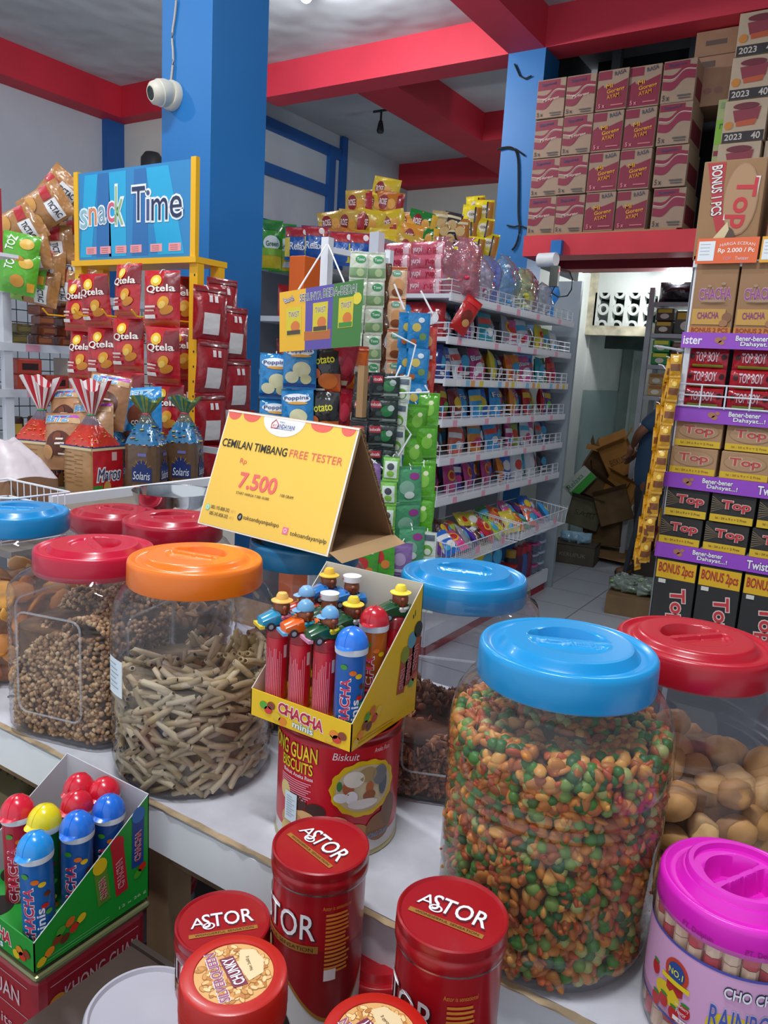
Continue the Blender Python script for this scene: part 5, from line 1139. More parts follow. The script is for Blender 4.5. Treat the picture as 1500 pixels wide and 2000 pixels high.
for (x, y) in ((-.08, -.12), (.11, -.12), (-.08, .16), (.11, .16)): b = MB(); b.box(x-.012, x+.012, y-.012, y+.012, 0, .98, M('#8a6d4f', .8)); b.build('leg', t)

# ================================================================== LEFT WHITE SHELVING
t = empty('side_shelving', (-3.45, 2.6, 0)); tag(t, 'white steel shelving with wire mesh at the far left of the picture', 'shelf')
oxs, oys = -3.45, 2.6
for y in (2.02, 3.0, 4.0): b = MB(); b.box(.12, .15, y-oys-.02, y-oys+.02, 0, 2.12, METALW); b.build('post', t)
for y in (2.02, 3.0, 4.0): b = MB(); b.box(-.3, -.27, y-oys-.02, y-oys+.02, 0, 2.3, METALW); b.build('post', t)
SH = [1.86, 1.61, 1.405, 1.17, .9]
for k, z in enumerate(SH):
    s = empty('shelf', (0, 0, z)); s.parent = t
    b = MB(); b.box(-.27, .15, 1.2-oys, 4.1-oys, -.02, 0, METALW); b.box(.15, .156, 1.2-oys, 4.1-oys, -.032, .004, METALW); b.build('deck', s)
    for q in range(7): b = MB(); b.box(.157, .158, 2.1-oys+q*.27, 2.1-oys+q*.27+.07, -.03, .0, PINKTAG); b.build('price_tag', s)
b = MB()
for k in range(34): b.tube([(-.26, 1.9-oys+k*.06, 1.0), (-.26, 1.9-oys+k*.06, 1.84)], .0025, M('#3c4046', .5), 4, cap=False)
for k in range(14): b.tube([(-.26, 1.9-oys, 1.0+k*.06), (-.26, 4.0-oys, 1.0+k*.06)], .0025, M('#3c4046', .5), 4, cap=False)
b.build('wire_mesh_back', t)
b = MB(); b.box(-.29, -.28, 1.2-oys, 4.1-oys, 0, 1.0, GREYM); b.build('back_panel', t)
tt = [bag_mesh('snack_bag', .19, .25, .08, '#b07a44', (('r', -.06, .55, .44, .8, '#e8e6ea'), ('t', 'TICTAC', .19, .68, .42, .11, '#26262c', None, .1), ('r', -.46, .58, -.1, .76, '#b8202c'), ('e', -.2, .3, .2, .13, '#d49a50'), ('e', .22, .24, .17, .12, '#dca45c'), ('e', -.05, .12, .15, .09, '#c98840'), ('r', .36, .02, .48, .3, '#7cb03c')), seed=s_) for s_ in (11, 12, 13)]
n_ = 0
spots = [(48, 440, 3.2, 62), (98, 400, 3.2, 58), (118, 372, 3.25, 40), (62, 492, 3.22, 80), (108, 478, 3.3, 85), (92, 518, 3.3, 95), (135, 515, 3.35, 88), (120, 556, 3.35, 92), (80, 560, 3.3, 100), (138, 465, 3.4, 88), (40, 480, 3.3, 60), (128, 425, 3.4, 95), (165, 560, 3.45, 90), (70, 430, 3.4, 40)]
desc = ['leaning at the far left of the pile', 'in the upper middle of the pile', 'standing at the very top of the pile', 'in the middle left of the pile', 'in the middle of the pile', 'below the middle of the pile', 'beside the yellow rack, low', 'lowest, right above the shelf edge', 'lowest, beside the green bags', 'right behind the sign edge, middle height', 'behind the green bags', 'right behind the sign edge, high', 'hidden mostly behind the red packets', 'second row, upper left of the pile']
for k, (px_, py_, D, an) in enumerate(spots):
    P_ = pd(px_, py_, D); o = put(tt[k % 3], 'snack_bag', 'brown snack bag with a white TICTAC panel, '+desc[k], 'snack bag', (0, 0, 0))
    o.rotation_euler = (R(8), R(an), R(40)); off = o.rotation_euler.to_matrix() @ Vector((0, 0, .125)); o.location = P_-off; o.scale = (.82,)*3
gb_ = [bag_mesh('snack_bag', .15, .17, .07, '#5cae2c', (('t', 'TOZ', -.2, .72, .4, .2, '#f0f4ec', None, 1.4), ('e', .2, .74, .18, .13, '#e0b040'), ('e', .05, .3, .18, .14, '#d49438'), ('r', .3, .1, .46, .3, '#e8a838')), seed=s_) for s_ in (14, 15)]
for k, (px_, py_, nm) in enumerate(((32, 503, 'top one'), (30, 540, 'lower one'), (50, 525, 'right one behind'))):
    P_ = pd(px_, py_, 3.15+.1*(k == 2)); put(gb_[k % 2], 'snack_bag', 'bright green cracker bag on the left white shelf, '+nm, 'snack bag', (P_.x, P_.y, P_.z-.07), (R(-5), R(8), R(38)))
# small brown wafer blocks, second shelf
wm = MB(); wm.bbox(-.035, .035, -.05, .05, 0, .045, foil('#9c4a26', .3, .5, 30), .008); wm.box(-.03, .03, -.0505, .0505, .012, .032, M('#c97a4a', .4)); wme = wm.mesh('wafer_pack')
wm2 = MB(); wm2.bbox(-.035, .035, -.05, .05, 0, .045, foil('#7d6a30', .3, .5, 30), .008); wm2.box(-.03, .03, -.0505, .0505, .012, .032, M('#9c8c50', .4)); wme2 = wm2.mesh('wafer_pack')
k = 0
for j, y in enumerate((2.1, 2.22, 2.34, 2.46, 2.6, 2.75)):
    for i in range((2, 4, 5, 4, 2, 3)[j]):
        o = put(wme2 if (j == 0) else wme, 'wafer_pack', ('olive' if j == 0 else 'orange-brown')+' wrapped wafer pack stacked on the left white shelving', 'wafer pack', (-3.37+.01*(i % 2), y+.008*(i % 3), SH[1]+.001+i*.046), (0, 0, R(90+5*((i*7+j) % 5-2))), 'small wafer packs on the left shelving' if j else 'olive wafer packs on the left shelving'); k += 1
bx_ = MB(); bx_.bbox(-.05, .05, -.06, .06, 0, .07, foil('#c9482c', .3, .3, 20), .006); bx_.box(.0502, .051, -.04, .04, .02, .05, M('#3c2420', .5)); bxm = bx_.mesh('biscuit_box')
for j, (y, i) in enumerate(((2.13, 0), (2.13, 1), (2.27, 0))): put(bxm, 'biscuit_box', 'orange-red biscuit box on the left shelving, '+('bottom of the stack of two', 'top of the stack of two', 'beside the cream box')[j], 'box', (-3.36, y, SH[2]+i*.071), (0, 0, 0))
b = MB(); b.box(-.06, .06, -.12, .12, 0, .15, M('#cdc6b8', .5)); S = plane((.0605, 0, 0), (0, 1, 0), (0, 0, 1)); b.prect(S, -.12, .08, .12, .15, M('#c2562c', .5)); b.pell(S, .02, .085, .05, .045, M('#8a7a9a', .5), lift=.001); b.pell(S, .02, .085, .03, .026, M('#5f4a6c', .5), lift=.0014)
tag(b.build('cream_box', None, (-3.40, 2.47, SH[2])), 'cream and orange box printed with a purple disc on the left shelving', 'box')
for j in range(6):
    b = MB(); b.lathe([(.0001, 0), (.035, 0), (.035, .1), (.03, .11), (.0001, .11)], M(['#3c2018', '#5a2c1c', '#2c1a16'][j % 3], .4), 24); S = cyl(.0355, 0, -R(20)); b.prect(S, -.025, .03, .025, .08, M(['#c9a23c', '#a8445c', '#8c6c4c'][j % 3], .5), lift=.0006)
    tag(b.build('dark_canister', None, (-3.36, 2.08+j*.1, SH[3])), 'small dark brown canister on the left shelving, '+ORD[j]+' from the near post', 'canister')
P_ = pd(-30, 430, 2.6); b = MB(); b.box(-.06, .02, -.05, .05, -.1, .11, M('#a8202c', .5)); S = plane((.021, 0, 0), (0, 1, 0), (0, 0, 1)); b.ptext(S, 'O', 0, .03, .06, .06, M('#e6dadc', .5)); tag(b.build('red_box', None, (P_.x, P_.y, P_.z)), 'red box with a white letter cut by the left picture edge', 'box')
b = MB(); b.box(-.25, .03, -.1, .1, -.012, 0, METALW); b.box(-.25, -.23, -.1, .1, -1.93, -.012, METALW); tag(b.build('wall_bracket', None, (P_.x, P_.y, P_.z-.1)), 'white bracket shelf holding the red box at the left edge', 'shelf')
# dark dome behind the sign
P_ = pY(297, 316, 5.62); b = MB(); b.lathe([(.0001, .1), (.07, .085), (.11, .03), (.11, -.06), (.0001, -.06)], M('#2f3236', .5), 28); tag(b.build('wall_speaker', None, tuple(P_)), 'dark rounded speaker high on the back wall, peeking over the snack sign', 'speaker')
# ================================================================== LONG WHITE GONDOLA
GX, GY0, GY1 = -1.98, 3.64, 5.54
SZ = [2.0, 1.78, 1.56, 1.34, 1.13, .905]
SN = ['top', 'second', 'third', 'fourth', 'fifth', 'sixth']
t = empty('display_gondola', (-2.22, 4.6, 0)); tag(t, 'long white shelving unit of sweets bags with wire fences in front of the far pillar', 'shelf')
ox, oy = -2.22, 4.6
def G(b, X0, X1, Y0, Y1, Z0, Z1, m): b.box(X0-ox, X1-ox, Y0-oy, Y1-oy, Z0, Z1, m)
b = MB(); G(b, -2.46, -2.44, GY0, GY1, .1, 2.3, M('#8f9398', .6)); b.build('back_panel', t)
for y in (GY0+.0, (GY0+GY1)/2, GY1-.0): b = MB(); G(b, -2.48, -2.42, y-.03, y+.03, 0, 2.32, METALW); b.build('upright', t)
b = MB(); G(b, -2.16, -1.965, GY1+.06, GY1+.1, 0, 2.3, M('#9aa4ac', .45, var=.05)); b.build('side_panel', t)
b = MB(); G(b, -2.46, GX-.02, GY0, GY1, .12, .15, METALW); G(b, GX-.02, GX, GY0, GY1, .06, .16, METALW); b.build('base_deck', t)
b = MB(); G(b, -2.46, GX-.01, GY0+.02, GY1-.02, 0, .06, M('#a01c2c', .5)); b.build('plinth', t)
def fence(par, y0, y1, hgt=.075, nb_=8):
    b = MB(); x = .0
    for z in (.018, .045, hgt): b.tube([(x-.09, y0, z), (x, y0, z), (x, y1, z), (x-.0, y1, z)], .0024, METALW, 5)
    b.tube([(x-.1, y0, 0), (x-.1, y0, hgt*.9), (x, y0, hgt)], .0022, METALW, 5)
    for k in range(nb_+1):
        y = y0+(y1-y0)*k/nb_
        b.tube([(x, y, .0), (x, y, hgt)], .0022, METALW, 5)
        if k % 2: b.tube([(x, y+.018, .0), (x, y+.018, hgt)], .0022, METALW, 5)
    return b.build('wire_fence', par)
ym = (GY0+GY1)/2
for k, z in enumerate(SZ):
    s = empty('shelf', (GX-ox, 0, z)); s.parent = t
    y0, y1 = GY0-oy, GY1-oy; ymm = ym-oy
    b = MB(); b.box(-.46, 0, y0, y1, -.022, 0, METALW); b.build('deck', s)
    for (a, c) in ((y0, ymm-.005), (ymm+.005, y1)):
        b = MB(); b.box(0, .012, a, c, -.036, .006, METALW); b.box(.012, .0135, a+.01, c-.01, -.03, -.002, M('#f0eef2', .3)); b.build('price_rail', s)
        fence(s, a+.02, c-.02)
    rn = random.Random(k)
    tagc = [PINKTAG]*3 if k != 2 else [M('#f4f2ee', .6), M('#8fc8e4', .6), M('#f0a868', .6), M('#e8d24c', .6)]
    for q in range(5 if k != 2 else 16):
        y = y0+.08+(1.75)*(q+rn.random()*.5)/(5 if k != 2 else 16)
        b = MB(); b.box(.0137, .0145, y, y+.05, -.034, .0, tagc[q % len(tagc)]); b.build('price_tag', s)
def gbag(c, kind, seed, w=.13, h=.185, d=.06):
    r = random.Random(seed*13+1); c2 = ACC[(c, kind)] if (c, kind) in ACC else r.choice(['#f0f0f2', '#f0cc3c', '#f08ab0', '#4ab0dc', '#e8503c'])
    P = []
    if kind == 'disc': P = [('e', 0, .6, .32, .2, '#f0b82c'), ('e', 0, .6, .24, .13, '#c8282c'), ('r', -.3, .18, .3, .27, '#e83c8c')]
    if kind == 'band': P = [('r', -.48, .58, .48, .78, c2), ('e', .1, .34, .26, .14, r.choice(['#f08a2c', '#f4f4f4', '#e83c8c', '#7cc83c'])), ('e', -.2, .25, .16, .09, r.choice(['#f0cc3c', '#4ab0dc', '#c8282c']))]
    if kind == 'text': P = [('t', r.choice(['Milkita', 'Relaxa', 'Blaster', 'Kopiko', 'Fox']), 0, .68, .8, .16, '#f4f4f6', '#3c3c6c', .1), ('e', .05, .36, .3, .16, c2), ('e', -.2, .2, .14, .08, '#f4f4f4')]
    if kind == 'plain': P = [('e', 0, .5, .3, .2, c2), ('r', -.3, .12, .3, .2, '#f0f0f2')]
    return bag_mesh('sweets_bag', w, h, d, c, tuple(P), seed=seed % 5+20)
ACC = {}
CN = {'#c0202c': 'red', '#1f6fd0': 'blue', '#4a2c9c': 'purple', '#1c9ca8': 'teal', '#dfe4e8': 'white', '#8c9098': 'grey', '#e05a9c': 'pink', '#a8c83c': 'lime green', '#e0d03c': 'yellow', '#1c2c74': 'dark blue', '#2c1c24': 'black', '#c0287c': 'magenta', '#e88a1c': 'orange', '#2c8c3c': 'green', '#7a1420': 'dark red', '#3aa4e8': 'light blue', '#4c2a1c': 'dark brown', '#e86a4c': 'coral', '#6a3c8c': 'violet'}
inv = {v: k for k, v in CN.items()}
rows = {1: ['red', 'light blue', 'violet', 'white', 'teal', 'white', 'grey', 'pink', 'white', 'grey', 'yellow', 'lime green', 'white'],
        2: ['dark blue', 'blue', 'white', 'black', 'magenta', 'white', 'yellow', 'black', 'orange', 'orange', 'pink', 'blue', 'teal', 'green', 'red'],
        3: ['dark red', 'red', 'dark red', 'light blue', 'light blue', 'blue', 'light blue', 'magenta', 'orange', 'pink', 'red', 'coral', 'red', 'violet'],
        4: ['dark brown', 'dark brown', 'coral', 'white', 'orange', 'dark brown', 'light blue', 'red', 'magenta', 'lime green', 'white', 'pink', 'grey', 'dark blue'],
        5: ['dark blue', 'violet', 'magenta', 'purple', 'magenta', 'purple', 'magenta', 'blue', 'orange', 'blue', 'white', 'teal', 'white', 'dark blue', 'black']}
kinds = {1: ['band', 'text', 'disc', 'plain'], 2: ['plain', 'text', 'band'], 3: ['text', 'band', 'plain'], 4: ['band', 'plain'], 5: ['disc', 'disc', 'disc', 'band']}
rn = random.Random(4)
for k, cs in rows.items():
    n = len(cs)
    for i, c in enumerate(cs):
        kd = kinds[k][i % len(kinds[k])]
        if k == 5 and i > 8: kd = 'plain'
        if k == 5 and i < 2: kd = 'band'
        hx = inv[c]; sc = {1: .98, 2: 1.02, 3: 1.0, 4: .92, 5: .95}[k]*rn.uniform(.88, 1.06)
        y = GY0+.09+(GY1-GY0-.18)*i/(n-1)
        me = gbag(hx, kd, (i*3+k) % 9)
        put(me, 'sweets_bag', '%s sweets bag, %s from the near end on the white unit\'s %s shelf' % (c, ORD[i], SN[k]), 'sweets bag', (GX-.085-.03*(i % 2), y, SZ[k]+.002), (R(-9-rn.uniform(0, 8)), R(rn.uniform(-7, 7)), R(90+rn.uniform(-22, 22))), None, sc)
# a second row behind, in the depth of the shelves
for k, cs in rows.items():
    for i in range(0, 13):
        c = cs[(i+1) % len(cs)]; y = GY0+.07+i*.14; me = gbag(inv[c], 'plain', i % 4)
        put(me, 'sweets_bag', '%s sweets bag in the back row of the white unit\'s %s shelf' % (c, SN[k]), 'sweets bag', (GX-.25, y, SZ[k]+.002), (R(-8), 0, R(90+rn.uniform(-12, 12))), 'back row sweets bags on the %s shelf, %s' % (SN[k], c), .9)
# clear bags of loose sweets on the top shelf
def clearbag(w, h, d, tint, cols, seed, n=80):
    key = ('cb', w, h, d, tint, tuple(cols), seed)
    if key in _bags: return _bags[key]
    r = random.Random(seed); b = MB(); mats = [M(c, .35, coat=.3) for c in cols]
    for i in range(n):
        a, q, z = r.uniform(0, 2*PI), math.sqrt(r.random()), r.uniform(.1, .8)
        b.ball((w*.42*q*math.cos(a), d*.40*q*math.sin(a)-.0, z*h), r.uniform(.011, .017), r.choice(mats), 7, 5, (1.3, .8, .8))
    S = bag_S(w, h, d, seed, .9, .02); cm = clear(tint, .3, 1., 34., .12, hexd=tint, refl=3.)
    f = lambda a, c, s_: (lambda p, k: (p.x*k*s_, p.y*s_, p.z))(S((a-.5)*w, c*h)[0], 1 if c < .82 else max(.25, 1-(c-.82)*4.2) if c < .93 else .3+(c-.93)*5)
    b.grid(lambda a, c: f(a, c, 1), 14, 18, cm); b.grid(lambda a, c: f(a, c, -1), 14, 18, cm)
    me = b.mesh('clear_sweets_bag'); _bags[key] = me; return me
top = [(3.95, '#f0b8cc', ['#e86a8c', '#f2c0d0', '#d83c5c'], .26, 'pink'), (4.1, '#e8eef0', ['#e8ecf0', '#7cc83c', '#dcdce4'], .2, 'white and green'), (4.24, '#e8e0ec', ['#e4e4ee', '#d8b8d0', '#c04a7c'], .22, 'whitish lilac'), (4.4, '#b8c4f0', ['#6a7ce0', '#8c9cf0', '#b8b8e8'], .25, 'lilac blue'), (4.55, '#b8dcf4', ['#4aa8e4', '#7cc4f0', '#e8e4f0'], .27, 'sky blue'), (4.70, '#c4e4f6', ['#3c9ce0', '#a8d8f4', '#f0e46c'], .27, 'blue and yellow'), (4.85, '#e8e8c0', ['#e8dc4c', '#5cb4e4', '#f0f0e0'], .24, 'yellow and blue'), (5.02, '#ecc0cc', ['#c83c5c', '#e88aa0', '#f0d0d8'], .25, 'crimson'), (5.2, '#e4e8ee', ['#d8dce4', '#c0c8d4'], .2, 'colourless')]
for i, (y, tint, cc, hgt, nm) in enumerate(top):
    me = clearbag(.16, hgt, .12, tint, cc, 30+i); put(me, 'clear_sweets_bag', 'clear bag of %s sweets on the top shelf of the white unit' % nm, 'sweets bag', (GX-.12-.04*(i % 2), y, 2.003), (0, 0, R(70+15*(i % 3))), None, 1.2)
# pink packet blocks on the near end
pb = [clearbag(.2, .055, .15, '#e8a0b0', ['#d84460', '#f0b8c4', '#c82c4c', '#f4dce0'], 50+q, 34) for q in range(2)]
pk_ = [bag_mesh('sweets_packet', .2, .085, .06, '#d86478', (('t', 'yupi', -.25, .5, .3, .4, '#f4e0e4', None, 0), ('t', 'yupi', .2, .5, .3, .4, '#c02040', None, 0), ('r', .32, .1, .46, .9, '#f0c4cc')), seed=60+q, rough=.15, bump=.9) for q in range(3)]
for L_ in range(4):
    for i in range(2):
        x = -2.36+.2*i
        put(pk_[(L_+i) % 3], 'sweets_packet', 'pink sweets packet lying on the near end of the top shelf, layer %s, %s' % (ORD[L_], ('left', 'right')[i]), 'sweets packet', (x, GY0+.05+.01*(L_ % 2), 2.002+L_*.062), (R(4), 0, R(-4+6*i)))
for i in range(2):
    me = clearbag(.17, .3, .12, '#e8a8b8', ['#d02c4c', '#e46478', '#f0c0cc', '#e8d03c'], 55+i, 70); put(me, 'clear_sweets_bag', 'tall clear bag packed with red-pink sweets, %s on the near shelf corner' % ('left one' if i == 0 else 'right one'), 'sweets bag', (-2.10+.12*i, GY0+.1+.05*i, 2.003), (0, 0, R(10+20*i)))
for i, z in enumerate((1.78, 1.56, 1.34, 1.13, .905)):
    c = ['#a81c24', '#1c2c74', '#7a1420', '#4c2a1c', '#1c2c74'][i]; nmc = ['red', 'dark blue', 'dark red', 'dark brown', 'navy'][i]
    for j in range(3):
        put(gbag(c, 'plain', 3+j), 'sweets_bag', '%s sweets bag facing the near end of the white unit, %s shelf' % (nmc, SN[i+1]), 'sweets bag', (-2.36+.13*j, GY0+.05, z+.002), (R(-10), 0, R(-8+8*j)), 'end-facing bags on the %s shelf' % SN[i+1])
P_ = pX(898, 640, GX+.03); put(bag_mesh('sweets_bag', .11, .2, .05, '#c41c1c', (('e', 0, .45, .3, .2, '#7a2c1c'), ('e', .1, .3, .2, .1, '#d8a060'), ('r', -.4, .8, .4, .95, '#e02c2c')), seed=71), 'sweets_bag', 'bright red packet leaning out over the near corner of the second shelf', 'sweets bag', (P_.x-.02, P_.y, P_.z-.02), (R(6), R(28), R(60)))
# things at the far end of the top shelf: meter box with a red light, cables
P_ = pX(1083, 540, GX-.05); b = MB(); b.bbox(-.03, .03, -.02, .02, -.07, .07, M('#5c6058', .5), .004); b.box(.0301, .032, -.008, .008, .03, .045, M('#ff2a20', .4, emit=3.)); tag(b.build('power_strip', None, tuple(P_)), 'grey power strip with a tiny red light near the far blue pillar', 'power strip')
b = MB(); b.tube([pX(x, y, GX-.03) for x, y in ((1083, 560), (1078, 572), (1090, 580), (1108, 578), (1116, 566), (1118, 545), (1112, 530), (1095, 525))], .005, BLACK); tag(b.build('loose_cable', None), 'black cable looping from the power strip over the shelf corner', 'cable')
b = MB(); b.lathe([(.0001, 0), (.06, 0), (.075, .1), (.1, .2), (.09, .26), (.0001, .28)], M('#2c84d4', .4), 24); b.T = None; P_ = pX(1088, 562, GX-.2); tag(b.build('blue_tub', None, (P_.x, P_.y, 2.003)), 'blue plastic tub at the far end of the top shelf', 'tub')
P_ = pY(1063, 510, 5.7); b = MB(); b.tube([(-.02, 0, 0), (.12, -.02, 0)], .05, WHITE, 20); b.box(.06, .14, .0, .06, .04, .14, M('#1c74c0', .5)); tag(b.build('wall_spotlight', None, (P_.x, P_.y-.05, P_.z)), 'short white cylinder lamp fixed below the red beam by the far pillar', 'lamp')
# wire baskets low on the front
def basket(y0, y1, label):
    t = empty('wire_basket', (-1.86, (y0+y1)/2, .60)); tag(t, label, 'basket'); w = (y1-y0)/2-.01; b = MB(); hb_ = .125
    Tm = [(-.24, -w, hb_+.02), (.10, -w, hb_-.02), (.10, w, hb_-.02), (-.24, w, hb_+.02), (-.24, -w, hb_+.02)]; b.tube(Tm, .0035, METALW, 5); b.tube([(x*.9, y*.98, -.0) for x, y, z in Tm], .003, METALW, 5)
    for k in range(37):
        y = -w+2*w*k/36; b.tube([(.10, y, hb_-.02), (.09, y*.98, 0), (-.21, y*.98, 0)], .0016, METALW, 4, cap=False)
    for k in range(12):
        x = -.22+.32*k/11
        for sy in (-1, 1): b.tube([(x, sy*w, hb_), (x*.95, sy*w*.98, 0)], .0016, METALW, 4, cap=False)
    b.build('wire_frame', t)
    for q in (.3, .7): b = MB(); b.box(.1015, .103, -w+2*w*q-.02, -w+2*w*q+.03, .03, .07, PINKTAG); b.build('price_tag', t)
basket(3.5, 4.36, 'long white wire basket of mixed sweets below the white unit, near one'); basket(4.38, 5.2, 'long white wire basket of mixed sweets below the white unit, far one')
bc = ['violet', 'blue', 'pink', 'grey', 'purple', 'dark brown', 'red', 'lime green', 'yellow', 'yellow', 'orange', 'green', 'coral', 'light blue', 'pink', 'light blue']
for i, c in enumerate(bc):
    for j in range(2):
        y = 3.58+i*.104; cc = c if j == 0 else bc[(i+3) % 16]
        kk = ('text', 'band', 'disc', 'plain')[(i+j) % 4]
        put(gbag(inv[cc], kk, (i+4*j) % 9), 'sweets_bag', '%s sweets bag tipped in the wire baskets, %s from the near end, %s row' % (cc, ORD[i], ('front', 'back')[j]), 'sweets bag', (-1.86-.11*j, y, .62+.03*j), (R(-42-8*((i+j) % 3)), R(rn.uniform(-20, 20)), R(90+rn.uniform(-25, 25))), None, .86)
# bottom deck goods
b = MB()
deck = [(4.35, '#d9c22c', 'yellow and blue foil bag', 'bag'), (4.5, '#1f4fb0', 'royal blue foil bag', 'bag')]
for y, c, nm, ct in deck: put(gbag(c, 'plain', 2), 'foil_bag', nm+' hanging below the near wire basket', 'bag', (-1.99, y, .32), (R(-6), R(12), R(80)), None, 1.3)
b = MB(); b.box(-.09, .09, -.13, .13, 0, .14, M('#a81420', .35)); b.box(-.1, .1, -.14, .14, .14, .16, M('#c41c28', .3)); tag(b.build('red_crate', None, (-2.07, 4.75, .155)), 'red plastic box with a lid on the unit\'s bottom deck', 'box')
for i, (y, c, lc) in enumerate(((4.95, '#2c2c48', '#c09a3c'), (5.06, '#5c1c3c', '#a81c2c'), (5.15, '#3c5ca0', '#c82c3c'), (5.24, '#7c2c4c', '#c02848'))):
    b = MB(); b.lathe([(.0001, 0), (.045, 0), (.045, .17), (.03, .2)], M(c, .3), 24); b.lathe([(.036, .19), (.036, .24), (.0001, .245)], M(lc, .3), 24); tag(b.build('plastic_bottle', None, (-2.05, y, .152)), 'dark bottle-shaped sweets jar on the unit\'s bottom deck, '+ORD[i]+' from the near side', 'jar')
for i in range(5):
    for j in range(2):
        b = MB(); z = .152+i*.082; b.lathe([(.0001, 0), (.045, 0), (.05, .062)], clear('#dce4f0', .3, hexd='#a8b4c8'), 24, fn=lambda a, z, r: r*se(a, 5)); b.lathe([(.053, .06), (.054, .074), (.0001, .076)], M('#e85a9c' if i % 2 == 0 and j == 0 else '#b8c8dc', .3), 24, fn=lambda a, z, r: r*se(a, 5))
        tag(b.build('plastic_box', None, (-2.05, 5.35+.12*j-.02, z)), 'clear plastic snack box in the %s stack, %s from the bottom' % (('near', 'far')[j], ORD[i]), 'box')

# ================================================================== SHELF BEHIND WITH CHIP PACKETS
t = empty('rear_shelving', (-3.25, 4.15, 0)); tag(t, 'white rear shelving behind the sachet stand, piled high with chip packets', 'shelf')
for z in (2.16, 1.86, 1.55, 1.25): b = MB(); b.box(-.3, .4, -.65, 1.2, z-.03, z, METALW); b.build('shelf_board', t)
for (x, y) in ((-.28, -.63), (.38, -.63), (-.28, 1.18), (.38, 1.18)): b = MB(); b.box(x-.02, x+.02, y-.02, y+.02, 0, 2.16, METALW); b.build('post', t)
b = MB(); b.box(-.02, .0, -.6, 1.15, 0, 2.13, M('#9a9ea4', .6)); b.build('back_panel', t)
def roma(c, c2, s): return bag_mesh('chip_packet', .18, .155, .06, c, (('r', .28, .03, .49, .97, c2), ('e', -.2, .5, .17, .3, '#8c1420'), ('t', 'ROSE', -.2, .5, .26, .22, '#f0e4e0', None, 0), ('e', .1, .45, .14, .2, '#e0a040')), seed=s, rough=.18, bump=.8)
rm = [roma('#c9a03c', '#b01c2c', 81), roma('#d8b82c', '#d8b82c', 82), roma('#c0742c', '#a01824', 83)]; gm = [roma('#e0962c', '#1c8c34', 84), roma('#1c7c30', '#e8b43c', 85)]; ymm_ = [bag_mesh('chip_packet', .13, .17, .06, '#e4cc20', (('e', 0, .6, .26, .17, '#e8dcc8'), ('t', 'GEM', 0, .6, .3, .1, '#5c4a34', None, 0), ('r', .22, .1, .46, .9, '#c07c2c'), ('r', .12, .1, .2, .9, '#2c2c34')), seed=86, rough=.2)]
rows_ = [(492, 4.5, [(653, 0), (690, 0), (728, 1), (757, 1), (790, 0)], 'bottom'), (478, 4.55, [(640, 2), (668, 2), (700, 0), (740, 1)], 'lower'), (442, 4.6, [(650, 0), (680, 0), (715, 1), (745, 1), (765, 1), (792, 3), (815, 4)], 'middle'), (470, 4.6, [(745, 0), (770, 1), (800, 3), (822, 4)], 'lower middle'), (403, 4.65, [(697, 0), (722, 1), (752, 2)], 'upper'), (378, 4.7, [(745, 1)], 'top')]
for (py_, D, items, nm) in rows_:
    for i, (px_, w) in enumerate(items):
        P_ = pd(px_+4, py_+12, D); me = (rm+gm)[w]; c = ['gold and red', 'yellow', 'brown and red', 'orange and green', 'green'][w]
        put(me, 'chip_packet', '%s chip packet in the rear heap, %s row, %s from the left' % (c, nm, ORD[i]), 'chip packet', tuple(P_-Vector((0, 0, .02))), (R(rn.uniform(-15, 10)), R(rn.uniform(-14, 14)), R(25+rn.uniform(-15, 20))), None, .95)
for i, (px_, py_, D) in enumerate(((920, 430, 5.2), (945, 420, 5.25), (915, 460, 5.2), (940, 455, 5.2), (925, 492, 5.15), (950, 485, 5.2), (932, 412, 5.3))):
    P_ = pd(px_, py_, D); put(ymm_[0], 'chip_packet', 'yellow packet stacked beside the far pillar, '+['upper left', 'upper right', 'middle left', 'middle right', 'lower left', 'lower right', 'topmost'][i], 'chip packet', tuple(P_-Vector((0, 0, .07))), (R(-4), R(rn.uniform(-8, 8)), R(30+rn.uniform(-10, 14))))
for i, (px_, py_) in enumerate(((838, 447), (858, 440), (878, 442), (898, 455), (848, 468), (880, 470), (868, 455))):
    P_ = pd(px_, py_, 4.9); c = ['#1c8c34', '#b8a070', '#3c3438', '#c07834', '#e0c02c', '#2c2c30', '#a87838'][i]; nm = ['green', 'beige', 'black', 'orange-brown', 'yellow', 'charcoal', 'brown'][i]
    put(gbag(c, 'plain', i) if c in CN else bag_mesh('chip_packet', .12, .17, .06, c, (('e', 0, .5, .25, .18, '#d8b070'), ('r', -.4, .75, .4, .85, '#e8d8b0')), seed=90+i, rough=.2), 'chip_packet', nm+' packet standing between the chip heap and the yellow packets', 'chip packet', tuple(P_-Vector((0, 0, .08))), (R(-5), R(rn.uniform(-12, 12)), R(30)))
t = empty('yellow_packet_stand', (-2.78, 5.05, 0)); tag(t, 'tall dark stand behind the white unit holding the yellow packets', 'stand')
b = MB(); b.box(-.3, .28, -.4, .25, 2.2, 2.22, M('#5c5a58', .6)); b.build('stand_top', t)
for (x, y) in ((-.28, -.38), (.26, -.38), (-.28, .23), (.26, .23)): b = MB(); b.box(x-.012, x+.012, y-.012, y+.012, 0, 2.2, M('#5c5a58', .6)); b.build('leg', t)
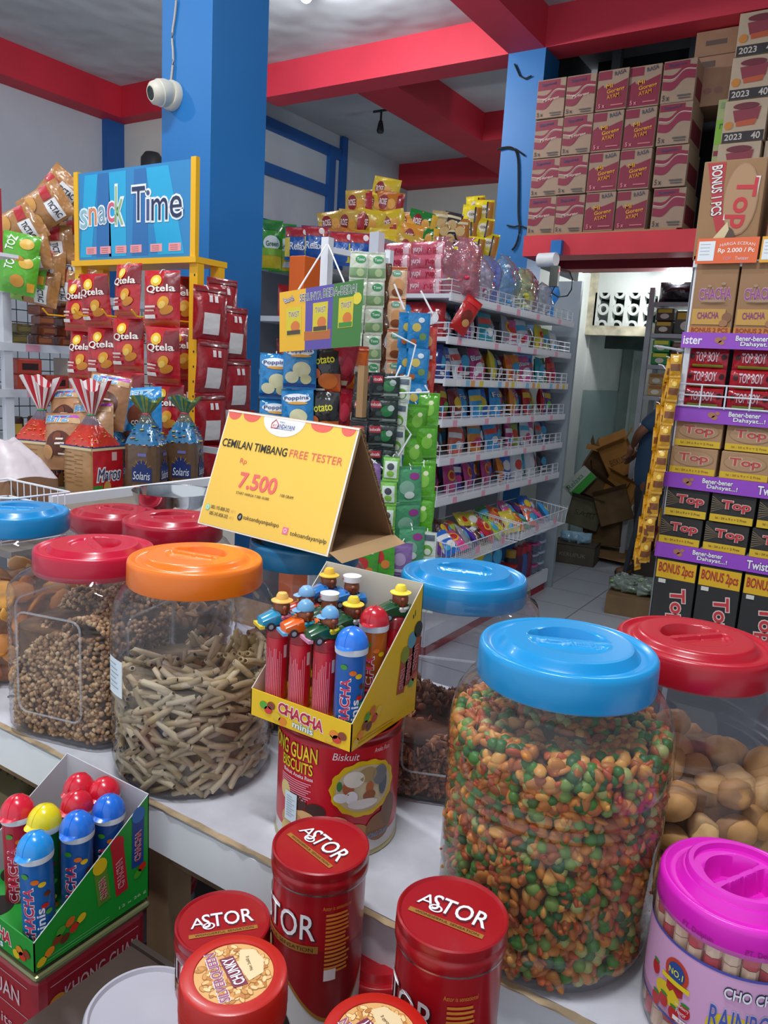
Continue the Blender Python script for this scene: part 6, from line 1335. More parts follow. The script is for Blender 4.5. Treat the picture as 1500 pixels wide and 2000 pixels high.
# green pouches and blue-red bags on the rear shelf left of the stand
gp = bag_mesh('pouch', .15, .27, .07, '#3c9c2c', (('r', -.47, .02, .47, .28, '#d8c01c'), ('r', -.47, .78, .47, .97, '#1c7c2c'), ('e', .1, .52, .3, .15, '#f0f4f0'), ('t', 'Green', .12, .51, .44, .1, '#1c6c3c', None, .05), ('r', -.47, .28, .47, .42, '#8cc02c')), seed=95)
for i, (px_, py_) in enumerate(((525, 480), (552, 486), (500, 476))):
    P_ = pd(px_, py_, 4.3+.08*i); put(gp, 'pouch', 'green and yellow drink powder pouch on the rear shelving, '+('middle', 'right', 'left')[i]+' one', 'pouch', tuple(P_-Vector((0, 0, .13))), (R(-3), 0, R(40)))
rx = bag_mesh('sweets_bag', .15, .18, .07, '#1f5cb0', (('r', -.48, .68, .48, .98, '#b01c24'), ('t', 'Relaxa', .05, .4, .7, .2, '#f0f0f4', None, 0), ('e', .25, .84, .1, .1, '#f0e0e0'), ('r', -.48, .1, -.3, .65, '#e0c83c')), seed=96)
for i, (px_, py_) in enumerate(((583, 480), (614, 478), (668, 490), (700, 492))):
    P_ = pd(px_, py_, 4.25); put(rx, 'sweets_bag', 'blue mint bag with a red top on the rear shelving, %s from the left' % ORD[i], 'sweets bag', tuple(P_-Vector((0, 0, .08))), (R(-3), 0, R(35)))
zc = ['red', 'light blue', 'white', 'lime green', 'dark red', 'blue', 'green', 'grey', 'black', 'dark blue', 'green', 'black']
for i in range(12):
    z = (1.86, 1.55, 1.25)[i//4]; put(gbag(inv[zc[i]], 'plain', i % 5), 'sweets_bag', '%s packet on the rear shelving behind the sachet stand, %s one' % (zc[i], ORD[i]), 'snack packet', (-3.02-.0*(i % 4), 3.6+.16*(i % 4), z+.002), (R(-6), 0, R(50)))
b = MB(); P_ = pd(593, 590, 3.6); b.bbox(-.045, .045, -.06, .06, 0, P_.z+.2, M('#e0641c', .5), .004); tag(b.build('orange_post_box', None, (P_.x, P_.y, 0)), 'tall orange carton column standing behind the hanging poster', 'carton')

# ================================================================== SACHET STAND
P0 = pd(640, 470, 2.75); SX, SY = P0.x, P0.y
t = empty('sachet_stand', (SX, SY, 0)); tag(t, 'white metal hanging stand full of sachet strips in front of the shelving', 'stand')
b = MB(); b.box(-.016, .016, -.016, .016, 0, P0.z+.01, METALW); b.build('post', t)
Q = pd(760, 500, 2.95); b = MB(); b.box(Q.x-SX-.013, Q.x-SX+.013, Q.y-SY-.013, Q.y-SY+.013, 0, Q.z+.02, METALW); b.build('post', t)
b = MB(); b.bar((0, 0, P0.z-.03), (Q.x-SX, Q.y-SY, Q.z-.02), .02, .02, METALW); b.build('cross_bar', t)
b = MB(); b.bar((0, 0, 1.2), (Q.x-SX, Q.y-SY, 1.2), .02, .02, METALW); b.build('cross_bar', t)
b = MB(); b.box(-.3, .6, -.3, .5, 0, .03, METALW); b.build('base_plate', t)
Q1 = [pd(x, y, 2.8)-Vector((SX, SY, 0)) for x, y in ((755, 548), (786, 560), (783, 618))]
b = MB(); b.bar(Q1[0], Q1[1], .014, .014, METALW); b.bar(Q1[1], Q1[2], .014, .014, METALW); b.build('side_bracket', t)
zig = [((765, 650), (812, 674), (797, 735), (756, 737)), ((757, 738), (772, 738), (783, 714)), ((790, 832), (803, 848), (778, 891), (773, 882)), ((725, 897), (748, 915), (762, 898)), ((773, 985), (795, 1010), (768, 1030)), ((770, 555), (790, 605)), ((822, 568), (845, 612)), ((780, 768), (838, 766), (830, 752)), ((795, 915), (829, 903)), ((812, 945), (830, 980), (800, 1000)), ((720, 1072), (745, 1068), (752, 1050)), ((757, 1120), (790, 1150))]
for k, zg in enumerate(zig):
    b = MB(); b.tube([pd(x, y, 2.42+.03*(k % 3))-Vector((SX, SY, 0)) for x, y in zg], .0032, WHITE, 6); b.build('wire_prong', t)
def sach(w, h, base, prints, s, rough=.35): return bag_mesh('sachet', w, h, .014, base, prints, seed=s, rough=rough, bump=.6, crimp=.07)
gw = sach(.066, .095, '#d8dcc8', (('e', .1, .72, .28, .14, '#3c9c5c'), ('t', 'Tomi', .1, .72, .4, .1, '#f0f4f0', None, 0), ('r', -.46, .06, .46, .42, '#8cb07c'), ('e', .12, .26, .2, .14, '#c4d8a0')), 101)
cb = sach(.066, .11, '#e0b48c', (('e', -.05, .78, .26, .1, '#5c9c7c'), ('t', 'Tomi', -.05, .78, .36, .07, '#eef0ea', None, 0), ('r', -.48, .9, .48, .97, '#c0541c'), ('e', .05, .4, .32, .22, '#d89a64'), ('e', .0, .2, .3, .12, '#8c4a24')), 102)
bk = sach(.06, .08, '#17181c', (('r', -.3, .6, .34, .86, '#b81c30'), ('t', 'Indocafe', 0, .73, .56, .12, '#f4dcdc', None, 0), ('r', -.4, .12, .4, .2, '#5c6460'), ('e', .15, .38, .2, .1, '#3c4c44')), 103)
gk = sach(.066, .08, '#1c2c26', (('e', -.05, .5, .3, .22, '#2c7c44'), ('e', .15, .62, .16, .12, '#b8c8c0'), ('r', -.4, .1, .4, .2, '#8c9c94')), 104)
lg = sach(.055, .085, '#dfe8dc', (('e', 0, .35, .32, .2, '#6cac3c'), ('e', .05, .3, .18, .12, '#e8f0d8'), ('r', -.4, .7, .4, .9, '#4c5c6c')), 105)
bs__ = sach(.075, .12, '#1c86c8', (('e', -.1, .6, .2, .12, '#d8c060'), ('e', .2, .35, .16, .1, '#7c9c5c'), ('e', .1, .8, .14, .07, '#e0e8f0'), ('e', -.2, .2, .14, .08, '#c86c3c')), 106, .25)
ro = sach(.06, .12, '#c83a28', (('e', 0, .6, .26, .16, '#e0a060'), ('r', -.3, .1, .3, .2, '#e8e0d8')), 107)
gs = sach(.07, .11, '#5cae24', (('e', 0, .5, .26, .2, '#8ccc4c'), ('e', .1, .7, .12, .07, '#e8f0c0'), ('r', -.48, 0, .48, .06, '#3c7c1c')), 108, .22)
lm = sach(.05, .075, '#7cc04c', (('r', -.38, .15, .38, .82, '#dce8dc'), ('e', 0, .6, .22, .14, '#4c4c58'), ('e', 0, .32, .22, .12, '#8cc44c')), 109)
tg = sach(.08, .11, '#4c9c6c', (('e', -.1, .4, .3, .2, '#8cb8a0'), ('e', .2, .72, .2, .1, '#9c3c8c'), ('e', 0, .2, .2, .1, '#d8e0d8')), 110)
pg = sach(.07, .1, '#8c6ca8', (('e', 0, .5, .26, .2, '#b8a0c8'), ('r', -.3, .1, .3, .2, '#d8d0e0')), 111)
gr = sach(.09, .11, '#4cac2c', (('e', -.05, .55, .22, .18, '#d83c3c'), ('e', .2, .35, .14, .12, '#e88a3c'), ('r', -.3, .82, .3, .92, '#e8f0d8')), 112, .22)
LS = [((703, 492), 2.7, 6, gw, .095, 'white and green sachets, left of the pair'), ((738, 494), 2.72, 7, gw, .095, 'white and green sachets, right of the pair'), ((778, 522), 2.75, 5, cb, .11, 'cream and brown coffee sachets'),
      ((712, 728), 2.42, 7, bk, .08, 'black coffee sachets with red labels, left of the pair'), ((737, 728), 2.44, 7, bk, .08, 'black coffee sachets with red labels, right of the pair'), ((765, 730), 2.45, 6, gk, .08, 'dark green leafy sachets'), ((787, 736), 2.47, 6, lg, .085, 'pale green and white sachets'),
      ((800, 612), 2.62, 6, bs__, .12, 'blue sachets with cartoon-free prints, left of the pair'), ((818, 612), 2.6, 6, bs__, .12, 'blue sachets, right of the pair'), ((840, 640), 2.66, 4, ro, .12, 'orange-red sachets'), ((814, 790), 2.55, 4, gs, .11, 'bright green sachets, left of the pair'), ((838, 768), 2.55, 5, gs, .11, 'bright green sachets, right of the pair'),
      ((766, 893), 2.3, 6, lm, .075, 'small lime and white sachets'), ((803, 912), 2.33, 5, tg, .11, 'teal sachets with purple corners'), ((828, 905), 2.36, 4, gs, .11, 'bright green sachets, lowest strip'), ((728, 905), 2.35, 4, pg, .1, 'purple sachets behind the tent sign'), ((708, 1068), 2.2, 3, gr, .11, 'green fruit sachets, left one at the bottom'), ((742, 1055), 2.22, 3, gr, .11, 'green fruit sachets, right one at the bottom'), ((785, 1060), 2.25, 3, pg, .1, 'purple sachets at the bottom of the stand'), ((806, 1030), 2.28, 3, tg, .11, 'teal sachets at the bottom of the stand'), ((835, 1040), 2.32, 3, lg, .085, 'pale sachets at the bottom right of the stand')]
for i, ((px_, py_), D, n, me, h_, nm) in enumerate(LS):
    P_ = pd(px_, py_, D); nm = nm.replace(' with cartoon-free prints', '')
    strip(tuple(P_), n, [me], .07, h_, 'strip of '+nm+', on the sachet stand', rz=R(30+12*((i*5) % 3-1)), lean=-.03 if i in (5, 6) else 0.02*((i % 3)-1), curve=.02 if i in (3, 4, 5) else 0)
P_ = pd(753, 515, 2.76); b = MB()
def fold(a, q):
    A_ = a*PI*2; z = -q*.62; r = .022*(1+.25*math.sin(q*40)+.15*math.sin(q*23+A_*3)); return (r*1.0*math.cos(A_), r*.5*math.sin(A_), z)
b.grid(fold, 14, 60, foil('#5c3418', .2, .8, 40)); tag(b.build('folded_sachet_strip', None, tuple(P_)), 'bundle of glossy dark brown folded sachets between the white-green and cream strips', 'sachet strip')
# poppins-like packets and crunchy orange packets in front
pp = bag_mesh('snack_packet', .105, .145, .045, '#1f86c8', (('r', -.48, .02, .48, .12, '#1c4c9c'), ('e', 0, .8, .42, .1, '#e8eef4'), ('t', 'Poppins', 0, .8, .72, .1, '#2c3c7c', None, .06), ('e', .05, .7, .3, .03, '#e0a040'), ('e', .08, .42, .26, .16, '#e6e0b4'), ('e', -.2, .25, .2, .12, '#ece6c0'), ('e', .2, .22, .16, .1, '#dcd6a4')), seed=121, rough=.15, bump=.7)
pl_ = bag_mesh('snack_packet', .1, .15, .045, '#1c1a1c', (('r', .0, .02, .48, .4, '#c8541c'), ('e', -.05, .6, .001, .001, '#d8d02c'), ('t', 'Potato', -.05, .68, .7, .16, '#d8d03c', None, .15), ('e', .1, .25, .3, .16, '#d8702c'), ('e', -.25, .4, .14, .1, '#c85c24'), ('r', -.3, .06, .0, .1, '#e8e0d8')), seed=122, rough=.2, bump=.6)
rdp = bag_mesh('snack_packet', .09, .15, .045, '#a8142c', (('e', 0, .5, .2, .2, '#c83048'), ('r', -.3, .1, .1, .2, '#e0c8a0')), seed=123, rough=.15, bump=.9); orp = bag_mesh('snack_packet', .09, .15, .045, '#d8641c', (('r', -.2, .4, .2, .56, '#e8dcd0'), ('r', -.48, .9, .48, 1, '#c0441c'), ('e', .1, .25, .2, .1, '#e89a3c')), seed=124, rough=.15, bump=.9)
for i, ((px_, py_), D, n, me, rz, nm) in enumerate((((588, 668), 2.4, 3, pp, 30, 'shiny blue corn-snack packets, front one'), ((540, 690), 2.46, 3, pp, 40, 'shiny blue corn-snack packets, left one'), ((640, 676), 2.42, 3, pl_, 20, 'black and orange potato snack packets'), ((672, 670), 2.44, 3, rdp, 65, 'glossy dark red packets seen edge-on'), ((694, 678), 2.46, 3, orp, 50, 'glossy orange packets'))):
    P_ = pd(px_, py_, D); strip(tuple(P_), n, [me], .1, .148, 'strip of '+nm+', hung low on the sachet stand', rz=R(rz), lean=0, name='packet_strip', cat='packet strip', sname='snack_packet')
b = MB(); P_ = pd(708, 752, 2.4); b.box(-.012, .012, -.012, .012, -.1, .06, CARD); b.build('card_strip', None, tuple(P_)); tag(bpy.data.objects['card_strip'], 'narrow bare cardboard strip beside the black coffee sachets', 'card')
# hanging poster
c4 = [pd(546, 688, 2.3), pd(703, 676, 2.32), pd(711, 545, 2.32), pd(546, 572, 2.3)]
t = empty('hanging_poster', tuple(c4[0])); tag(t, 'hanging card poster reading SERUNYA BEDA-BEDA! with three snack packs', 'poster')
q = [v-c4[0] for v in c4]; n = (q[1]-q[0]).cross(q[3]-q[0]).normalized()
def S(u, v): return (q[0]*(1-u)+q[1]*u)*(1-v)+(q[3]*(1-u)+q[2]*u)*v+n*.002, n
b = MB(); slab(b, q, .003, M('#e8a81c', .5), card('#c9b090'), card('#c9b090'))
b.prect(S, 0.0, 0, .31, 1, M('#efb41c', .5), lift=.0003, nu=2, nv=2); b.prect(S, .31, 0.0, .64, 1, M('#5a4aa0', .5), lift=.0003, nu=2, nv=2); b.prect(S, .64, 0, 1, 1, M('#3c7a34', .5), lift=.0003, nu=2, nv=2); b.prect(S, .30, .15, .62, .3, M('#b8642c', .5), lift=.0005, nu=2, nv=2)
b.ptext(S, 'SERUNYA', .37, .855, .26, .12, M('#2c3c4c', .5), lift=.002, off=.0, outline=M('#f2f2f2', .5), oo=.04); b.ptext(S, 'BEDA-BEDA!', .72, .875, .40, .13, M('#244c3c', .5), lift=.002, off=.0, outline=M('#f2f2f2', .5), oo=.04)
b.ptext(S, 'Baru!', .11, .86, .11, .08, M('#f0e8d0', .5), lift=.0024, rot=.3, outline=M('#4a3a8c', .5), oo=.07)
for (u, v) in ((.17, .48), (.49, .5), (.80, .52)):
    b.prect(S, u-.09, v-.22, u+.09, v+.24, M('#d8c41c', .45), lift=.001, nu=2, nv=2); b.ptext(S, 'TWIST', u, v+.12, .13, .09, M('#6b4a2c', .5), lift=.0018, outline=M('#f0ead8', .5), oo=.05)
    b.pell(S, u+.02, v-.08, .055, .09, M('#d8742c', .5), lift=.0014); b.prect(S, u-.08, v-.21, u+.08, v-.14, M('#4a3a2c' if u < .7 else '#3c8c34', .5), lift=.0016, nu=1, nv=1)
b.pell(S, .93, .72, .055, .09, M('#e8d030', .5), lift=.001); b.build('poster_card', t)
for (px_, py_) in ((583, 566), (672, 551)):
    b = MB(); b.tube([pd(px_, py_, 2.31)-c4[0], pd(638 if px_ < 600 else 641, 478, 2.7)-c4[0]], .0028, WHITE, 5); b.build('cord', t)
# ================================================================== CARTONS ON THE RED SLAB
def carton(name, loc, w, h, d, base, prints, label, rz=0., cat='carton', rot=None, tape=True, side=None, text_rot=0):
    b = MB(); b.bbox(-w/2, w/2, 0, d, 0, h, base, .003)
    S = plane((0, 0, 0), (1, 0, 0), (0, 0, 1))
    for i, p in enumerate(prints):
        l = .0012+.0007*i
        if p[0] == 'r': b.prect(S, p[1]*w, p[2]*h, p[3]*w, p[4]*h, M(p[5], .6), lift=l, nu=2, nv=1)
        if p[0] == 'e': b.pell(S, p[1]*w, p[2]*h, p[3]*w, p[4]*h, M(p[5], .6), lift=l, rings=1, r0=p[6] if len(p) > 6 else 0)
        if p[0] == 's': # swoosh band: v0, v1, amplitude
            b.prect(S, -w*.485, p[1]*h, w*.485, p[2]*h, M(p[3], .6), lift=l, nu=16, nv=1, fn=lambda u, v, p=p: (u, v+p[4]*h*math.tanh(u/w*7)+.02*h*math.sin(u/w*9)))
        if p[0] == 't': b.ptext(S, p[1], p[2]*w, p[3]*h, p[4]*w, p[5]*h, M(p[6], .6), lift=l+.0006, off=.02, rot=p[8] if len(p) > 8 else 0, outline=M(p[7], .6) if len(p) > 7 and p[7] else None, oo=.05)
        if p[0] == 'p': b.ppoly(S, [(a*w, c*h) for a, c in p[1]], M(p[2], .6), lift=l)
    if side: b.box(w/2+.0002, w/2+.0012, d*.1, d*.9, h*.15, h*.6, M(side, .7))
    o = b.build(name, None, loc, rot or (0, 0, rz)); tag(o, label, cat); return o
brown = card('#a88d79', .04); RDp = '#88203a'
swA = (('r', -.485, .72, .30, .97, RDp), ('s', .60, .70, RDp, .10), ('s', .36, .54, RDp, .13), ('s', .60, .615, '#e8c8c0', .1), ('t', 'Supermi', -.1, .86, .5, .1, '#4a4068', None, .05), ('t', 'Mi goreng', .02, .47, .56, .1, '#e0b8b0', None, .1), ('t', '5 x', -.34, .1, .2, .1, '#3a3436'), ('r', .0, .1, .4, .13, '#5c5450'), ('r', .05, .04, .4, .07, '#5c5450'))
swB = (('p', [(-.485, .03), (.485, .03), (.485, .74), (.05, .62), (-.1, .66), (-.25, .56), (-.32, .64), (-.485, .55)], RDp), ('r', -.485, .76, -.05, .97, RDp), ('t', 'RASA', .22, .9, .36, .1, '#4a4a58', None, .15), ('t', 'MI', -.1, .6, .2, .1, '#e0a02c', None, .12), ('t', 'Goreng', .12, .47, .56, .12, '#e0a02c', None, .14), ('t', 'AYAM', .05, .34, .4, .1, '#d88c28', None, .14), ('t', '5 x', -.3, .12, .2, .1, '#d88a90'), ('r', .0, .1, .4, .13, '#c87078'))
swC = (('r', -.485, .80, .28, .97, RDp), ('s', .66, .76, RDp, .1), ('s', .42, .62, '#8c2440', .12), ('s', .655, .67, '#e8c8c0', .1), ('t', 'Supermi', -.1, .885, .5, .09, '#4a4068', None, .05), ('t', '5 x', -.34, .12, .2, .13, '#3a3436'), ('r', .0, .13, .4, .17, '#5c5450'), ('r', .05, .07, .4, .1, '#5c5450'))
cw, chh = .2245, .272
CT = ['noodle carton with red swooshes', 'noodle carton with red swooshes', 'red noodle carton with yellow lettering', 'red noodle carton with yellow lettering', 'wide-swoosh noodle carton']
for c in range(5):
    for r_ in range(4):
        x = -2.5+cw*(c+.5)+random.uniform(-.004, .004)+(.01*(3-r_) if c == 4 else 0)
        carton('noodle_carton', (x, 5.73+random.uniform(0, .02), 2.668+r_*chh), cw-.008, chh-.006, .36, brown, (swA, swA, swB, swB, swC)[c], '%s, %s column from the pillar, %s row up' % (CT[c], ORD[c], ORD[r_]), side='#7c2438' if c == 4 else None)
b = MB(); b.box(0, 1.1, 0, .3, 0, .012, CARD); tag(b.build('cardboard_sheet', None, (-2.48, 5.72, 2.652)), 'flat cardboard sheet under the bottom row of noodle cartons', 'cardboard')
greenp = (('r', -.48, .3, .42, .68, '#84b83c'), ('t', 'rasa', -.1, .58, .5, .08, '#4c6c3c'), ('r', .05, .16, .46, .26, '#8c3048'), ('r', -.46, .12, .0, .2, '#8c3048'), ('r', -.4, .86, .1, .95, '#8a9c6c'), ('t', 'x 5', .3, .9, .2, .07, '#3c4c34'))
A = pY(1397, 430, 5.76); g0 = A.x
carton('noodle_carton', (g0, 5.74, 2.668), .16, .40, .35, card('#a9b07c', .05), greenp, 'green-printed carton beside the noodle cartons, lower one')
carton('noodle_carton', (g0+.01, 5.76, 3.07), .17, .40, .35, card('#a9b07c', .05), greenp, 'green-printed carton beside the noodle cartons, upper one')
P_ = pY(1395, 140, 5.95); carton('plain_carton', (P_.x, 5.95, 3.50), .30, .32, .35, card('#b08a72'), (('r', -.3, .78, .0, .9, '#6c5850'), ('e', -.1, .3, .1, .06, '#a07468'), ('e', .14, .3, .1, .06, '#a07468')), 'dull brown carton on top of the green-printed ones')
carton('plain_carton', (P_.x+.02, 5.97, 3.83), .34, .16, .35, card('#a88468'), (('r', -.3, .4, .1, .6, '#6c5850'),), 'flat brown carton at the very top behind the red beam')
pot = (('r', -.48, .0, .48, .24, '#3a3538'), ('t', '2023', -.22, .12, .4, .14, '#d8ccc0'), ('t', '40', .3, .12, .2, .16, '#d8ccc0'), ('p', [(-.3, .75), (.35, .8), (.3, .5), (-.22, .46)], '#98404c'), ('p', [(-.2, .48), (.28, .52), (.24, .38), (-.18, .36)], '#c8603c'), ('e', -.36, .4, .1, .1, '#d88a3c'), ('e', .0, .84, .3, .08, '#7c3440'))
for k in range(5):
    carton('snack_carton', (-1.055+.01*k, 5.73, 2.668+k*.26), .26, .255, .35, card('#cbb49a', .04), pot, 'pale carton printed with a red pot, %s from the bottom of the right-hand stack' % ORD[k])
    if k < 4: carton('snack_carton', (-.775+.01*k, 5.75, 2.668+k*.26), .26, .255, .35, card('#cbb49a', .04), pot, 'pale red-pot carton, %s from the bottom, right of the first pot stack' % ORD[k])

# ================================================================== WAFER RACK ON THE RIGHT
RX0, RX1, RY = -.565, .42, 2.6
t = empty('wafer_rack', (0, RY+.2, 0)); tag(t, 'shop rack with purple shelf strips holding wafer boxes, on the right', 'rack')
for (x, y) in ((RX0+.012, .2), (RX1, .2), (RX0+.012, -.17), (RX1, -.17)):
    b = MB(); b.box(x-.01, x+.01, y-.01, y+.01, 0, 2.02, METALW); b.build('post', t)
LV = [.70, 1.085, 1.32, 1.535, 1.765, 1.985]; purp = M('#9a4cc4', .35, coat=.2)
for k, z in enumerate(LV):
    s = empty('shelf', (0, 0, z)); s.parent = t
    b = MB(); b.box(RX0, RX1, -.19, .2, -.02, -.001, METALW); b.build('deck', s)
    if k in (1, 2, 3, 4):
        b = MB(); b.box(RX0-.004, RX1, -.200, -.192, -.046, .002, purp); S = plane((0, -.2, 0), (1, 0, 0), (0, 0, 1))
        off = (.0, .0, .0, .05, .04)[k]
        for q in range(3):
            u = RX0+.02+off+q*.34
            b.ptext(S, 'Twister', u+.30 if k != 4 else u+.0+.34, -.022, .085, .026, M('#f4f0f8', .4), lift=.0012, off=.02, outline=M('#6a2c94', .5), oo=.05)
            if k == 4 and q == 0: b.ptext(S, 'ister', RX0+.03, -.022, .055, .024, M('#f4f0f8', .4), lift=.0012, off=.02)
            b.ptext(S, 'Bener-bener', u+.14, -.013, .09, .015, M('#f8f4fa', .4), lift=.0012, off=.02, outline=M('#5a2484', .5), oo=.05); b.ptext(S, 'Dahsyat...!', u+.155, -.031, .09, .016, M('#f8f4fa', .4), lift=.0012, off=.02, outline=M('#5a2484', .5), oo=.05)
            for (a, c, r_) in ((.045, -.02, .011), (.055, -.028, .009), (.062, -.014, .007)): b.pell(S, u+a, c, r_, r_*.8, M('#b07850', .5), lift=.0009, n=12)
        b.build('shelf_strip', s)
    if k == 3:
        b = MB(); m_ = M('#dfe2e8', .35)
        for z_ in (.004, .038, .072): b.tube([(RX0+.005, -.05, z_), (RX0+.005, -.205, z_), (RX1, -.205, z_)], .0028, m_, 6)
        for q in range(14): b.tube([(RX0+.005+.072*q, -.205, .0), (RX0+.005+.072*q, -.205, .072)], .0026, m_, 6)
        b.build('wire_fence', s)
b = MB(); b.box(RX0-.002, RX0+.004, -.18, .2, .05, 2.0, M('#7c7f86', .6)); b.build('side_panel', t)
b = MB(); b.box(RX0, RX1, .2, .206, .05, 2.0, M('#6c6f76', .6)); b.build('back_panel', t)
b = MB(); b.box(RX1, RX1+.01, -.18, .2, .05, 2.0, M('#7c7f86', .6)); b.build('side_panel', t)
topT = lambda c, o, rot=0, u=.0, v=.6, w=.62, h=.36: ('t', 'Top', u, v, w, h, c, o, rot)
bt = (('e', .0, .60, .44, .3, '#a47e5c'), ('e', .0, .60, .42, .28, '#b28c68'), topT('#c04a44', '#d8b8a4'), ('r', -.485, .02, .485, .26, '#dcb52c'), ('t', 'Isi : 24 x 9 g + 2 Free', .0, .14, .7, .1, '#a0782c'))
dt = tuple([('p', [(-.48, .3), (-.48, .36+.09*k), (-.02-.03*k, .62), (-.48, .32+.09*k)], '#7c6c54') for k in range(7)])+(topT('#c8343c', '#e0bcb4', 0, .08), ('r', -.485, .02, .485, .28, '#dcb52c'), ('t', 'Isi : 24 x 9 g + 2 Free', .0, .15, .7, .1, '#8c642c'))
gx_ = RX0+.008
for c in range(5):
    for r_ in range(2):
        carton('wafer_box', (gx_+.072+c*.153-(.0 if r_ else .004), RY+.012+.006*r_, 1.321+r_*.088), .142, .086, .2, card('#b28c68', .03), bt, 'brown TOP wafer box on the rack, %s in the %s row' % (ORD[c]+' from the left', ('lower', 'upper')[r_]), cat='box')
for c in range(6):
    for r_ in range(2):
        carton('wafer_box', (gx_+.066+c*.138-(.0 if r_ else .008), RY+.012, 1.086+r_*.094), .130, .092, .2, M('#34302f', .6), dt, 'dark TOP wafer box on the rack, %s in the %s row' % (ORD[c]+' from the left', ('lower', 'upper')[r_]), cat='box')
blk = (('r', -.485, .80, .485, .98, '#e0b020'), ('t', 'BONUS 2pcs', .0, .89, .86, .12, '#b02c2c', None, -.03), topT('#c8343c', '#e4c8c0', -PI/2+.12, .1, .53, .90, .17), ('r', -.4, .75, -.22, .79, '#d8d4cc'), ('e', -.25, .16, .14, .09, '#d8c4a0'), ('e', -.25, .20, .06, .04, '#7c4c2c'))+tuple([('r', -.4+.1*k, .02, -.38+.1*k, .12, '#6c5844') for k in range(8)])
for c in range(6): carton('bonus_carton', (gx_+.062+c*.135, RY+.006, .701), .128, .335, .2, M('#2c2a2b', .6), blk, 'tall black TOP carton with a yellow BONUS 2pcs band, %s from the left' % ORD[c])
chc = (('t', 'CHACHA', .02, .55, .74, .15, '#9c4a8c', '#c9a8a8', .04), ('e', -.3, .36, .001, .001, '#b08c6c'), ('r', -.46, .12, .32, .34, '#c99a4c'), ('t', 'CHACHA', -.08, .25, .5, .09, '#8c3c7c', '#d8b090', .04), ('e', .36, .22, .11, .07, '#8c6044'), ('e', .3, .14, .1, .05, '#a47450'), ('r', -.49, .0, .49, .085, '#c98438'), ('t', 'BONUS 2 PCS', .0, .042, .86, .06, '#a03c2c'), ('e', -.12, .66, .05, .02, '#a88c70'), ('e', .2, .69, .05, .02, '#a88c70'), ('e', 0, .45, .3, .02, '#a88c70'))
for c in range(6): carton('sweet_carton', (RX0+.012+.062+c*.13, RY+.008, 1.766), .124, .214, .2, card('#a37e5e', .04), chc, 'brown CHACHA carton on the rack, %s from the left' % ORD[c])
rbx = bag_mesh('wafer_packet', .12, .06, .035, '#b01828', (('r', -.35, .04, .4, .2, '#8c9c2c'), ('t', 'TOP BOY', .0, .58, .56, .44, '#e8b8c4', '#6c1020', .0), ('e', -.36, .6, .06, .14, '#3c1418'), ('e', .4, .6, .06, .14, '#3c1418')), seed=141, rough=.2, bump=.6)
for c in range(5):
    for r_ in range(3):
        put(rbx, 'wafer_packet', 'red and lime wafer packet behind the white fence, %s from the left, %s layer' % (ORD[c], ('bottom', 'middle', 'top')[r_]), 'snack packet', (RX0+.075+.134*c, RY+.03+.004*r_, 1.537+r_*.061), (0, 0, R(random.uniform(-5, 5))))
# price cards and the leaning carton on top
def pcard(x, w, c, c2, label, txt):
    b = MB(); b.box(-w/2, w/2, 0, .003, 0, .075, M(c, .45, coat=.2)); S = plane((0, 0, 0), (1, 0, 0), (0, 0, 1))
    b.prect(S, -w*.47, .008, -w*.20, .066, M('#e8ecee', .5), lift=.0008, nu=1, nv=1)
    b.ptext(S, 'HARGA ECERAN', w*.16, .058, w*.56, .009, M('#f8e4dc', .5), lift=.001, arch=.6); b.ptext(S, txt, w*.15, .036, w*.58, .016, M('#fbeee6', .5), lift=.001, off=.02); b.ptext(S, 'Twister', w*.26, .014, w*.22, .010, M('#e8d0d8', .5), lift=.001); b.ptext(S, 'TOP', w*.02, .014, w*.14, .009, M('#e09ab0', .5), lift=.001)
    for k in range(4): b.prect(S, -w*.44, .056-k*.010, -w*.28, .0575-k*.010, M('#a0a8b8', .5), lift=.0012, nu=1, nv=1)
    tag(b.build('price_card', None, (x, RY-.012, 1.972), (R(-4), 0, 0)), label, 'price card')
A = pY(1359, 490, RY-.01); B_ = pY(1482, 490, RY-.01); pcard((A.x+B_.x)/2, B_.x-A.x-.004, '#e8642c', '', 'orange price card reading HARGA ECERAN Rp 2.000 / Pc', 'Rp 2.000 / Pc')
pcard(B_.x+.085, .16, '#e8a41c', '', 'yellow-orange price card to the right of the orange one', 'Rp 1.000 / Pc')
A = pY(1357, 470, RY+.02); B_ = pY(1478, 470, RY+.02); Tt = pY(1370, 308, RY+.02)
w_ = B_.x-A.x; h_ = Tt.z-2.0
tb = (('p', [(-.44, .98), (-.34, .72), (-.24, .42), (-.12, .2), (.0, .06), (.16, .02), (.26, .02), (.0, .3), (-.1, .5), (-.14, .74), (-.14, .98)], '#b8343c'), ('t', 'BONUS 1 PCS', -.24, .70, .5*h_/w_*1.0, .1, '#e8e0da', '#7c2028', -PI/2+.10), ('e', .16, .60, .27, .36, '#a8825e'), ('e', .16, .60, .255, .345, '#b28a66'), ('t', 'Top', .17, .56, .80, .25, '#c8343c', '#e8dcd4', -PI/2-.06),
      ('e', .0, .2, .15, .13, '#5c4438'), ('p', [(-.2, .22), (.0, .38), (.04, .3), (-.08, .12)], '#dcc89c'), ('r', .34, .05, .46, .1, '#d0c4b4'))
carton('top_carton', ((A.x+B_.x)/2, RY+.02, 1.987), w_, h_, .17, card('#a37e5c', .04), tb, 'large brown TOP carton with a red BONUS 1 PCS ribbon on top of the rack')
carton('top_carton', ((A.x+B_.x)/2+w_+.015, RY+.05, 1.987), w_*.95, h_*.93, .15, card('#a37e5c', .04), tb[2:5], 'brown TOP carton at the right picture edge, on top of the rack')
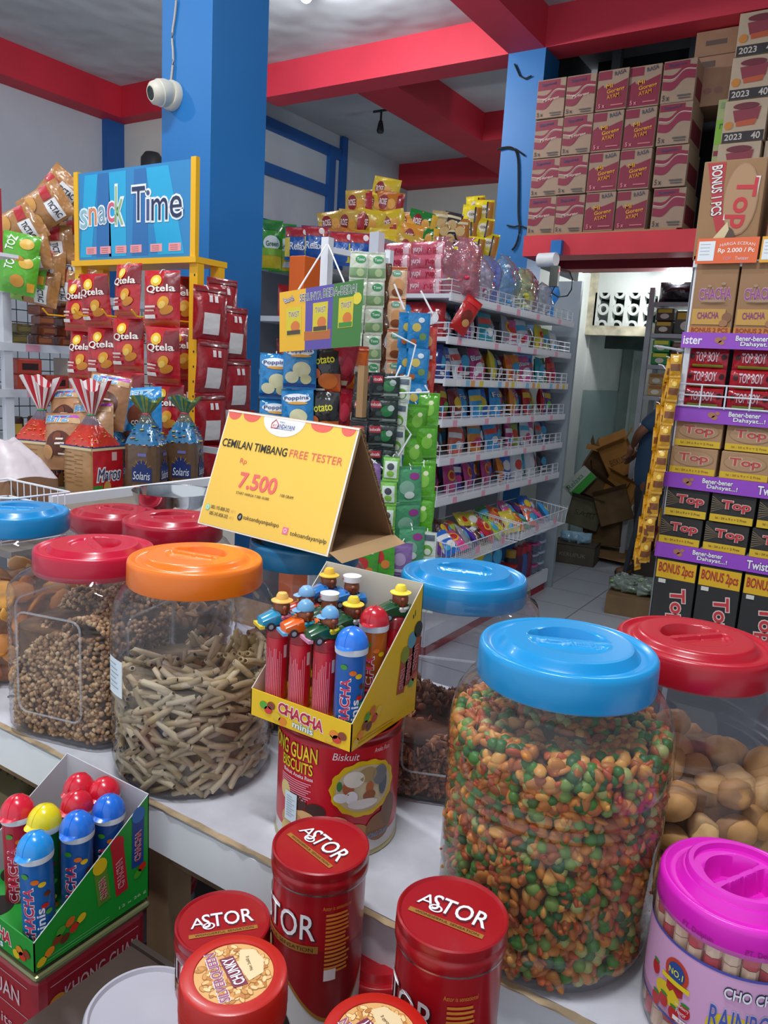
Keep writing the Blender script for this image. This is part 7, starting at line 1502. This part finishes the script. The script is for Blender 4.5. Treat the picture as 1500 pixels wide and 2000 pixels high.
# gold sachet strips at the rack's left side
gd = bag_mesh('gold_sachet', .034, .075, .016, '#d89c1c', (('r', -.4, .3, .4, .58, '#7c4418'), ('e', 0, .75, .22, .1, '#f0cc5c')), seed=151, rough=.18, bump=.7, crimp=.12)
for i, (px_, py_, n, dx) in enumerate(((1325, 692, 8, -.01), (1312, 700, 9, -.02), (1302, 716, 9, -.03), (1318, 706, 9, .0), (1292, 790, 7, -.02), (1330, 730, 8, .01))):
    P_ = pd(px_, py_, 2.40+.02*i); strip(tuple(P_), n, [gd], .034, .075, 'shiny gold sachet strip hanging left of the wafer rack, '+['longest at the top', 'second from the top', 'leftmost upper one', 'middle one', 'lowest left one', 'nearest the red packets'][i], rz=R(20+25*(i % 3)), lean=-.035+.01*(i % 2), name='gold_sachet_strip', sname='gold_sachet', curve=.015)
b = MB(); P0_ = pd(1328, 690, 2.45); b.tube([(RX0, RY+.02, P0_.z+.01), (RX0-.06, RY-.1, P0_.z+.015), tuple(P0_+Vector((0, 0, .01)))], .004, METALW, 6); tag(b.build('hanger_rod', None), 'short white rod that carries the gold sachet strips', 'rod')

# ================================================================== PASSAGE
t = empty('stock_rack', (-1.5, 7.25, 0)); tag(t, 'grey steel stock rack of tins beside the vent block wall', 'rack')
A = pY(1272, 600, 7.05); sx0 = A.x+1.5
for (x, y) in ((sx0, -.2), (sx0+1., -.2), (sx0, .2), (sx0+1., .2)): b = MB(); b.box(x-.022, x+.022, y-.02, y+.02, 0, 2.42, GREYM); b.build('post', t)
zz = [pY(1310, y, 7.05).z for y in (590, 652, 714, 776, 880, 990)]
for z in zz: b = MB(); b.box(sx0, sx0+1., -.2, .2, z-.035, z, GREYM); b.build('shelf_board', t)
b = MB(); b.box(sx0+.02, sx0+.05, -.22, -.2, .4, 1.25, WHITE); b.build('white_board', t)
def goods(k, items):
    x = sx0-1.5+.04
    for i, (w, h, c, c2, lb, nst) in enumerate(items):
        for j in range(nst):
            b = MB(); b.bbox(-w/2, w/2, 0, .16, 0, h-.004, M(c, .4), .01); S = plane((0, 0, 0), (1, 0, 0), (0, 0, 1)); b.prect(S, -w*.4, h*.62, w*.4, h*.9, M(c2, .4), lift=.001, nu=1, nv=1); b.pell(S, 0, h*.35, w*.25, h*.2, M('#e0dccc', .4), lift=.0012, rings=1)
            tag(b.build('goods_pack', None, (x+w/2, 7.08, zz[k]+.001+j*h)), lb+(' on the stock rack, %s' % ('bottom one' if j == 0 else 'top one') if nst > 1 else ' on the stock rack'), 'pack')
        x += w+.015
goods(1, [(.15, .11, '#4c4030', '#d8b02c', 'dark and yellow tin pack', 2), (.2, .2, '#4c4c48', '#d8b02c', 'grey and yellow wrapped tin block', 1), (.2, .2, '#5c4c40', '#c8a02c', 'brown and yellow wrapped tin block', 1)])
goods(2, [(.15, .11, '#2c8c44', '#d8d02c', 'bright green pack', 2), (.15, .1, '#4c2c24', '#8c5c4c', 'dark brown pack', 2), (.2, .18, '#b8a07c', '#e0d0b0', 'beige pack', 1)])
goods(3, [(.14, .1, '#c0a070', '#a86c2c', 'cream brown carton pack', 2), (.2, .18, '#7c7468', '#c8b088', 'grey carton pack', 1)])
P_ = pY(1322, 585, 7.1); put(bag_mesh('black_bag', .3, .17, .2, '#2a1a20', (), seed=161, rough=.15, bump=.8), 'black_bag', 'shiny black plastic bag on top of the stock rack', 'bag', (P_.x, P_.y, zz[0]+.001))
# heap of empty cartons
cb1, cb2, cb3 = card('#b07a3c', .1), card('#6c5438', .15), card('#8a6a48', .12)
def obox(px_, py_, Y_, w, h, d, mat, rot, label, txt=None, tc='#5c3c1c', open_=True):
    P_ = pY(px_, py_, Y_); b = MB(); th = .006
    b.box(-w/2, w/2, -d/2, d/2, 0, th, mat)
    for (a, c, e, f) in ((-w/2, w/2, -d/2, -d/2+th), (-w/2, w/2, d/2-th, d/2), (-w/2, -w/2+th, -d/2, d/2), (w/2-th, w/2, -d/2, d/2)): b.box(a, c, e, f, 0, h, mat)
    if open_:
        for s_ in (-1, 1):
            b.add([(-w/2, s_*d/2, h), (w/2, s_*d/2, h), (w/2, s_*(d/2+h*.35), h+.05), (-w/2, s_*(d/2+h*.35), h+.05)], [(0, 1, 2, 3)], mat, False)
            b.add([(s_*w/2, -d/2, h), (s_*w/2, d/2, h), (s_*(w/2+h*.3), d/2, h+.07), (s_*(w/2+h*.3), -d/2, h+.07)], [(0, 1, 2, 3)], mat, False)
    else: b.box(-w/2, w/2, -d/2, d/2, h-th, h, mat)
    S = plane((0, -d/2, 0), (1, 0, 0), (0, 0, 1))
    if txt: b.ptext(S, txt, 0, h*.5, w*.6, h*.2, M(tc, .7), lift=.002)
    e = tuple(R(a) for a in rot); o = b.build('empty_carton', None, tuple(P_), e); o.location = P_-Matrix.Rotation(0, 3, 'Z') @ (Vector((0, 0, 0))+o.rotation_euler.to_matrix() @ Vector((0, 0, h/2))); tag(o, label, 'carton'); return o
obox(1209, 895, 7.1, .26, .3, .2, cb1, (10, -28, 10), 'orange-brown empty carton tipped on top of the heap in the passage', 'BISKUIT')
obox(1218, 960, 7.1, .3, .28, .22, cb1, (0, 20, -10), 'orange-brown empty carton under the topmost one in the passage heap')
obox(1172, 905, 7.3, .26, .22, .22, cb3, (15, 25, 20), 'brown empty carton left of the topmost one in the passage heap')
obox(1160, 955, 7.1, .26, .24, .22, cb2, (0, 35, 15), 'dark brown empty carton tipped left in the passage heap')
obox(1195, 990, 7.0, .3, .28, .25, cb2, (-6, -20, 25), 'dark brown carton in the middle of the passage heap')
obox(1145, 1000, 7.0, .3, .26, .25, card('#6a6450', .15), (0, 10, 10), 'olive-grey carton low in the passage heap', 'SARI', '#3c4c34')
obox(1180, 1035, 7.1, .34, .26, .25, cb2, (0, -4, 5), 'dark carton at the foot of the passage heap')
P_ = pY(1132, 942, 6.9); b = MB(); b.bbox(-.14, .14, -.02, .02, -.08, .08, M('#c4ccc0', .5), .004); S = plane((0, -.021, 0), (1, 0, 0), (0, 0, 1)); b.prect(S, -.13, -.08, .14, -.01, M('#3ca83c', .5)); b.ptext(S, 'Relaxa', -.02, .03, .18, .05, M('#3c8c5c', .5), lift=.001)
tag(b.build('printed_box', None, tuple(P_), (R(-10), R(-52), R(12))), 'white and green printed flat box leaning on the passage heap', 'box')
obox(1128, 1042, 6.6, .38, .17, .28, card('#5c5448', .1), (0, 0, 8), 'grey-brown open carton on the floor by the white unit', 'KERUPUK', '#8c8474', open_=False).location.z = .0
for i, (px_, py_) in enumerate(((1112, 1012), (1130, 1008), (1146, 1014))):
    P_ = pY(px_, py_, 6.6); put(bag_mesh('plastic_bag', .13, .1, .1, '#9cc4dc', (), seed=170+i, rough=.15, bump=.9), 'plastic_bag', 'pale blue plastic bag lying on the grey-brown carton, %s' % ('left one', 'middle one', 'right one')[i], 'bag', (P_.x, P_.y, .168), (0, 0, R(20*i)))
for i in range(4):
    P_ = pz(1150, 1072, .012+.014*i); b = MB(); n = 10
    b.box(-.42, .30+.03*i, -.22, .24, 0, .008, card(['#8a6a48', '#a07c54', '#7c6040', '#9a7850'][i], .1)); tag(b.build('flat_cardboard', None, (P_.x+.02*i, P_.y, .004+.014*i), (R(0), 0, R(6-5*i))), 'flattened cardboard sheet on the tiled floor, %s from the bottom' % ORD[i], 'cardboard')
b = MB(); P_ = pz(1175, 1045, .08); b.bbox(-.12, .12, -.05, .05, 0, .01, M('#c8ccd0', .4), .003); tag(b.build('white_tray', None, (P_.x, P_.y, .07)), 'small white tray lying on the flattened cardboard', 'tray')
# ladder: two slanting dark steel rails with rungs
t = empty('step_ladder', tuple(pz(1208, 1168, 0))); L0 = t.location.copy(); tag(t, 'dark steel folding ladder leaning in front of the bending man', 'ladder')
dm = M('#3c4046', .4, metal=.6); A0 = pz(1208, 1166, .0); A1 = pY(1286, 860, A0.y+.35); B0 = pz(1236, 1140, 0); B1 = A1+Vector((.12, .25, .0))
for (a, c) in ((A0, A1), (B0, B1)): b = MB(); b.bar(a-L0, c-L0, .03, .022, dm); b.build('rail', t)
for k in range(1, 6): b = MB(); q = k/6.; b.bar(A0+(A1-A0)*q-L0, B0+(B1-B0)*q-L0, .035, .012, dm); b.build('rung', t)
# box of greens in clear plastic
P_ = pz(1248, 1200, .0); b = MB(); b.box(-.25, .25, -.16, .16, 0, .14, card('#7c6448', .1)); tag(b.build('produce_carton', None, (P_.x+.02, P_.y+.05, 0), (0, 0, R(8))), 'low brown carton on the floor left of the wafer rack', 'carton')
for i in range(9):
    x, y = P_.x-.16+.09*(i % 5), P_.y+.0+.12*(i//5)
    me = clearbag(.15, .11, .13, '#c8d8cc', ['#2c5c34', '#4c8c3c', '#1c3c28', '#8cb46c'], 180+i % 3, 26); put(me, 'greens_bag', 'clear plastic bag of dark greens in the low carton, %s one' % ORD[i], 'bag', (x, y, .141), (0, 0, R(30*i)))
P_ = pz(1268, 1062, .3); put(bag_mesh('plastic_bag', .26, .2, .16, '#4a1420', (), seed=190, rough=.12, bump=.9), 'plastic_bag', 'shiny dark red plastic bag behind the ladder', 'bag', (P_.x+.1, P_.y-.22, .3), (0, 0, R(30)))
b = MB(); b.box(-.08, .25, -.15, .2, 0, .295, card('#3c3430', .1)); tag(b.build('dark_crate', None, (P_.x+.06, P_.y-.25, 0)), 'dark crate under the dark red plastic bag', 'crate')

# ================================================================== THE BENDING MAN
YP = 6.55
def pp_(x, y, dy=0.): return pY(x, y, YP+dy)
def skin(name, pts, edges, radii, mat, parent, sub=2, root=0):
    me = bpy.data.meshes.new(name); me.from_pydata([tuple(p) for p in pts], edges, []); me.materials.append(mat)
    o = bpy.data.objects.new(name, me); COL.objects.link(o); o.parent = parent
    o.modifiers.new('skin', 'SKIN'); o.modifiers['skin'].use_smooth_shade = True
    for i, r_ in enumerate(radii): me.skin_vertices[0].data[i].radius = (r_, r_) if not isinstance(r_, tuple) else r_
    me.skin_vertices[0].data[root].use_root = True
    s = o.modifiers.new('sub', 'SUBSURF'); s.levels = sub; s.render_levels = sub
    return o
foot = pz(1240, 1098, 0.0); 
t = empty('person', (foot.x+.12, YP, 0)); T0 = t.location.copy(); tag(t, 'person in a dark blue shirt and dark trousers bending over the carton heap', 'person')
skn = M('#7a4c34', .55); shirt = M('#2b4560', .85, bump=.2, bs=20.); trou = M('#1b1e26', .85); 
K = {}
K['pelvis'] = pp_(1268, 950); K['waist'] = pp_(1272, 905); K['chest'] = pp_(1284, 845, .02); K['neckb'] = pp_(1300, 806, .0); K['neck'] = pp_(1306, 795, 0); K['head'] = pp_(1318, 775, -.02)
K['shL'] = pp_(1283, 815, -.17); K['elL'] = pp_(1248, 846, -.24); K['wrL'] = pp_(1236, 872, -.10); K['shR'] = pp_(1284, 812, .18); K['elR'] = pp_(1262, 862, .2); K['wrR'] = pp_(1244, 880, .1)
K['hipL'] = pp_(1266, 962, -.09); K['knL'] = pp_(1255, 1020, -.13); K['anL'] = pp_(1246, 1088, -.14); K['toL'] = K['anL']+Vector((-.16, -.06, -.05)); K['hipR'] = pp_(1270, 960, .09); K['knR'] = pp_(1268, 1020, .12); K['anR'] = pp_(1268, 1085, .14); K['toR'] = K['anR']+Vector((-.16, -.02, -.05))
for k_ in ('anL', 'anR'): K[k_].z = .08
for k_ in ('toL', 'toR'): K[k_].z = .035
for k_ in K: K[k_] = K[k_]-T0
def chain(names, extra=None):
    P = [K[n] for n in names]; return P
names = ['pelvis', 'waist', 'chest', 'neckb', 'neck', 'head', 'shL', 'elL', 'wrL', 'shR', 'elR', 'wrR', 'hipL', 'knL', 'anL', 'toL', 'hipR', 'knR', 'anR', 'toR']
ix = {n: i for i, n in enumerate(names)}
E_ = [('pelvis', 'waist'), ('waist', 'chest'), ('chest', 'neckb'), ('neckb', 'neck'), ('neck', 'head'), ('chest', 'shL'), ('shL', 'elL'), ('elL', 'wrL'), ('chest', 'shR'), ('shR', 'elR'), ('elR', 'wrR'), ('pelvis', 'hipL'), ('hipL', 'knL'), ('knL', 'anL'), ('anL', 'toL'), ('pelvis', 'hipR'), ('hipR', 'knR'), ('knR', 'anR'), ('anR', 'toR')]
rad_ = dict(pelvis=.095, waist=.085, chest=.11, neckb=.065, neck=.05, head=.085, shL=.055, elL=.04, wrL=.027, shR=.055, elR=.04, wrR=.027, hipL=.085, knL=.058, anL=.04, toL=.036, hipR=.085, knR=.058, anR=.04, toR=.036)
skin('body', [K[n] for n in names], [(ix[a], ix[c]) for a, c in E_], [rad_[n] for n in names], skn, t)
# clothes over the body
mid = lambda a, c, f: K[a]*(1-f)+K[c]*f
sp = [K['pelvis']+Vector((0, 0, -.08)), K['waist'], K['chest'], mid('chest', 'neckb', .8), K['shL'], mid('shL', 'elL', .75), K['shR'], mid('shR', 'elR', .75)]
skin('shirt', sp, [(0, 1), (1, 2), (2, 3), (2, 4), (4, 5), (2, 6), (6, 7)], [.15, .14, .15, .08, .075, .06, .075, .06], shirt, t)
tp = [K['pelvis'], K['hipL'], K['knL'], K['anL']+Vector((0, 0, .02)), K['hipR'], K['knR'], K['anR']+Vector((0, 0, .02)), K['pelvis']+Vector((0, 0, .06))]
skin('trousers', tp, [(0, 1), (1, 2), (2, 3), (0, 4), (4, 5), (5, 6), (0, 7)], [.155, .11, .075, .058, .11, .075, .058, .15], trou, t)
hd = K['head']
b = MB(); b.ball(tuple(hd+Vector((.02, .01, .03))), .1, M('#17120f', .8, bump=.5, bs=60.), 20, 14, (1.02, .9, .95)); b.build('hair', t)
fd = Vector((-.85, -.35, -.25)).normalized()
b = MB()
b.ball(tuple(hd+fd*.03+Vector((0, 0, -.02))), .088, skn, 20, 14, (.95, .85, 1.1)); b.ball(tuple(hd+fd*.125+Vector((0, 0, -.02))), .016, skn, 10, 8, (1, .8, 1.2))
sd = fd.cross(Vector((0, 0, 1))).normalized()
for s_ in (-1, 1):
    b.ball(tuple(hd+sd*s_*.085+Vector((0, 0, -.01))), .026, skn, 10, 8, (.6, .6, 1.1)); b.ball(tuple(hd+fd*.108+sd*s_*.033+Vector((0, 0, .01))), .011, M('#e8e4e0', .3), 10, 8); b.ball(tuple(hd+fd*.117+sd*s_*.033+Vector((0, 0, .01))), .005, BLACK, 8, 6)
b.ball(tuple(hd+fd*.108+Vector((0, 0, -.062))), .02, M('#6a3430', .5), 10, 6, (.6, 1, .3)); b.build('face', t)
for wr, el in (('wrL', 'elL'), ('wrR', 'elR')):
    d = (K[wr]-K[el]).normalized(); d = (d+Vector((-.2, 0, -.5))).normalized(); sd2 = d.cross(Vector((1, 0, .2))).normalized(); nn_ = d.cross(sd2)
    pts = [K[wr], K[wr]+d*.045, K[wr]+d*.075]; ed = [(0, 1), (1, 2)]; rr = [.024, .034, .028]
    for f_ in range(4):
        b0 = len(pts); o_ = sd2*(-.027+.018*f_); L_ = (.07, .082, .077, .06)[f_]
        pts += [K[wr]+d*.085+o_, K[wr]+d*(.085+L_*.5)+o_+nn_*.008, K[wr]+d*(.085+L_*.85)+o_+nn_*.026]; ed += [(2, b0), (b0, b0+1), (b0+1, b0+2)]; rr += [.010, .009, .008]
    b0 = len(pts); pts += [K[wr]+d*.035-sd2*.038+nn_*.01, K[wr]+d*.065-sd2*.052+nn_*.022]; ed += [(1, b0), (b0, b0+1)]; rr += [.012, .009]
    skin('hand', pts, ed, rr, skn, t, 1)
for a_, t_ in (('anL', 'toL'), ('anR', 'toR')):
    skin('sandal', [K[a_]+Vector((.05, .01, -.05)), K[a_]+Vector((-.03, 0, -.045)), K[t_]+Vector((-.01, 0, -.002))], [(0, 1), (1, 2)], [.04, .042, .04], M('#1c1816', .6), t, 1)
# labels must single out
_seen = {}
for o in ALL:
    l = o.get('label'); n = len(l.split())
    if n < 4 or n > 16: print('LABELLEN', n, o.name, l)
    if l in _seen and not o.get('group'): print('DUPLABEL', l)
    _seen[l] = 1
pass
